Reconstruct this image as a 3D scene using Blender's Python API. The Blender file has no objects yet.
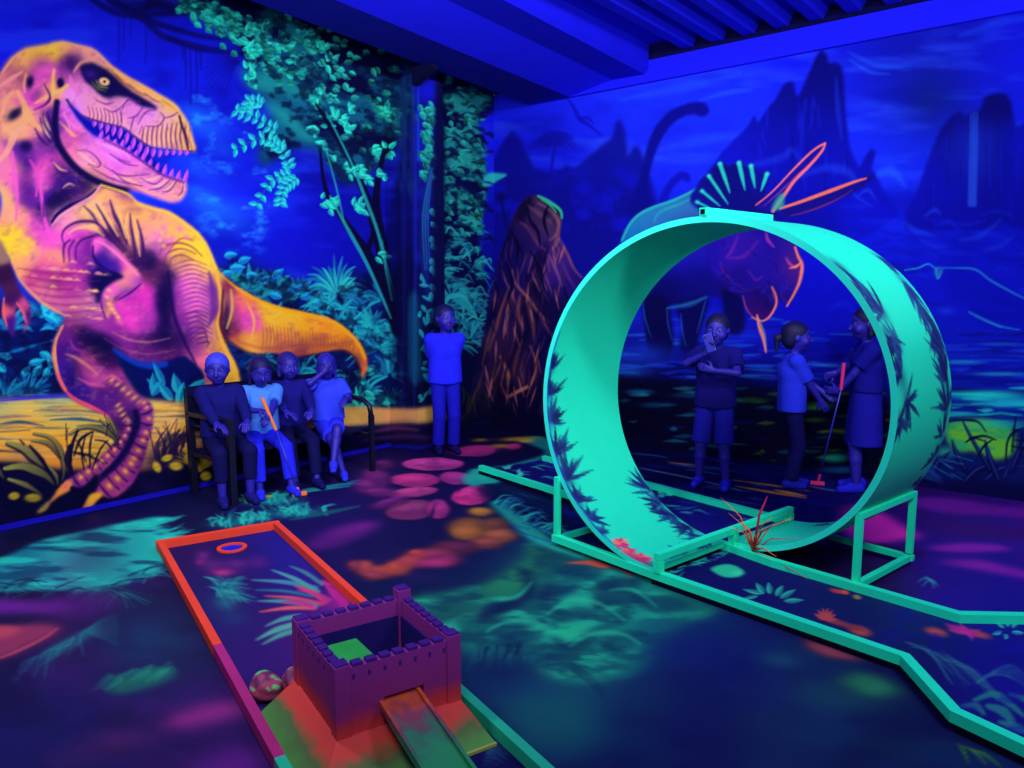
import bpy, bmesh, math, random
import numpy as np
from mathutils import Vector, Matrix

scene = bpy.context.scene
COL = scene.collection

# ------------------------------------------------------------------ camera
FPX = 752.0                      # focal length in pixels of a 1024 wide frame
CAM_Z = 1.6
PITCH = math.atan2(96, 752)
YAW = math.atan2(611, math.hypot(752, 96))
cam_data = bpy.data.cameras.new('camera')
cam_data.sensor_width = 36.0
cam_data.lens = 36.0 * FPX / 1024
cam_data.clip_start = 0.05
cam = bpy.data.objects.new('camera', cam_data)
cam.location = (0, 0, CAM_Z)
cam.rotation_euler = (math.pi / 2 - PITCH, 0, YAW)
COL.objects.link(cam)
scene.camera = cam

# ------------------------------------------------------------------ world, lamps, exposure
world = bpy.data.worlds.new('world')
scene.world = world
world.use_nodes = True
bg = world.node_tree.nodes['Background']
bg.inputs[0].default_value = (0.30, 0.28, 0.62, 1)
bg.inputs[1].default_value = 0.16
scene.view_settings.view_transform = 'Standard'
scene.view_settings.look = 'None'
scene.view_settings.gamma = 1
scene.view_settings.exposure = 0.0

LAMP_TINT = (0.86, 0.80, 1.0)


def lamp(name, loc, target, watts, size=(0.7, 0.25), spread=180):
    d = bpy.data.lights.new(name, 'AREA')
    d.shape = 'RECTANGLE'
    d.size, d.size_y = size
    d.energy = watts
    d.color = LAMP_TINT
    d.spread = math.radians(spread)
    o = bpy.data.objects.new(name, d)
    o.location = loc
    o.rotation_euler = (Vector(target) - Vector(loc)).to_track_quat('-Z', 'Y').to_euler()
    COL.objects.link(o)
    return o


# unseen ultraviolet floods; corner floor and ceiling lamps are fill, added to brighten them
lamp('flood_lamp_left_wall', (-1.1, .6, 2.6), (-5.7, 3.4, 1.3), 50, (1.2, .3), 116)
lamp('fill_light_corner_floor', (-3.3, .9, 3.5), (-4.5, 2.4, 0), 50, (.8, .3), 130)  # added fill, unseen, brightens the floor by the left wall
lamp('flood_lamp_middle', (-1.6, 2.9, 3.7), (-5.3, 6.6, 1.2), 60, (1.2, .3), 120)
lamp('flood_lamp_back_wall', (0.8, 2.6, 3.4), (-1.0, 6.7, 1.8), 128, (1.2, .3))
lamp('flood_lamp_low', (-0.2, 0.2, 2.2), (-1.6, 3.8, 0.4), 13, (.8, .3), 120)
lamp('fill_light_ceiling', (1.0, 4.6, 2.3), (-2.4, 4.6, 4.2), 46, (.8, .3), 120)  # added uplight, unseen, brightens the ceiling
lamp('fill_light_ceiling_left', (-3.7, .7, 2.7), (-3.7, 4.8, 4.1), 16, (.8, .3), 80)  # second added uplight, unseen, for the left part of the ceiling

# ------------------------------------------------------------------ geometry of the view, used to draft the murals
_cp, _sp = math.cos(PITCH), math.sin(PITCH)
FW = np.array([-math.sin(YAW) * _cp, math.cos(YAW) * _cp, -_sp])
RT = np.array([math.cos(YAW), math.sin(YAW), 0.0])
UP = np.cross(RT, FW)
EYE = np.array([0, 0, CAM_Z])


def sight(x, y):
    return FW * FPX + RT * (x - 512) + UP * (384 - y)


def at_z(x, y, z=0.0):
    d = sight(x, y)
    return EYE + d * ((z - CAM_Z) / d[2])


def at_x(x, y, X):
    d = sight(x, y)
    return EYE + d * (X / d[0])


def at_y(x, y, Y):
    d = sight(x, y)
    return EYE + d * (Y / d[1])


XL = -5.68        # left wall
YB = 6.72         # back wall
ZB = 3.56         # underside of the beams


def lin(c):
    c = np.asarray(c, dtype=np.float64) / 255.0
    return np.where(c <= 0.04045, c / 12.92, ((c + 0.055) / 1.055) ** 2.4)


TINT = np.array([0.86, 0.80, 1.0])


def paint(c):
    """paint pigment for a colour as it looks under the lamps"""
    return np.clip(lin(c) / TINT * 0.86, 0.0015, 0.9)


# ------------------------------------------------------------------ helpers: objects and materials
def put(o, label=None, cat=None, group=None, kind=None):
    if label: o['label'] = label
    if cat: o['category'] = cat
    if group: o['group'] = group
    if kind: o['kind'] = kind
    return o


def empty(name, loc, rz=0.0):
    o = bpy.data.objects.new(name, None)
    o.empty_display_size = 0.1
    o.location = loc
    o.rotation_euler = (0, 0, rz)
    COL.objects.link(o)
    return o


MATS = {}


def mat(name, rgb, rough=0.6, var=0.12, scale=14.0, bump=0.0, bscale=60.0, metal=0.0, spec=0.08):
    """plain painted / woven material: colour with a little noise variation and relief"""
    if name in MATS: return MATS[name]
    m = bpy.data.materials.new(name)
    m.use_nodes = True
    nt = m.node_tree
    b = nt.nodes['Principled BSDF']
    col = paint(rgb)
    tc = nt.nodes.new('ShaderNodeTexCoord')
    nz = nt.nodes.new('ShaderNodeTexNoise')
    nz.inputs['Scale'].default_value = scale
    nz.inputs['Detail'].default_value = 4
    nt.links.new(tc.outputs['Object'], nz.inputs['Vector'])
    mx = nt.nodes.new('ShaderNodeMix')
    mx.data_type = 'RGBA'
    mx.inputs['A'].default_value = (*np.clip(col * (1 - var * 1.6), 0, 1), 1)
    mx.inputs['B'].default_value = (*np.clip(col * (1 + var), 0, .95), 1)
    nt.links.new(nz.outputs['Fac'], mx.inputs['Factor'])
    nt.links.new(mx.outputs['Result'], b.inputs['Base Color'])
    b.inputs['Roughness'].default_value = rough
    b.inputs['Metallic'].default_value = metal
    b.inputs['Specular IOR Level'].default_value = spec
    if bump:
        n2 = nt.nodes.new('ShaderNodeTexNoise')
        n2.inputs['Scale'].default_value = bscale
        nt.links.new(tc.outputs['Object'], n2.inputs['Vector'])
        bp = nt.nodes.new('ShaderNodeBump')
        bp.inputs['Strength'].default_value = bump
        bp.inputs['Distance'].default_value = 0.01
        nt.links.new(n2.outputs['Fac'], bp.inputs['Height'])
        nt.links.new(bp.outputs['Normal'], b.inputs['Normal'])
    MATS[name] = m
    return m


def attr_mat(name, rough=0.7, bump=0.06, bscale=45.0, spec=0.25, mottle=0.10):
    """hand painted surface: pigment from the painted colour layer, slight mottling and plaster relief"""
    if name in MATS: return MATS[name]
    m = bpy.data.materials.new(name)
    m.use_nodes = True
    nt = m.node_tree
    b = nt.nodes['Principled BSDF']
    at = nt.nodes.new('ShaderNodeAttribute')
    at.attribute_name = 'paint'
    tc = nt.nodes.new('ShaderNodeTexCoord')
    nz = nt.nodes.new('ShaderNodeTexNoise')
    nz.inputs['Scale'].default_value = 9
    nz.inputs['Detail'].default_value = 6
    nt.links.new(tc.outputs['Object'], nz.inputs['Vector'])
    mr = nt.nodes.new('ShaderNodeMapRange')
    mr.inputs['To Min'].default_value = 1 - mottle
    mr.inputs['To Max'].default_value = 1 + mottle
    nt.links.new(nz.outputs['Fac'], mr.inputs['Value'])
    vm = nt.nodes.new('ShaderNodeVectorMath')
    vm.operation = 'SCALE'
    nt.links.new(at.outputs['Color'], vm.inputs[0])
    nt.links.new(mr.outputs['Result'], vm.inputs['Scale'])
    nt.links.new(vm.outputs['Vector'], b.inputs['Base Color'])
    b.inputs['Roughness'].default_value = rough
    b.inputs['Specular IOR Level'].default_value = spec
    n2 = nt.nodes.new('ShaderNodeTexNoise')
    n2.inputs['Scale'].default_value = bscale
    n2.inputs['Detail'].default_value = 3
    nt.links.new(tc.outputs['Object'], n2.inputs['Vector'])
    bp = nt.nodes.new('ShaderNodeBump')
    bp.inputs['Strength'].default_value = bump
    bp.inputs['Distance'].default_value = 0.02
    nt.links.new(n2.outputs['Fac'], bp.inputs['Height'])
    nt.links.new(bp.outputs['Normal'], b.inputs['Normal'])
    MATS[name] = m
    return m


def mesh_obj(name, verts, faces, m, parent=None, smooth=False, colors=None):
    me = bpy.data.meshes.new(name)
    verts = np.asarray(verts, dtype=np.float32)
    if isinstance(faces, np.ndarray) and faces.ndim == 2:
        k = faces.shape[1]
        me.vertices.add(len(verts)); me.vertices.foreach_set('co', verts.ravel())
        me.loops.add(faces.size); me.loops.foreach_set('vertex_index', faces.astype(np.int32).ravel())
        me.polygons.add(len(faces))
        me.polygons.foreach_set('loop_start', np.arange(0, faces.size, k, dtype=np.int32))
        me.update(calc_edges=True)
    else:
        me.from_pydata([tuple(map(float, v)) for v in verts], [], [list(map(int, f)) for f in faces])
    if smooth:
        me.polygons.foreach_set('use_smooth', np.ones(len(me.polygons), dtype=bool))
    if colors is not None:
        ca = me.color_attributes.new('paint', 'FLOAT_COLOR', 'POINT')
        c4 = np.ones((len(verts), 4), dtype=np.float32); c4[:, :3] = colors
        ca.data.foreach_set('color', c4.ravel())
    me.validate()
    me.update()
    if m is not None: me.materials.append(m)
    o = bpy.data.objects.new(name, me)
    COL.objects.link(o)
    if parent is not None: o.parent = parent
    return o


class MB:
    """collects simple solids into one mesh"""
    def __init__(self): self.v, self.f = [], []

    def add(self, v, f):
        n = len(self.v)
        self.v += [tuple(p) for p in v]
        self.f += [[i + n for i in q] for q in f]
        return self

    def hexa(self, p):       # 8 corners: bottom ring 0-3, top ring 4-7
        return self.add(p, [(3, 2, 1, 0), (4, 5, 6, 7), (0, 1, 5, 4), (1, 2, 6, 5), (2, 3, 7, 6), (3, 0, 4, 7)])

    def box(self, a, b):
        (x0, y0, z0), (x1, y1, z1) = a, b
        return self.hexa([(x0, y0, z0), (x1, y0, z0), (x1, y1, z0), (x0, y1, z0), (x0, y0, z1), (x1, y0, z1), (x1, y1, z1), (x0, y1, z1)])

    def bar(self, p, q, w, h=None, up=(0, 0, 1)):      # square tube between two points
        h = h or w
        p, q = Vector(p), Vector(q)
        d = (q - p).normalized(); u = Vector(up)
        if abs(d.dot(u)) > .98: u = Vector((1, 0, 0))
        s = d.cross(u).normalized(); u = s.cross(d).normalized()
        c = [(-1, -1), (1, -1), (1, 1), (-1, 1)]
        a = [p + s * (w / 2 * i) + u * (h / 2 * j) for i, j in c]
        b = [q + s * (w / 2 * i) + u * (h / 2 * j) for i, j in c]
        return self.add(a + b, [(3, 2, 1, 0), (4, 5, 6, 7), (0, 1, 5, 4), (1, 2, 6, 5), (2, 3, 7, 6), (3, 0, 4, 7)])

    def tube(self, pts, r, n=8):
        pts = [Vector(p) for p in pts]
        rs = r if isinstance(r, (list, tuple)) else [r] * len(pts)
        rings = []
        for i, p in enumerate(pts):
            d = (pts[min(i + 1, len(pts) - 1)] - pts[max(i - 1, 0)]).normalized()
            u = Vector((0, 0, 1)) if abs(d.z) < .9 else Vector((1, 0, 0))
            s = d.cross(u).normalized(); u = s.cross(d)
            rings.append([p + (s * math.cos(2 * math.pi * k / n) + u * math.sin(2 * math.pi * k / n)) * rs[i] for k in range(n)])
        v = [p for g in rings for p in g]
        f = []
        for i in range(len(pts) - 1):
            for k in range(n):
                k2 = (k + 1) % n
                f.append((i * n + k, i * n + k2, (i + 1) * n + k2, (i + 1) * n + k))
        f.append(tuple(range(n))[::-1]); f.append(tuple((len(pts) - 1) * n + k for k in range(n)))
        return self.add(v, f)

    def build(self, name, m, parent=None, bevel=0.0, smooth=False):
        o = mesh_obj(name, self.v, self.f, m, parent, smooth)
        if bevel:
            bm = bmesh.new(); bm.from_mesh(o.data)
            bmesh.ops.bevel(bm, geom=list(bm.edges), offset=bevel, segments=2, affect='EDGES', profile=.7)
            bm.to_mesh(o.data); bm.free()
        return o


# ------------------------------------------------------------------ painter: pigment layers on the walls and the floor
class Canvas:
    """a flat surface o + u*eu + v*ev carrying a fine grid of pigment; PX, PY is the drafting plan the mural is drawn on"""
    def __init__(self, o, eu, ev, U, V):
        self.o, self.eu, self.ev = (np.asarray(a, float) for a in (o, eu, ev))
        self.U, self.V = np.asarray(U), np.asarray(V)
        P = self.o + self.U[None, :, None] * self.eu + self.V[:, None, None] * self.ev
        self.P = P
        q = P - EYE
        d = np.maximum(q @ FW, 0.05)
        self.PX = (512 + FPX * (q @ RT) / d).astype(np.float32)
        self.PY = (384 - FPX * (q @ UP) / d).astype(np.float32)
        self.img = np.zeros(P.shape, np.float32)
        gx = np.hypot(np.gradient(self.PX, axis=1), np.gradient(self.PY, axis=1)); gy = np.hypot(np.gradient(self.PX, axis=0), np.gradient(self.PY, axis=0))
        self.cell = np.maximum(gx, gy).astype(np.float32)
        self.n = np.cross(self.eu, self.ev)

    def window(self, x0, y0, x1, y1):
        us, vs = [], []
        for x, y in ((x0, y0), (x1, y0), (x0, y1), (x1, y1)):
            d = sight(x, y)
            den = d @ self.n
            t = ((self.o - EYE) @ self.n) / den if abs(den) > 1e-9 else -1
            if t <= 0: us += [-1e9, 1e9]; vs += [-1e9, 1e9]; continue
            w = EYE + d * t - self.o
            us.append(w @ self.eu); vs.append(w @ self.ev)
        i0, i1 = np.searchsorted(self.U, [min(us), max(us)])
        j0, j1 = np.searchsorted(self.V, [min(vs), max(vs)])
        if i1 <= i0 or j1 <= j0: return None
        return slice(j0, j1), slice(i0, i1)


CV = []           # canvases that the drawing calls reach
CLIP = {}         # optional clip mask per canvas


def _blend(cv, s, mask, color, alpha=1.0):
    a = mask * alpha
    if id(cv) in CLIP: a = a * CLIP[id(cv)][s]
    c = np.asarray(color, np.float32)
    im = cv.img[s]
    cv.img[s] = im + (c - im) * a[..., None]


def spline(pts, closed=False, k=6):
    p = np.asarray(pts, float)
    n = len(p)
    out = []
    for i in range(n if closed else n - 1):
        if closed: a, b, c, d = p[(i - 1) % n], p[i], p[(i + 1) % n], p[(i + 2) % n]
        else: a, b, c, d = p[max(i - 1, 0)], p[i], p[i + 1], p[min(i + 2, n - 1)]
        t = np.linspace(0, 1, k, endpoint=False)[:, None]
        out.append(.5 * ((2 * b) + (c - a) * t + (2 * a - 5 * b + 4 * c - d) * t ** 2 + (3 * b - a - 3 * c + d) * t ** 3))
    if not closed: out.append(p[-1:])
    return np.concatenate(out)


def _blur(m, r):
    r = int(round(r))
    for ax in (0, 1):
        for _ in range(2):
            if r <= 0:
                continue
            pad = [(0, 0), (0, 0)]; pad[ax] = (r + 1, r)
            c = np.cumsum(np.pad(m, pad, mode='edge'), axis=ax)
            n = m.shape[ax]
            hi = np.take(c, np.arange(2 * r + 1, 2 * r + 1 + n), axis=ax)
            lo = np.take(c, np.arange(0, n), axis=ax)
            m = (hi - lo) / (2 * r + 1)
    return m.astype(np.float32)


def _inside(X, Y, p):
    x, y = X.ravel(), Y.ravel()
    res = np.zeros(x.shape, bool)
    for (ax, ay), (bx, by) in zip(p, np.roll(p, -1, 0)):
        if ay == by: continue
        c = (ay > y) != (by > y)
        if not c.any(): continue
        idx = np.nonzero(c)[0]
        res[idx] ^= x[idx] < (bx - ax) * (y[idx] - ay) / (by - ay) + ax
    return res.reshape(X.shape)


def poly_mask(cv, pts, soft=1, smooth=True, k=5):
    p = spline(pts, True, k) if smooth else np.asarray(pts, float)
    m = 3 + 2 * soft
    s = cv.window(p[:, 0].min() - m, p[:, 1].min() - m, p[:, 0].max() + m, p[:, 1].max() + m)
    if s is None: return None, None
    X, Y = cv.PX[s], cv.PY[s]
    return s, _blur(_inside(X, Y, p).astype(np.float32), soft)


def poly(pts, color, alpha=1.0, soft=1, smooth=True):
    for cv in CV:
        s, m = poly_mask(cv, pts, soft, smooth)
        if s is not None: _blend(cv, s, m, color, alpha)


def _idw(X, Y, anchors, bw):
    a = np.array([(x, y) for x, y, c in anchors], np.float32)
    col = np.array([c for x, y, c in anchors], np.float32)
    num = np.zeros(X.shape + (3,), np.float32); den = np.zeros(X.shape, np.float32)
    for (ax, ay), c in zip(a, col):
        d2 = (X - ax) ** 2 + (Y - ay) ** 2
        w = np.exp(-d2 / (2 * bw * bw)) + 1e-3 * bw * bw / (d2 + bw * bw) ** 1.5 * bw
        num += w[..., None] * c; den += w
    return num / den[..., None]


def field(pts, anchors, bw=9.0, alpha=1.0, soft=1, smooth=True):
    for cv in CV:
        s, m = poly_mask(cv, pts, soft, smooth)
        if s is None: continue
        c = _idw(cv.PX[s], cv.PY[s], anchors, bw)
        a = m * alpha
        if id(cv) in CLIP: a = a * CLIP[id(cv)][s]
        cv.img[s] += (c - cv.img[s]) * a[..., None]


def wash(anchors, bw=60.0):
    for cv in CV:
        cv.img[:] = _idw(cv.PX, cv.PY, anchors, bw)


def stroke(pts, w, color, alpha=1.0, soft=1.2, curve=True, fade=0.0):
    """brush stroke; w = half width, a number or (start, middle, end)"""
    p = spline(pts, False, 6) if curve and len(pts) > 2 else np.asarray(pts, float)
    t = np.linspace(0, 1, len(p))
    if isinstance(w, (int, float)): ws = np.full(len(p), float(w))
    else: ws = np.interp(t, np.linspace(0, 1, len(w)), w)
    mw = ws.max() + soft + 1
    for cv in CV:
        s = cv.window(p[:, 0].min() - mw, p[:, 1].min() - mw, p[:, 0].max() + mw, p[:, 1].max() + mw)
        if s is None: continue
        X, Y = cv.PX[s], cv.PY[s]
        if X.size == 0: continue
        best = np.full(X.shape, 1e9, np.float32); T = np.zeros(X.shape, np.float32)
        for i in range(len(p) - 1):
            ax, ay = p[i]; dx, dy = p[i + 1] - p[i]
            l2 = dx * dx + dy * dy + 1e-9
            h = np.clip(((X - ax) * dx + (Y - ay) * dy) / l2, 0, 1)
            d = np.hypot(X - ax - h * dx, Y - ay - h * dy) - (ws[i] + (ws[i + 1] - ws[i]) * h)
            b = d < best
            best = np.where(b, d, best)
            if fade: T = np.where(b, t[i] + (t[i + 1] - t[i]) * h, T)
        m = np.clip(.5 - best / np.maximum(soft, 1.15 * cv.cell[s]), 0, 1)
        if fade: m = m * np.clip(1 - T * fade, 0, 1)
        _blend(cv, s, m, color, alpha)


def glow(x, y, rx, ry, color, alpha=1.0, ang=0.0, hard=1.0):
    r = max(rx, ry) * 2.3
    ca, sa = math.cos(ang), math.sin(ang)
    for cv in CV:
        s = cv.window(x - r, y - r, x + r, y + r)
        if s is None: continue
        X, Y = cv.PX[s] - x, cv.PY[s] - y
        a = (X * ca + Y * sa) / rx; b = (-X * sa + Y * ca) / ry
        _blend(cv, s, np.exp(-((a * a + b * b) ** hard)), color, alpha)


def leaf(x, y, ang, L, W, color, color2=None, alpha=1.0, vein=None):
    """a pointed leaf from (x, y); W = half width; upper half in color, lower half in color2"""
    ca, sa = math.cos(ang), math.sin(ang)
    xs = [x, x + ca * L]; ys = [y, y + sa * L]
    m = W + 2
    for cv in CV:
        s = cv.window(min(xs) - m, min(ys) - m, max(xs) + m, max(ys) + m)
        if s is None: continue
        X, Y = cv.PX[s] - x, cv.PY[s] - y
        a = (X * ca + Y * sa) / L; b = -X * sa + Y * ca
        w = W * np.sin(math.pi * np.clip(a, 0, 1) ** .75)
        mk = np.clip(.5 + (w - np.abs(b)) / 1.2, 0, 1) * (a > 0) * (a < 1)
        _blend(cv, s, mk, color, alpha)
        if color2 is not None:
            _blend(cv, s, mk * np.clip(.5 + b / 1.2, 0, 1), color2, alpha)


_rs = np.random.RandomState(5)
_LAT = _rs.rand(256, 256).astype(np.float32)


def noise(x, y):
    xi, yi = np.floor(x).astype(int), np.floor(y).astype(int)
    fx, fy = x - xi, y - yi
    fx, fy = fx * fx * (3 - 2 * fx), fy * fy * (3 - 2 * fy)
    L = lambda i, j: _LAT[j & 255, i & 255]
    return (L(xi, yi) * (1 - fx) + L(xi + 1, yi) * fx) * (1 - fy) + (L(xi, yi + 1) * (1 - fx) + L(xi + 1, yi + 1) * fx) * fy


def fbm(x, y, o=4):
    v = np.zeros(np.shape(x), np.float32); a = .5; t = 0
    for k in range(o):
        v += a * noise(x * 2 ** k + 17 * k, y * 2 ** k + 31 * k); t += a; a *= .5
    return v / t


def texture(pts, color, sx, sy, lo, hi, alpha=1.0, soft=8, seed=0, smooth=True, skew=0.0):
    """noisy pigment inside an outline, sponged on where the noise lies between lo and hi"""
    for cv in CV:
        s, m = poly_mask(cv, pts, soft, smooth)
        if s is None: continue
        X, Y = cv.PX[s], cv.PY[s]
        n = fbm(X / sx + seed * 7.3 + Y * skew / sx, Y / sy + seed * 3.1)
        k = np.clip((n - lo) / (hi - lo), 0, 1)
        _blend(cv, s, m * k, color, alpha)


def clip_to(pts, soft=1, smooth=True):
    CLIP.clear()
    for cv in CV:
        full = np.zeros(cv.PX.shape, np.float32)
        s, m = poly_mask(cv, pts, soft, smooth)
        if s is not None: full[s] = m
        CLIP[id(cv)] = full


def graded(a, b, d0, d1):
    """grid positions from a to b with spacing going from d0 to d1"""
    out = [a]
    while out[-1] < b:
        t = (out[-1] - a) / (b - a)
        out.append(out[-1] + d0 + (d1 - d0) * t)
    out[-1] = b
    return np.array(out)


def canvas_object(cv, name, m, back=None, parent=None):
    """the painted surface as a mesh; back = vector to the rear face of the slab"""
    nv, nu = cv.PX.shape
    idx = np.arange(nv * nu).reshape(nv, nu)
    f = np.stack([idx[:-1, :-1], idx[:-1, 1:], idx[1:, 1:], idx[1:, :-1]], -1).reshape(-1, 4)
    v = cv.P.reshape(-1, 3)
    col = lin(cv.img.reshape(-1, 3))
    col *= (.5 + .5 * np.clip(col.max(1) / .25, 0, 1))[:, None]      # dark tones darkened further, to offset bounced light
    col = np.clip(col / TINT * .86, .0012, .9)
    if back is not None:
        k = len(v)
        cs = [idx[0, 0], idx[0, -1], idx[-1, -1], idx[-1, 0]]
        v = np.concatenate([v, v[cs] + np.asarray(back)])
        col = np.concatenate([col, col[cs]])
        ex = [(k + 3, k + 2, k + 1, k)] + [(cs[i], k + i, k + (i + 1) % 4, cs[(i + 1) % 4]) for i in range(4)]
        f = np.concatenate([f, np.array(ex)])
    o = mesh_obj(name, v, f, m, parent, False, col)
    return o
# ------------------------------------------------------------------ the painted walls: canvases
PIL_X, PIL_Y0, PIL_Y1 = -5.27, 5.07, 5.47      # pillar standing proud of the left wall
wl = Canvas((XL, 0, 0), (0, 1, 0), (0, 0, 1), np.concatenate([np.arange(-1.2, 1.5, .03), graded(1.5, YB, .0066, .0145)]), graded(0, 4.0, .0078, .0095))
wb = Canvas((0, YB, 0), (1, 0, 0), (0, 0, 1), np.concatenate([graded(XL, -.42, .0112, .0080), np.arange(-.41, .9, .03)]), graded(0, ZB + .19, .0088, .0088))
pf = Canvas((0, PIL_Y0, 0), (1, 0, 0), (0, 0, 1), np.arange(XL, PIL_X + .005, .01), graded(0, ZB, .009, .009))
pf.U[-1] = PIL_X
pf = Canvas(pf.o, pf.eu, pf.ev, pf.U, pf.V)
ps = Canvas((PIL_X, 0, 0), (0, 1, 0), (0, 0, 1), np.linspace(PIL_Y0, PIL_Y1, 32), graded(0, ZB, .009, .009))

R = random.Random(11)
TEAL, TEAL2, TEAL3, NAVY = (30, 205, 190), (20, 150, 165), (12, 95, 140), (6, 8, 62)

# ---- left wall and pillar: sky
CV = [wl, pf, ps]
wash([(-80, 20, (18, 24, 225)), (50, 20, (18, 24, 235)), (110, 15, (14, 16, 200)), (150, 25, (12, 16, 185)), (120, 60, (22, 36, 252)), (200, 60, (15, 25, 240)), (232, 85, (10, 10, 190)),
      (190, 130, (20, 50, 248)), (220, 160, (15, 32, 245)), (200, 205, (20, 58, 250)), (250, 230, (10, 16, 215)), (300, 245, (14, 15, 228)), (330, 200, (9, 9, 165)),
      (300, 110, (5, 10, 85)), (370, 130, (5, 5, 62)), (375, 255, (8, 8, 150)), (410, 250, (8, 8, 150)), (430, 250, (10, 10, 150)), (0, 205, (20, 30, 248)), (0, 320, (12, 40, 205)),
      (470, 120, (22, 25, 240)), (480, 160, (18, 22, 235)), (480, 250, (9, 9, 150)), (460, 330, (5, 15, 80)), (60, 370, (5, 20, 95)), (250, 300, (6, 25, 100)), (400, 350, (6, 12, 80)),
      (-60, 300, (10, 40, 190)), (20, 470, (8, 8, 60)), (200, 480, (8, 8, 62)), (350, 450, (8, 8, 60)), (440, 440, (8, 8, 50)), (420, 60, (10, 12, 120))], 45)
SKYL = [(-140, -60), (300, -60), (480, 100), (480, 300), (300, 300), (-140, 330)]
texture(SKYL, (8, 10, 170), 60, 34, .5, .75, .55, 10, 1)
texture(SKYL, (30, 60, 255), 70, 22, .52, .75, .5, 10, 3)
for x, y, rx, ry, a in [(196, 112, 20, 9, .6), (205, 128, 24, 10, .6), (222, 150, 18, 9, .4), (190, 160, 14, 6, .5), (202, 172, 26, 7, .45), (205, 200, 14, 9, .65), (222, 210, 20, 10, .6), (238, 222, 20, 12, .35), (195, 190, 12, 6, .5), (212, 222, 22, 10, .4)]:
    glow(x, y, rx, ry, (25, 120, 250), a * .8, .25)
texture([(185, 95), (260, 120), (270, 240), (215, 240), (188, 190)], (35, 140, 255), 16, 9, .55, .8, .8, 6, 9)
glow(240, 180, 40, 10, (10, 12, 190), .5, .2)
# dark vines, fronds and hanging roots across the sky
for p, w in [([(88, -4), (120, 14), (170, 14), (210, 12)], 3.2), ([(120, 4), (150, 20), (200, 36), (245, 40)], 3.0), ([(138, 12), (160, 34), (190, 44), (250, 56)], 3.2), ([(150, 0), (180, 10), (230, 22)], 5),
             ([(110, 0), (135, 12), (160, 0)], 4), ([(168, 38), (200, 50), (246, 54)], 2.2), ([(128, 14), (150, 24), (184, 30)], 1.6)]:
    stroke(p, (w, w, w * .5), (8, 8, 105), .8, 2.5)
glow(150, 6, 45, 8, (6, 6, 80), .8, .1)
for x, y0, y1, w in [(118, 6, 62, 1), (123, 12, 50, .8), (145, 20, 64, .7), (185, 48, 88, 1.2), (190, 50, 104, .8), (196, 52, 100, 1), (200, 50, 70, 1.4), (182, 46, 60, 1.5), (130, 8, 36, .8)]:
    stroke([(x, y0), (x + 1, (y0 + y1) / 2), (x + .5, y1)], (w, w * .8, .4), (8, 8, 130), .65, 2)
for k in range(16):
    a = 2.0 + k * .16
    stroke([(238, 62), (238 + 18 * math.cos(a), 62 + 18 * math.sin(a) - 3), (238 + 34 * math.cos(a), 64 + 34 * math.sin(a) + 4)], (1.4, 1, .3), (9, 9, 140), .55, 2)

# ---- far foliage behind the dinosaur
poly([(-120, 300), (0, 296), (60, 310), (110, 340), (185, 300), (230, 262), (260, 268), (300, 285), (330, 292), (350, 270), (390, 280), (440, 300), (490, 300), (490, 430), (300, 430), (-120, 415)], (5, 22, 100), .9, 6)
texture([(-120, 320), (60, 320), (120, 345), (230, 300), (440, 290), (440, 420), (-120, 410)], (8, 60, 150), 26, 14, .5, .7, .6, 8, 4)


def fern(x, y, r, n, c1, c2, a0=-math.pi, a1=0.0, w=2.2, droop=.25):
    """a spray of slender leaves around a centre"""
    for k in range(n):
        a = a0 + (a1 - a0) * (k + R.uniform(-.3, .3)) / max(1, n - 1)
        L = r * R.uniform(.7, 1.12)
        dx, dy = math.cos(a) * L, math.sin(a) * L
        c = c1 if R.random() < .55 else c2
        stroke([(x + dx * .12, y + dy * .12), (x + dx * .6, y + dy * .62), (x + dx, y + dy + abs(dx) * droop)], (w * .5, w, .4), c, R.uniform(.6, .95), 1.2)


def broad(x, y, n, L, W, c1, c2, a0=-2.6, a1=-.5, spread=6):
    for k in range(n):
        a = a0 + (a1 - a0) * (k + R.uniform(-.25, .25)) / max(1, n - 1)
        leaf(x + R.uniform(-spread, spread), y + R.uniform(-spread, spread), a, L * R.uniform(.8, 1.2), W * R.uniform(.8, 1.2), c1, c2, .95)


# bushes left of the dinosaur's leg
for x, y, r, n in [(45, 318, 26, 14), (10, 330, 26, 12), (-30, 330, 30, 14), (60, 330, 20, 10)]:
    fern(x, y, r, n, (20, 165, 215), (15, 110, 190), -2.9, .2, 2.2)
for k in range(9):
    a = -1.9 + k * .3
    leaf(46 + R.uniform(-3, 3), 316 + R.uniform(-4, 4), a, 17, 3.2, (30, 200, 225), (15, 130, 200))
stroke([(-20, 345), (20, 338), (60, 340)], (7, 9, 4), (5, 14, 95), .8, 4)
stroke([(0, 356), (25, 348), (54, 340)], (1.2, 1.6, .6), (20, 130, 190), .7, 2)
for (x, y, a, L, W) in [(22, 376, -.9, 13, 3.6), (34, 376, -1.0, 14, 4), (44, 378, -1.15, 13, 3.6), (28, 364, -.25, 18, 3.4), (40, 352, .55, 16, 4), (6, 372, -2.4, 15, 3.6), (0, 380, -2.7, 14, 3), (52, 368, -1.9, 12, 3), (12, 358, -2.9, 16, 3.2), (-12, 376, -1.1, 14, 4), (-30, 372, -.9, 15, 4)]:
    leaf(x, y, a, L, W, (22, 180, 200), (14, 120, 180))
for x0, x1 in [(30, 26), (38, 30), (46, 33), (24, 30), (52, 34)]:
    stroke([(x0, 374), ((x0 + x1) / 2 - 2, 384), (x1 - 4, 394)], (.8, 1.1, 1.1), (18, 150, 190), .8)
fern(30, 396, 26, 14, (16, 120, 165), (12, 85, 140), -3.0, -.15, 1.5, .1)
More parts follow.
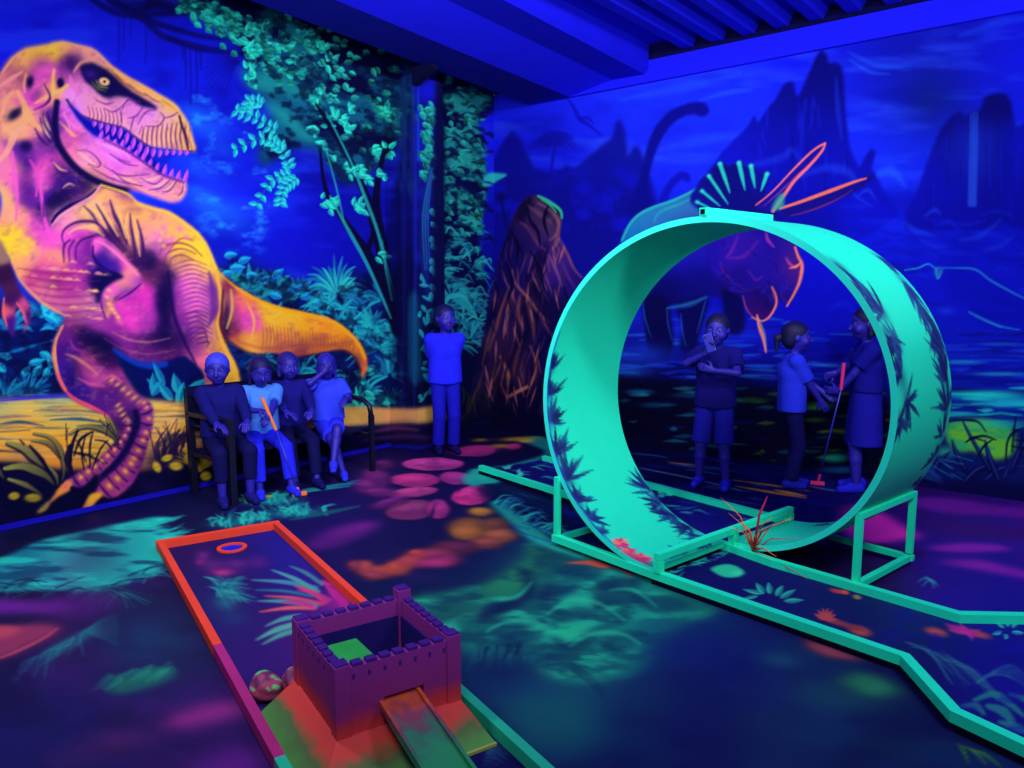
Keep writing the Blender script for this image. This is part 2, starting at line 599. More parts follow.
fern(6, 396, 24, 10, (16, 130, 170), (12, 85, 140), -3.0, -.15, 1.8, .1)
fern(-40, 396, 34, 14, (16, 130, 170), (12, 85, 140), -3.0, -.15, 2, .1)
# between the legs
poly([(110, 340), (140, 358), (190, 352), (205, 380), (200, 402), (150, 404), (128, 372)], (5, 14, 100), .9, 2)
stroke([(111, 345), (128, 356), (150, 364), (165, 364)], (3, 6, 3), (12, 60, 190), .8, 3)
broad(158, 392, 4, 24, 4.2, (22, 150, 190), (14, 100, 160), -2.6, -1.0, 8)
broad(178, 400, 5, 24, 4.6, (24, 165, 190), (14, 105, 165), -2.2, -.6, 9)
# the jungle band right of the shoulder
for x, y, r, n, w in [(232, 285, 26, 12, 2.4), (250, 290, 26, 12, 2.6), (275, 292, 26, 12, 2.6), (300, 296, 24, 12, 2.4), (322, 310, 24, 12, 2.2), (335, 290, 34, 20, 1.8), (352, 330, 30, 18, 2.2), (372, 330, 26, 16, 2.2), (382, 300, 22, 12, 1.8),
                      (378, 350, 30, 18, 2.0), (390, 375, 28, 18, 1.8), (366, 398, 26, 16, 2.0), (345, 395, 22, 12, 1.8), (300, 375, 26, 12, 1.6), (262, 360, 20, 10, 1.4), (325, 380, 26, 12, 1.6), (392, 340, 20, 12, 1.8)]:
    g = 1 if x > 320 else .85
    fern(x, y, r, n, (int(26 * g), int(175 * g), int(185 * g)), (int(16 * g), int(115 * g), int(160 * g)), -3.5, .5, w)
for x, y, L in [(224, 256, 14), (230, 268, 16), (222, 274, 12), (238, 262, 14), (258, 282, 14), (272, 278, 15), (288, 290, 16), (270, 294, 14), (246, 275, 12), (300, 298, 14), (312, 303, 14)]:
    leaf(x, y, R.uniform(-.7, .4), L, L * .26, (25, 170, 215), (14, 110, 190))
fern(338, 296, 30, 26, (40, 200, 190), (20, 120, 165), -3.6, .4, 1.3, .12)
for x, y in [(330, 303), (345, 308), (318, 316), (352, 322)]:
    for k in range(7):
        leaf(x, y, k * .9 + R.random() * .4, 13, 2, (28, 185, 190), (14, 110, 160), .9)
poly([(345, 376), (362, 384), (372, 398), (350, 404), (335, 392)], (5, 10, 70), .8, 4)
broad(372, 382, 6, 12, 3, (40, 210, 185), (20, 140, 150), -3.0, .4, 12)
fern(358, 408, 22, 16, (36, 210, 180), (20, 150, 150), -3.1, -.1, 1.8)
fern(392, 404, 20, 14, (30, 180, 165), (16, 120, 140), -3.1, -.1, 1.6)

texture([(215, 262), (262, 268), (330, 290), (350, 272), (400, 285), (436, 300), (436, 405), (330, 404), (240, 380)], (4, 8, 62), 9, 7, .48, .66, .62, 3, 120)
texture([(-140, 310), (60, 314), (60, 396), (-140, 398)], (4, 8, 66), 10, 7, .5, .68, .55, 3, 121)
# ---- big tree: canopy, leaves, branches, trunk
CANOPY = [(176, -8), (205, 22), (232, 40), (246, 60), (248, 82), (262, 96), (276, 108), (262, 140), (262, 165), (290, 150), (315, 148), (330, 165), (345, 185), (372, 168), (392, 150), (408, 120), (418, 100), (418, 50), (330, 20), (270, -8)]
poly(CANOPY, (5, 9, 70), .93, 3)
texture(CANOPY, (14, 120, 150), 34, 20, .42, .66, .75, 5, 6, True, -.5)
for p in [[(265, 6), (292, 20), (310, 34), (318, 48), (300, 40), (280, 28), (262, 18)], [(240, 70), (270, 74), (300, 84), (328, 100), (318, 104), (290, 96), (260, 92), (246, 84)], [(198, 4), (225, 20), (240, 36), (226, 34), (205, 18)],
          [(290, 52), (312, 66), (330, 76), (318, 80), (298, 70)], [(268, 98), (296, 118), (316, 136), (306, 140), (284, 124), (266, 110)]]:
    poly(p, (22, 150, 150), .8, 4)
poly([(375, 106), (392, 108), (400, 118), (398, 132), (386, 122), (376, 114)], (26, 140, 140), .75, 2)
for i in range(240):     # leaves of the canopy, laid in sprays that run down from the upper right
    t, u = R.random(), R.random()
    x = 190 + 150 * t + R.uniform(-16, 16)
    y = -2 + 118 * t * R.uniform(.25, 1.08) + 14 * u
    if x > 300 and y < (x - 262) * .34: continue
    a = R.uniform(-.3, .9) + (math.pi if R.random() < .2 else 0)
    b = R.uniform(.55, 1.0)
    leaf(x, y, a, R.uniform(7, 10), R.uniform(2, 3), (int(40 * b), int(235 * b), int(205 * b)), (int(24 * b), int(170 * b), int(170 * b)), .95)
for i in range(64):      # rounded single leaves near the pillar
    x = R.uniform(318, 412); y = R.uniform(36, 165)
    if y < (x - 262) * .34 + 6 or y > 200 - abs(x - 360) * .6: continue
    b = R.uniform(.6, .95)
    leaf(x, y, R.uniform(-.2, 1.3), R.uniform(8, 11), R.uniform(2.4, 3.2), (int(46 * b), int(225 * b), int(195 * b)), (int(20 * b), int(140 * b), int(150 * b)), .95)
for x, y, n in [(250, 30, 4), (262, 30, 4), (246, 52, 5), (250, 70, 5), (250, 82, 4), (286, 18, 4), (306, 36, 5), (322, 50, 5), (330, 62, 6), (300, 66, 5), (318, 96, 6), (326, 98, 5), (310, 128, 5), (318, 140, 5), (345, 130, 6), (352, 112, 6), (338, 118, 5), (330, 152, 5), (355, 172, 7), (345, 170, 5), (366, 178, 5), (390, 150, 5), (374, 150, 4), (386, 112, 4)]:
    for k in range(n):
        leaf(x + R.uniform(-4, 4), y + R.uniform(-3, 3), R.uniform(-2.2, 1.4), R.uniform(7, 11), R.uniform(2, 3), (44, 238, 205), (26, 175, 170))


texture(CANOPY, (4, 7, 62), 11, 7, .5, .66, .6, 2, 122, True, -.5)


def pinnate(p, n, L, W, c1, c2, both=True):
    q = spline(p, False, 8)
    stroke(p, (1, .8, .5), (14, 90, 130), .8)
    for k in range(n):
        f = k / (n - 1) * (len(q) - 2); i = int(f)
        x, y = q[i] + (q[i + 1] - q[i]) * (f - i)
        d = q[i + 1] - q[i]; a = math.atan2(d[1], d[0])
        for sg in ((1, -1) if both else (1,)):
            leaf(x, y, a + sg * R.uniform(.9, 1.3), L * R.uniform(.8, 1.1), W, c1, c2)


for p in [[(275, 130), (256, 118), (236, 110)], [(282, 148), (262, 138), (234, 150)], [(290, 168), (282, 150), (270, 140)], [(290, 175), (272, 180), (256, 206)], [(296, 178), (284, 188), (280, 204)], [(262, 104), (250, 100), (246, 112)]]:
    pinnate(p, 7, 9, 2.3, (40, 225, 210), (22, 150, 190))
# branches
for p, w in [([(392, 300), (372, 215), (350, 160), (316, 104)], (6, 4, 1)), ([(398, 330), (372, 262), (345, 222), (326, 190), (320, 150)], (6, 3.5, 1)), ([(384, 250), (376, 200), (384, 150)], (5, 4, 2)), ([(368, 250), (374, 225), (366, 200)], (3, 2, 1.5))]:
    stroke(p, w, (6, 6, 60), .95, 1.5)
for p, w in [([(392, 300), (380, 240), (366, 200), (350, 160), (326, 112)], (1.4, 1.8, .7)), ([(391, 318), (368, 266), (345, 224), (330, 196)], (1.2, 2.0, .8)), ([(396, 300), (386, 262), (382, 240)], (.7, 1, .5)), ([(344, 222), (336, 186), (326, 150)], (.7, .9, .4))]:
    stroke(p, w, (28, 150, 165), .9)
for x, y, n in [(325, 200, 8), (333, 206, 7), (356, 206, 8), (362, 210, 6), (380, 256, 5), (354, 175, 8), (381, 178, 4)]:
    for k in range(n):
        leaf(x + R.uniform(-5, 5), y + R.uniform(-4, 4), R.uniform(-2.4, 1.2), R.uniform(7, 11), R.uniform(1.8, 2.6), (40, 225, 195), (24, 150, 160))
# trunk up the pillar
poly([(386, 240), (400, 150), (404, 60), (440, 60), (438, 420), (398, 430), (392, 330)], (7, 7, 70), .5, 3)
poly([(404, 250), (392, 285), (398, 330), (408, 400), (420, 420), (420, 300), (412, 250)], (6, 6, 55), .75, 3)
for x, y0, y1, c in [(403, 60, 430, (14, 22, 120)), (408, 130, 420, (10, 10, 105)), (414, 70, 430, (18, 26, 150)), (398, 180, 420, (8, 8, 90)), (411, 60, 200, (12, 40, 120))]:
    stroke([(x, y0), (x + 1, (y0 + y1) / 2), (x, y1)], (1.5, 2.2, 1), c, .7, 3)
texture([(398, 50), (420, 50), (420, 180), (398, 180)], (14, 70, 120), 8, 30, .5, .7, .6, 3, 8)
poly([(409, 300), (416, 292), (420, 330), (420, 380), (410, 380), (408, 340)], (14, 120, 150), .55, 3)
stroke([(418.3, 72), (418.3, 160)], 1.2, (14, 60, 220), .75, 1.5)
# leaves on the far side of the pillar and of the wall strip beyond it
glow(428, 90, 12, 14, (16, 18, 210), .9)
for y, n in [(105, 8), (120, 12), (135, 12), (150, 12), (164, 10), (172, 8)]:
    for k in range(n):
        b = R.uniform(.55, 1)
        leaf(R.uniform(419, 432), y + R.uniform(-7, 7), R.uniform(-.4, 1.5), R.uniform(7, 10), R.uniform(2, 3), (int(40 * b), int(215 * b), int(190 * b)), (int(24 * b), int(140 * b), int(150 * b)), .95)
stroke([(433, 160), (424, 210), (424, 260), (430, 300)], (2, 3.5, 3), (10, 30, 110), .9, 2)
for dx in (0, 2.5, 5):
    stroke([(431 + dx * .4, 168), (423 + dx, 215), (425 + dx, 270)], (.6, .8, .4), (30, 110, 170), .7)
for y in (208, 222, 236, 244, 258, 266, 284, 292):
    leaf(431, y, R.uniform(.8, 1.5), 10, 2.6, (44, 220, 195), (26, 150, 165))
for k in range(40):
    y = R.uniform(276, 410)
    leaf(R.uniform(419, 434), y, R.uniform(-1.8, 1.4), R.uniform(6, 12), R.uniform(1.4, 2.2), (30, 175, 175), (18, 110, 150), .8)

CV = [wl, ps]
poly([(437, 66), (470, 78), (494, 96), (488, 112), (478, 124), (484, 145), (484, 170), (490, 178), (486, 196), (478, 230), (488, 300), (488, 430), (437, 430)], (6, 8, 70), .9, 2)
CV = [wl, wb]
VINE = [(437, 70), (470, 80), (492, 98), (486, 112), (478, 122), (486, 150), (484, 178), (486, 196), (480, 235), (482, 300), (437, 300)]
texture(VINE, (26, 150, 150), 12, 7, .42, .62, .9, 2, 12)
for p in [[(450, 130), (466, 128), (480, 140), (480, 152), (464, 150), (450, 142)], [(448, 156), (470, 150), (484, 164), (480, 180), (462, 176), (448, 168)], [(450, 186), (468, 192), (476, 206), (462, 208), (450, 198)], [(462, 214), (478, 218), (482, 228), (468, 232), (460, 226)], [(442, 96), (470, 92), (488, 102), (476, 112), (452, 112)], [(442, 192), (452, 198), (452, 212), (444, 204)]]:
    poly(p, (32, 165, 150), .8, 2)
    texture(p, (8, 50, 90), 7, 4, .5, .68, .7, 2, R.randint(0, 50))
poly([(486, 174), (498, 173), (506, 175), (498, 180), (490, 186), (482, 186)], (40, 190, 190), .95)
for k in range(70):
    x, y = R.uniform(439, 486), R.uniform(84, 240)
    stroke([(x, y), (x + R.uniform(4, 10), y + R.uniform(-3, 4)), (x + R.uniform(8, 16), y + R.uniform(0, 8))], (.6, R.uniform(1, 3), .5), (6, 10, 72), .7, 2)
for k in range(90):
    b = R.uniform(.45, 1)
    leaf(R.uniform(441, 482), R.uniform(84, 236), R.uniform(-.6, 1.2), R.uniform(5, 9), R.uniform(1.4, 2.4), (int(46 * b), int(215 * b), int(185 * b)), (int(20 * b), int(130 * b), int(140 * b)), .8)
for k in range(70):
    x, y = R.uniform(440, 482), R.uniform(232, 330)
    stroke([(x, y), (x + R.uniform(3, 8), y + R.uniform(-6, 1)), (x + R.uniform(8, 16), y + R.uniform(-3, 8))], (.6, 1.1, .4), R.choice([(30, 160, 170), (20, 110, 150), (40, 190, 180)]), .8)
for x, y in [(448, 312), (462, 326), (452, 300), (470, 340), (456, 345), (474, 310)]:
    fern(x, y, 22, 9, (26, 150, 165), (16, 100, 140), -2.6, .4, 1.5)
stroke([(441, 312), (448, 298), (462, 296), (472, 308)], (2, 2.6, .8), (36, 165, 175), .9)
for x in (439, 443):
    stroke([(x, 80), (x, 240)], 2, (5, 10, 50), .6, 4)
CV = [wl, pf, ps]

# ---- sand and the dark ground line
SAND = [(-140, 402), (0, 398), (90, 396), (180, 402), (240, 406), (330, 406), (400, 408), (418, 408), (438, 406), (446, 420), (430, 424), (360, 426), (300, 432), (200, 455), (150, 470), (60, 470), (0, 462), (-140, 475)]
field(SAND, [(-60, 410, (180, 180, 130)), (0, 403, (165, 190, 150)), (60, 404, (150, 180, 140)), (0, 415, (190, 165, 105)), (80, 414, (190, 175, 100)), (20, 428, (255, 180, 45)), (60, 425, (235, 190, 70)), (0, 440, (255, 170, 30)), (60, 440, (255, 160, 30)), (100, 430, (255, 175, 40)), (20, 455, (190, 130, 90)),
            (60, 458, (225, 130, 50)), (100, 455, (190, 140, 40)), (160, 410, (225, 205, 110)), (165, 422, (255, 175, 70)), (170, 432, (210, 140, 90)), (240, 415, (225, 170, 70)), (340, 412, (235, 180, 90)), (390, 412, (215, 160, 90)), (405, 416, (220, 140, 110)), (430, 412, (215, 180, 80)), (300, 418, (230, 170, 80)), (-80, 450, (190, 130, 70))], 14, 1, 1.5)
for k in range(130):
    x = R.uniform(-120, 190); y = R.uniform(402, 458); L = R.uniform(20, 70)
    c = R.choice([(90, 70, 90), (255, 205, 90), (160, 120, 90), (40, 80, 120), (255, 170, 40), (225, 190, 120), (120, 90, 110)])
    stroke([(x, y), (x + L / 2, y + R.uniform(-1.5, 1.5)), (x + L, y + R.uniform(-1, 2))], (.3, R.uniform(.7, 1.8), .3), c, R.uniform(.35, .8), 1.6)
for p in [[(0, 424), (20, 422), (44, 426)], [(50, 420), (80, 419), (110, 424)], [(0, 432), (30, 430)]]:
    stroke(p, (.5, 1.8, .4), (25, 70, 130), .8, 1.6)
for y in (398, 396):
    stroke([(-10, y + 4), (40, y), (75, y - 1)], (.6, 1, .5), (40, 20, 220), .8)
poly([(-140, 470), (0, 466), (60, 472), (150, 474), (190, 452), (260, 436), (360, 428), (404, 424), (420, 426), (446, 424), (446, 470), (200, 560), (-140, 610)], (8, 7, 64), .93, 4)
texture([(-140, 470), (60, 474), (200, 455), (420, 428), (440, 460), (200, 540), (-140, 600)], (40, 20, 90), 40, 16, .5, .75, .5, 6, 14)
for p, c in [([(372, 432), (395, 428), (418, 430)], (150, 60, 120)), ([(365, 440), (400, 436), (430, 438)], (90, 40, 110))]:
    stroke(p, (1, 3, 1), c, .6, 4)

# ---- the dinosaur
TREX = [(-6, 182), (-22, 165), (-30, 140), (-26, 112), (-14, 88), (0, 72), (5, 64), (14, 55), (26, 48), (43, 45), (62, 41), (78, 44), (95, 49.5), (111, 64.5), (126, 75), (143, 84.5), (161, 95), (174, 103), (182, 112.5), (188.5, 123), (193, 138.5), (195.6, 150.4), (187, 152), (160, 149.7), (148, 146), (135, 137), (123, 128), (113, 126), (96, 122), (83, 116.5), (67, 101),
        (92, 134), (106, 138), (127, 149), (143, 160), (153, 167), (164, 174.5), (184, 180), (187, 188), (183, 198.5), (174, 202.5), (161, 200), (143, 193.5), (127, 190), (130, 193.4), (136.5, 200.6), (152, 206.5), (169, 211), (184.6, 221), (200, 234), (209, 248), (219, 270),
        (235, 285), (261, 299.7), (281, 307), (305, 312), (329, 318), (346, 328), (359, 341), (367, 358), (367, 370), (362, 377.6), (360, 367), (353, 356), (342, 350), (320, 353), (295, 357), (274, 353), (252, 353), (235, 346), (225, 339), (229, 351), (236, 364), (240, 378), (244, 420), (205, 420), (205, 380),
        (198, 366), (183, 356), (170, 360), (153, 362), (133, 359), (112, 347), (121.6, 368), (132, 386), (142, 397), (150, 402), (153, 411), (152, 429), (147, 446), (142, 466), (133, 483), (120, 495), (112, 498), (102, 496), (96, 492), (100, 480), (96, 474), (84, 486), (72, 488), (64, 483), (72, 477), (84, 468), (98, 459), (111, 446), (118, 436), (111, 420), (103, 414), (90, 408.5), (72, 399), (63, 389), (56.5, 376), (52, 356.5), (54, 341), (61.7, 325), (64, 316), (52, 310), (41.6, 303), (30, 293), (19.5, 280), (13, 267), (6, 254), (-2, 244), (-6, 232), (0, 214), (1, 198)]
O, Y, P, M, V, D, K, L, G = (255, 170, 100), (255, 208, 50), (248, 85, 200), (205, 60, 190), (120, 30, 160), (34, 12, 115), (14, 8, 82), (238, 135, 238), (255, 145, 40)
TA = [(-30, 130, (230, 130, 130)), (-30, 180, O), (20, 60, O), (35, 52, Y), (50, 48, Y), (65, 45, O), (85, 52, (255, 150, 140)), (5, 80, (250, 140, 140)), (13, 72, (165, 80, 110)), (40, 62, (170, 60, 150)), (45, 75, P), (40, 95, P), (50, 92, O), (72, 62, (80, 25, 120)), (73, 70, (130, 45, 145)), (78, 72, (245, 120, 190)), (85, 60, (230, 150, 140)),
      (75, 95, L), (85, 95, (240, 140, 190)), (100, 103, (245, 150, 190)), (118, 100, (240, 150, 200)), (130, 108, (230, 120, 220)), (150, 110, L), (140, 120, (240, 140, 220)), (165, 115, (235, 160, 180)), (180, 118, (240, 170, 170)), (188, 135, (255, 175, 110)), (170, 140, (245, 165, 150)), (150, 135, (250, 160, 170)), (120, 118, (240, 150, 190)), (95, 112, (250, 150, 190)), (75, 105, L),
      (125, 79, O), (150, 92, O), (170, 103, Y), (185, 120, Y), (192, 140, (255, 190, 70)), (115, 90, (90, 40, 110)), (64, 115, (235, 90, 220)), (66, 140, (250, 100, 190)), (75, 155, (250, 120, 160)), (90, 150, (235, 110, 220)), (85, 160, (255, 160, 200)), (100, 170, (245, 120, 190)), (110, 160, (235, 110, 230)), (125, 180, (250, 140, 190)), (140, 185, (245, 130, 200)), (160, 185, (250, 140, 200)), (175, 192, (250, 150, 160)),
      (183, 190, (255, 150, 170)), (120, 165, (235, 100, 230)), (150, 180, (240, 120, 210)), (95, 173, (255, 170, 120)), (130, 189, (150, 70, 110)), (51, 140, D), (54, 122, D), (40, 128, (225, 100, 170)), (30, 125, (255, 170, 120)), (28, 158, (90, 28, 150)), (25, 190, (105, 30, 160)), (35, 195, (100, 30, 150)), (10, 170, (255, 120, 170)), (4, 195, (255, 180, 120)), (12, 215, (255, 160, 130)), (18, 185, P), (42, 180, P), (45, 165, (250, 80, 190)), (40, 150, (150, 50, 160)), (60, 168, (130, 40, 140)),
      (60, 190, (70, 22, 120)), (55, 205, K), (80, 193, (75, 25, 120)), (65, 178, D), (90, 182, K), (45, 215, (50, 14, 100)), (15, 235, Y), (10, 240, Y), (25, 250, Y), (30, 240, (255, 150, 150)), (20, 225, (255, 150, 130)), (35, 225, P), (40, 235, (225, 60, 200)), (50, 240, P), (30, 258, (240, 130, 150)), (55, 257, O), (50, 266, (225, 60, 170)), (65, 245, P), (72, 235, (230, 60, 200)), (78, 250, (190, 50, 180)), (86, 252, (110, 30, 150)),
      (60, 215, (255, 150, 190)), (70, 222, (250, 150, 170)), (85, 212, (255, 190, 120)), (100, 195, O), (95, 205, (255, 190, 140)), (110, 215, (250, 165, 140)), (120, 212, O), (140, 215, O), (160, 225, (255, 165, 120)), (175, 228, O), (195, 240, Y), (203, 255, Y), (150, 240, (250, 150, 160)), (158, 242, (240, 110, 205)), (130, 232, (225, 140, 110)), (118, 236, (70, 22, 100)), (128, 245, (120, 60, 100)), (142, 255, (60, 18, 100)), (140, 235, (245, 150, 130)),
      (35, 275, (190, 50, 130)), (60, 280, (165, 40, 120)), (22, 268, O), (45, 290, (220, 110, 140)), (80, 275, (190, 50, 160)), (70, 290, (170, 40, 150)), (95, 275, (50, 15, 130)), (105, 285, K), (60, 300, (205, 95, 150)), (80, 305, (210, 110, 150)), (90, 310, (180, 100, 160)), (95, 322, (160, 50, 160)), (75, 315, (170, 80, 130)), (110, 328, (150, 40, 150)), (135, 302, (200, 50, 170)), (130, 315, (240, 60, 190)), (147, 300, (235, 50, 190)), (150, 320, (180, 50, 170)), (120, 342, (125, 30, 140)), (150, 345, (100, 30, 120)),
      (165, 330, (40, 15, 100)), (164, 300, (28, 10, 92)), (170, 278, (50, 18, 95)), (158, 275, (130, 45, 110)), (172, 348, (90, 25, 110)), (182, 265, (250, 170, 110)), (190, 272, (240, 120, 190)), (185, 285, (240, 90, 210)), (200, 280, (250, 120, 200)), (205, 300, (245, 80, 220)), (192, 302, (235, 90, 210)), (178, 302, (150, 45, 155)), (196, 320, (220, 90, 190)), (180, 322, (120, 32, 135)), (211, 290, (95, 30, 150)), (213, 310, (80, 25, 150)), (219, 300, (255, 190, 120)), (220, 320, (255, 180, 80)), (190, 332, (80, 25, 125)), (200, 335, (140, 45, 140)), (210, 340, (240, 160, 110)), (217, 350, (255, 180, 50)), (226, 360, (255, 180, 50)), (207, 358, (250, 110, 150)), (199, 346, (130, 40, 135)),
      (195, 252, Y), (186, 250, Y), (206, 265, Y), (213, 275, (255, 190, 70)), (224, 290, (130, 30, 70)), (224, 310, (150, 40, 80)), (229, 328, (110, 25, 80)), (240, 305, (235, 80, 150)), (248, 320, (250, 80, 180)), (246, 297, G), (234, 346, (190, 80, 50)), (247, 345, (250, 170, 60)), (270, 310, (255, 188, 40)), (265, 345, (230, 140, 60)), (290, 320, (255, 182, 40)), (290, 340, (235, 135, 60)), (310, 325, (255, 165, 30)), (318, 345, (200, 100, 50)), (340, 333, (255, 155, 30)), (348, 346, (180, 85, 40)), (358, 350, (255, 150, 30)), (365, 365, (240, 110, 50)), (280, 351, (190, 85, 70)), (300, 354, (150, 60, 60)), (325, 322, G),
      (70, 335, (110, 30, 130)), (82, 335, (30, 10, 80)), (102, 345, (18, 8, 70)), (68, 350, (60, 15, 125)), (85, 363, (150, 50, 120)), (107, 358, (55, 14, 90)), (65, 370, (55, 20, 145)), (80, 388, (45, 14, 130)), (95, 376, (190, 62, 150)), (110, 381, (150, 45, 130)), (100, 397, (80, 25, 130)), (116, 396, (70, 20, 130)), (130, 393, (150, 60, 120)), (120, 406, (110, 30, 130)), (141, 410, (130, 45, 140)), (131, 416, (60, 18, 110)), (146, 428, (125, 38, 140)), (122, 432, (70, 22, 100)), (136, 452, (130, 40, 130)), (100, 465, (150, 55, 120)), (125, 478, (140, 40, 130)), (108, 486, (170, 55, 120)), (78, 480, (130, 40, 130)), (90, 470, (130, 50, 110))]
field(TREX, TA, 7.0)
clip_to(TREX)
texture(TREX, (255, 185, 130), 6, 4, .54, .74, .16, 1, 101)
texture(TREX, (110, 28, 140), 7, 5, .55, .76, .2, 1, 102, True, .4)
texture(TREX, (60, 14, 100), 26, 18, .58, .76, .2, 2, 103)
# soft form shadows
for x, y, rx, ry, a, ang in [(30, 82, 4, 7, .95, .2), (15, 114, 5, 10, .9, .9), (26, 146, 7, 6, .8, 0), (36, 96, 5, 9, .35, .6), (26, 178, 8, 24, .35, 0), (165, 305, 9, 34, .8, 0), (100, 283, 12, 9, .8, .6), (150, 262, 8, 14, .6, 0), (166, 340, 22, 10, .5, 0), (105, 345, 22, 9, .8, .6), (72, 374, 9, 14, .4, .3), (133, 425, 7, 14, .5, 0), (226, 320, 5, 22, .6, .05), (355, 360, 8, 8, .5, .8), (60, 198, 16, 9, .6, -.5)]:
    glow(x, y, rx, ry, K, a, ang, 1.4)
glow(60.5, 83, 4, 5.6, K, 1, 0, 2.2)
poly([(66, 62), (70, 57), (80, 57), (86, 59), (78, 63), (73, 72), (68, 70)], (50, 18, 105), .8, 2)
for p, w, c in [([(54, 70), (53, 80), (54, 92), (62, 90), (68, 85)], (1.4, 2, 1.4), (255, 200, 80)), ([(32, 105), (45, 98), (58, 92), (66, 86)], (1, 2.4, 1), (255, 180, 110)), ([(18, 92), (24, 104), (27, 114), (32, 122), (42, 130)], (2, 4, 2), (255, 175, 110)), ([(0, 86), (12, 78), (22, 72)], (1.5, 2.5, 1), (255, 150, 150)),
                ([(26, 74), (24, 84), (25, 92)], (1, 1.4, .8), (255, 160, 120)), ([(28, 100), (36, 106), (48, 102)], (1.5, 2, 1), (240, 70, 190)), ([(70, 76), (72, 84), (78, 92)], (1, 2.4, 2), (245, 110, 200)), ([(74, 72), (78, 66), (84, 62), (94, 60)], (.8, 1.8, .8), (250, 165, 120)), ([(0, 160), (8, 150), (16, 132), (24, 128)], (2, 3.5, 2), (255, 170, 140)), ([(12, 152), (14, 168), (17, 196), (16, 220)], (1.5, 2.2, 1), (250, 90, 200)),
                ([(40, 182), (42, 200), (45, 220), (54, 246)], (1.5, 2, 1.5), (250, 80, 205)), ([(0, 120), (6, 100), (14, 92)], (1, 2.5, 1), (255, 170, 120)), ([(30, 160), (38, 176), (36, 196)], (1, 2, 1), (230, 70, 190))]:
    stroke(p, w, c, .8, 2)
for p, w in [([(43, 114), (46, 124), (50, 134)], 1.6), ([(47, 112), (50, 122), (53, 130)], 1.5), ([(40, 118), (44, 130), (50, 142)], 1.4), ([(35, 128), (40, 138), (48, 146)], 1.5), ([(52, 160), (58, 170), (66, 174)], 1.2), ([(44, 84), (50, 96), (46, 104), (34, 110)], 1.5)]:
    stroke(p, (.4, w, .4), (50, 14, 110), .85, 2)
for p in [[(44, 116), (47, 124), (50, 130)], [(42, 124), (46, 132), (50, 138)], [(53, 162), (60, 169), (67, 171)], [(63, 188), (68, 184), (74, 185)]]:
    stroke(p, (.4, 1.2, .4), (240, 190, 140), .8, 1.6)
# jaw groove and mouth
stroke([(57, 102), (55, 122), (57, 140), (63, 152), (74, 166), (90, 178), (110, 186), (128, 191)], (3, 3.6, 3), K, .95, 3)
for p, c in [([(70, 128), (64, 112)], (255, 170, 160)), ([(60, 122), (72, 134), (76, 136)], (255, 180, 130)), ([(78, 152), (86, 158), (96, 166)], (255, 190, 170)), ([(62, 114), (74, 126), (84, 132)], (250, 120, 220)), ([(96, 142), (112, 148), (122, 156)], (255, 150, 240)), ([(104, 146), (120, 150), (130, 158)], (255, 150, 240)), ([(100, 152), (116, 160), (128, 166)], (250, 140, 240)), ([(130, 184), (150, 192), (166, 197)], (255, 170, 140)),
             ([(114, 176), (128, 180), (140, 184)], (255, 180, 170)), ([(140, 180), (150, 180), (160, 176)], (255, 190, 170)), ([(152, 186), (160, 186), (166, 180)], (255, 190, 170)), ([(164, 190), (170, 188), (174, 182)], (255, 190, 170)), ([(172, 196), (180, 196), (185, 188)], (255, 180, 150))]:
    stroke(p, (.6, 1.8, .6), c, .75, 1.8)
for p in [[(78, 150), (90, 152), (100, 162), (98, 167), (88, 164)], [(104, 166), (118, 174), (130, 176), (150, 174)], [(112, 170), (126, 182), (142, 186)], [(140, 178), (154, 184), (163, 178)], [(148, 190), (160, 188), (170, 180)], [(162, 192), (170, 190), (177, 180)], [(92, 168), (110, 178), (128, 184)], [(118, 160), (126, 164), (138, 166)], [(110, 154), (120, 160), (130, 162)], [(178, 196), (182, 192), (183, 186)]]:
    stroke(p, (.3, .9, .3), (90, 26, 130), .75, 1.5)
# eye patch and ridge
poly([(80, 68), (84, 63.5), (92, 63), (102, 67), (112, 74), (120, 82), (130, 90), (140, 96), (150, 102), (158, 108), (152, 109), (140, 106), (128, 98), (118, 96), (108, 98), (100, 95), (92, 87), (84, 80)], (12, 8, 88), .95, 1)
glow(90, 74, 7, 5, (60, 22, 140), .8, .4)
stroke([(92, 82), (98, 88), (106, 91)], (.6, 2, .6), (110, 110, 60), .8, 2)
stroke([(96, 80), (100, 86), (108, 88)], (.4, .8, .3), (190, 200, 90), .7)
glow(104.3, 81.6, 5.6, 4, (255, 195, 120), 1, .3, 4)
glow(104.5, 81.8, 1.6, 1.6, (20, 8, 60), 1, 0, 2)
glow(103, 83, 2.2, 1, (255, 140, 190), .6)
for p in [[(116, 76), (122, 82), (132, 88)], [(128, 84), (138, 92), (148, 96)], [(144, 92), (154, 100), (164, 103)], [(160, 100), (170, 106), (180, 114)], [(112, 70), (118, 77), (122, 80)]]:
    stroke(p, (.3, 1.1, .3), (120, 70, 60), .65, 1.8)
for p in [[(114, 71), (130, 82), (148, 93), (164, 103), (178, 112)]]:
    stroke(p, (.8, 1.3, 1), (255, 185, 90), .8)
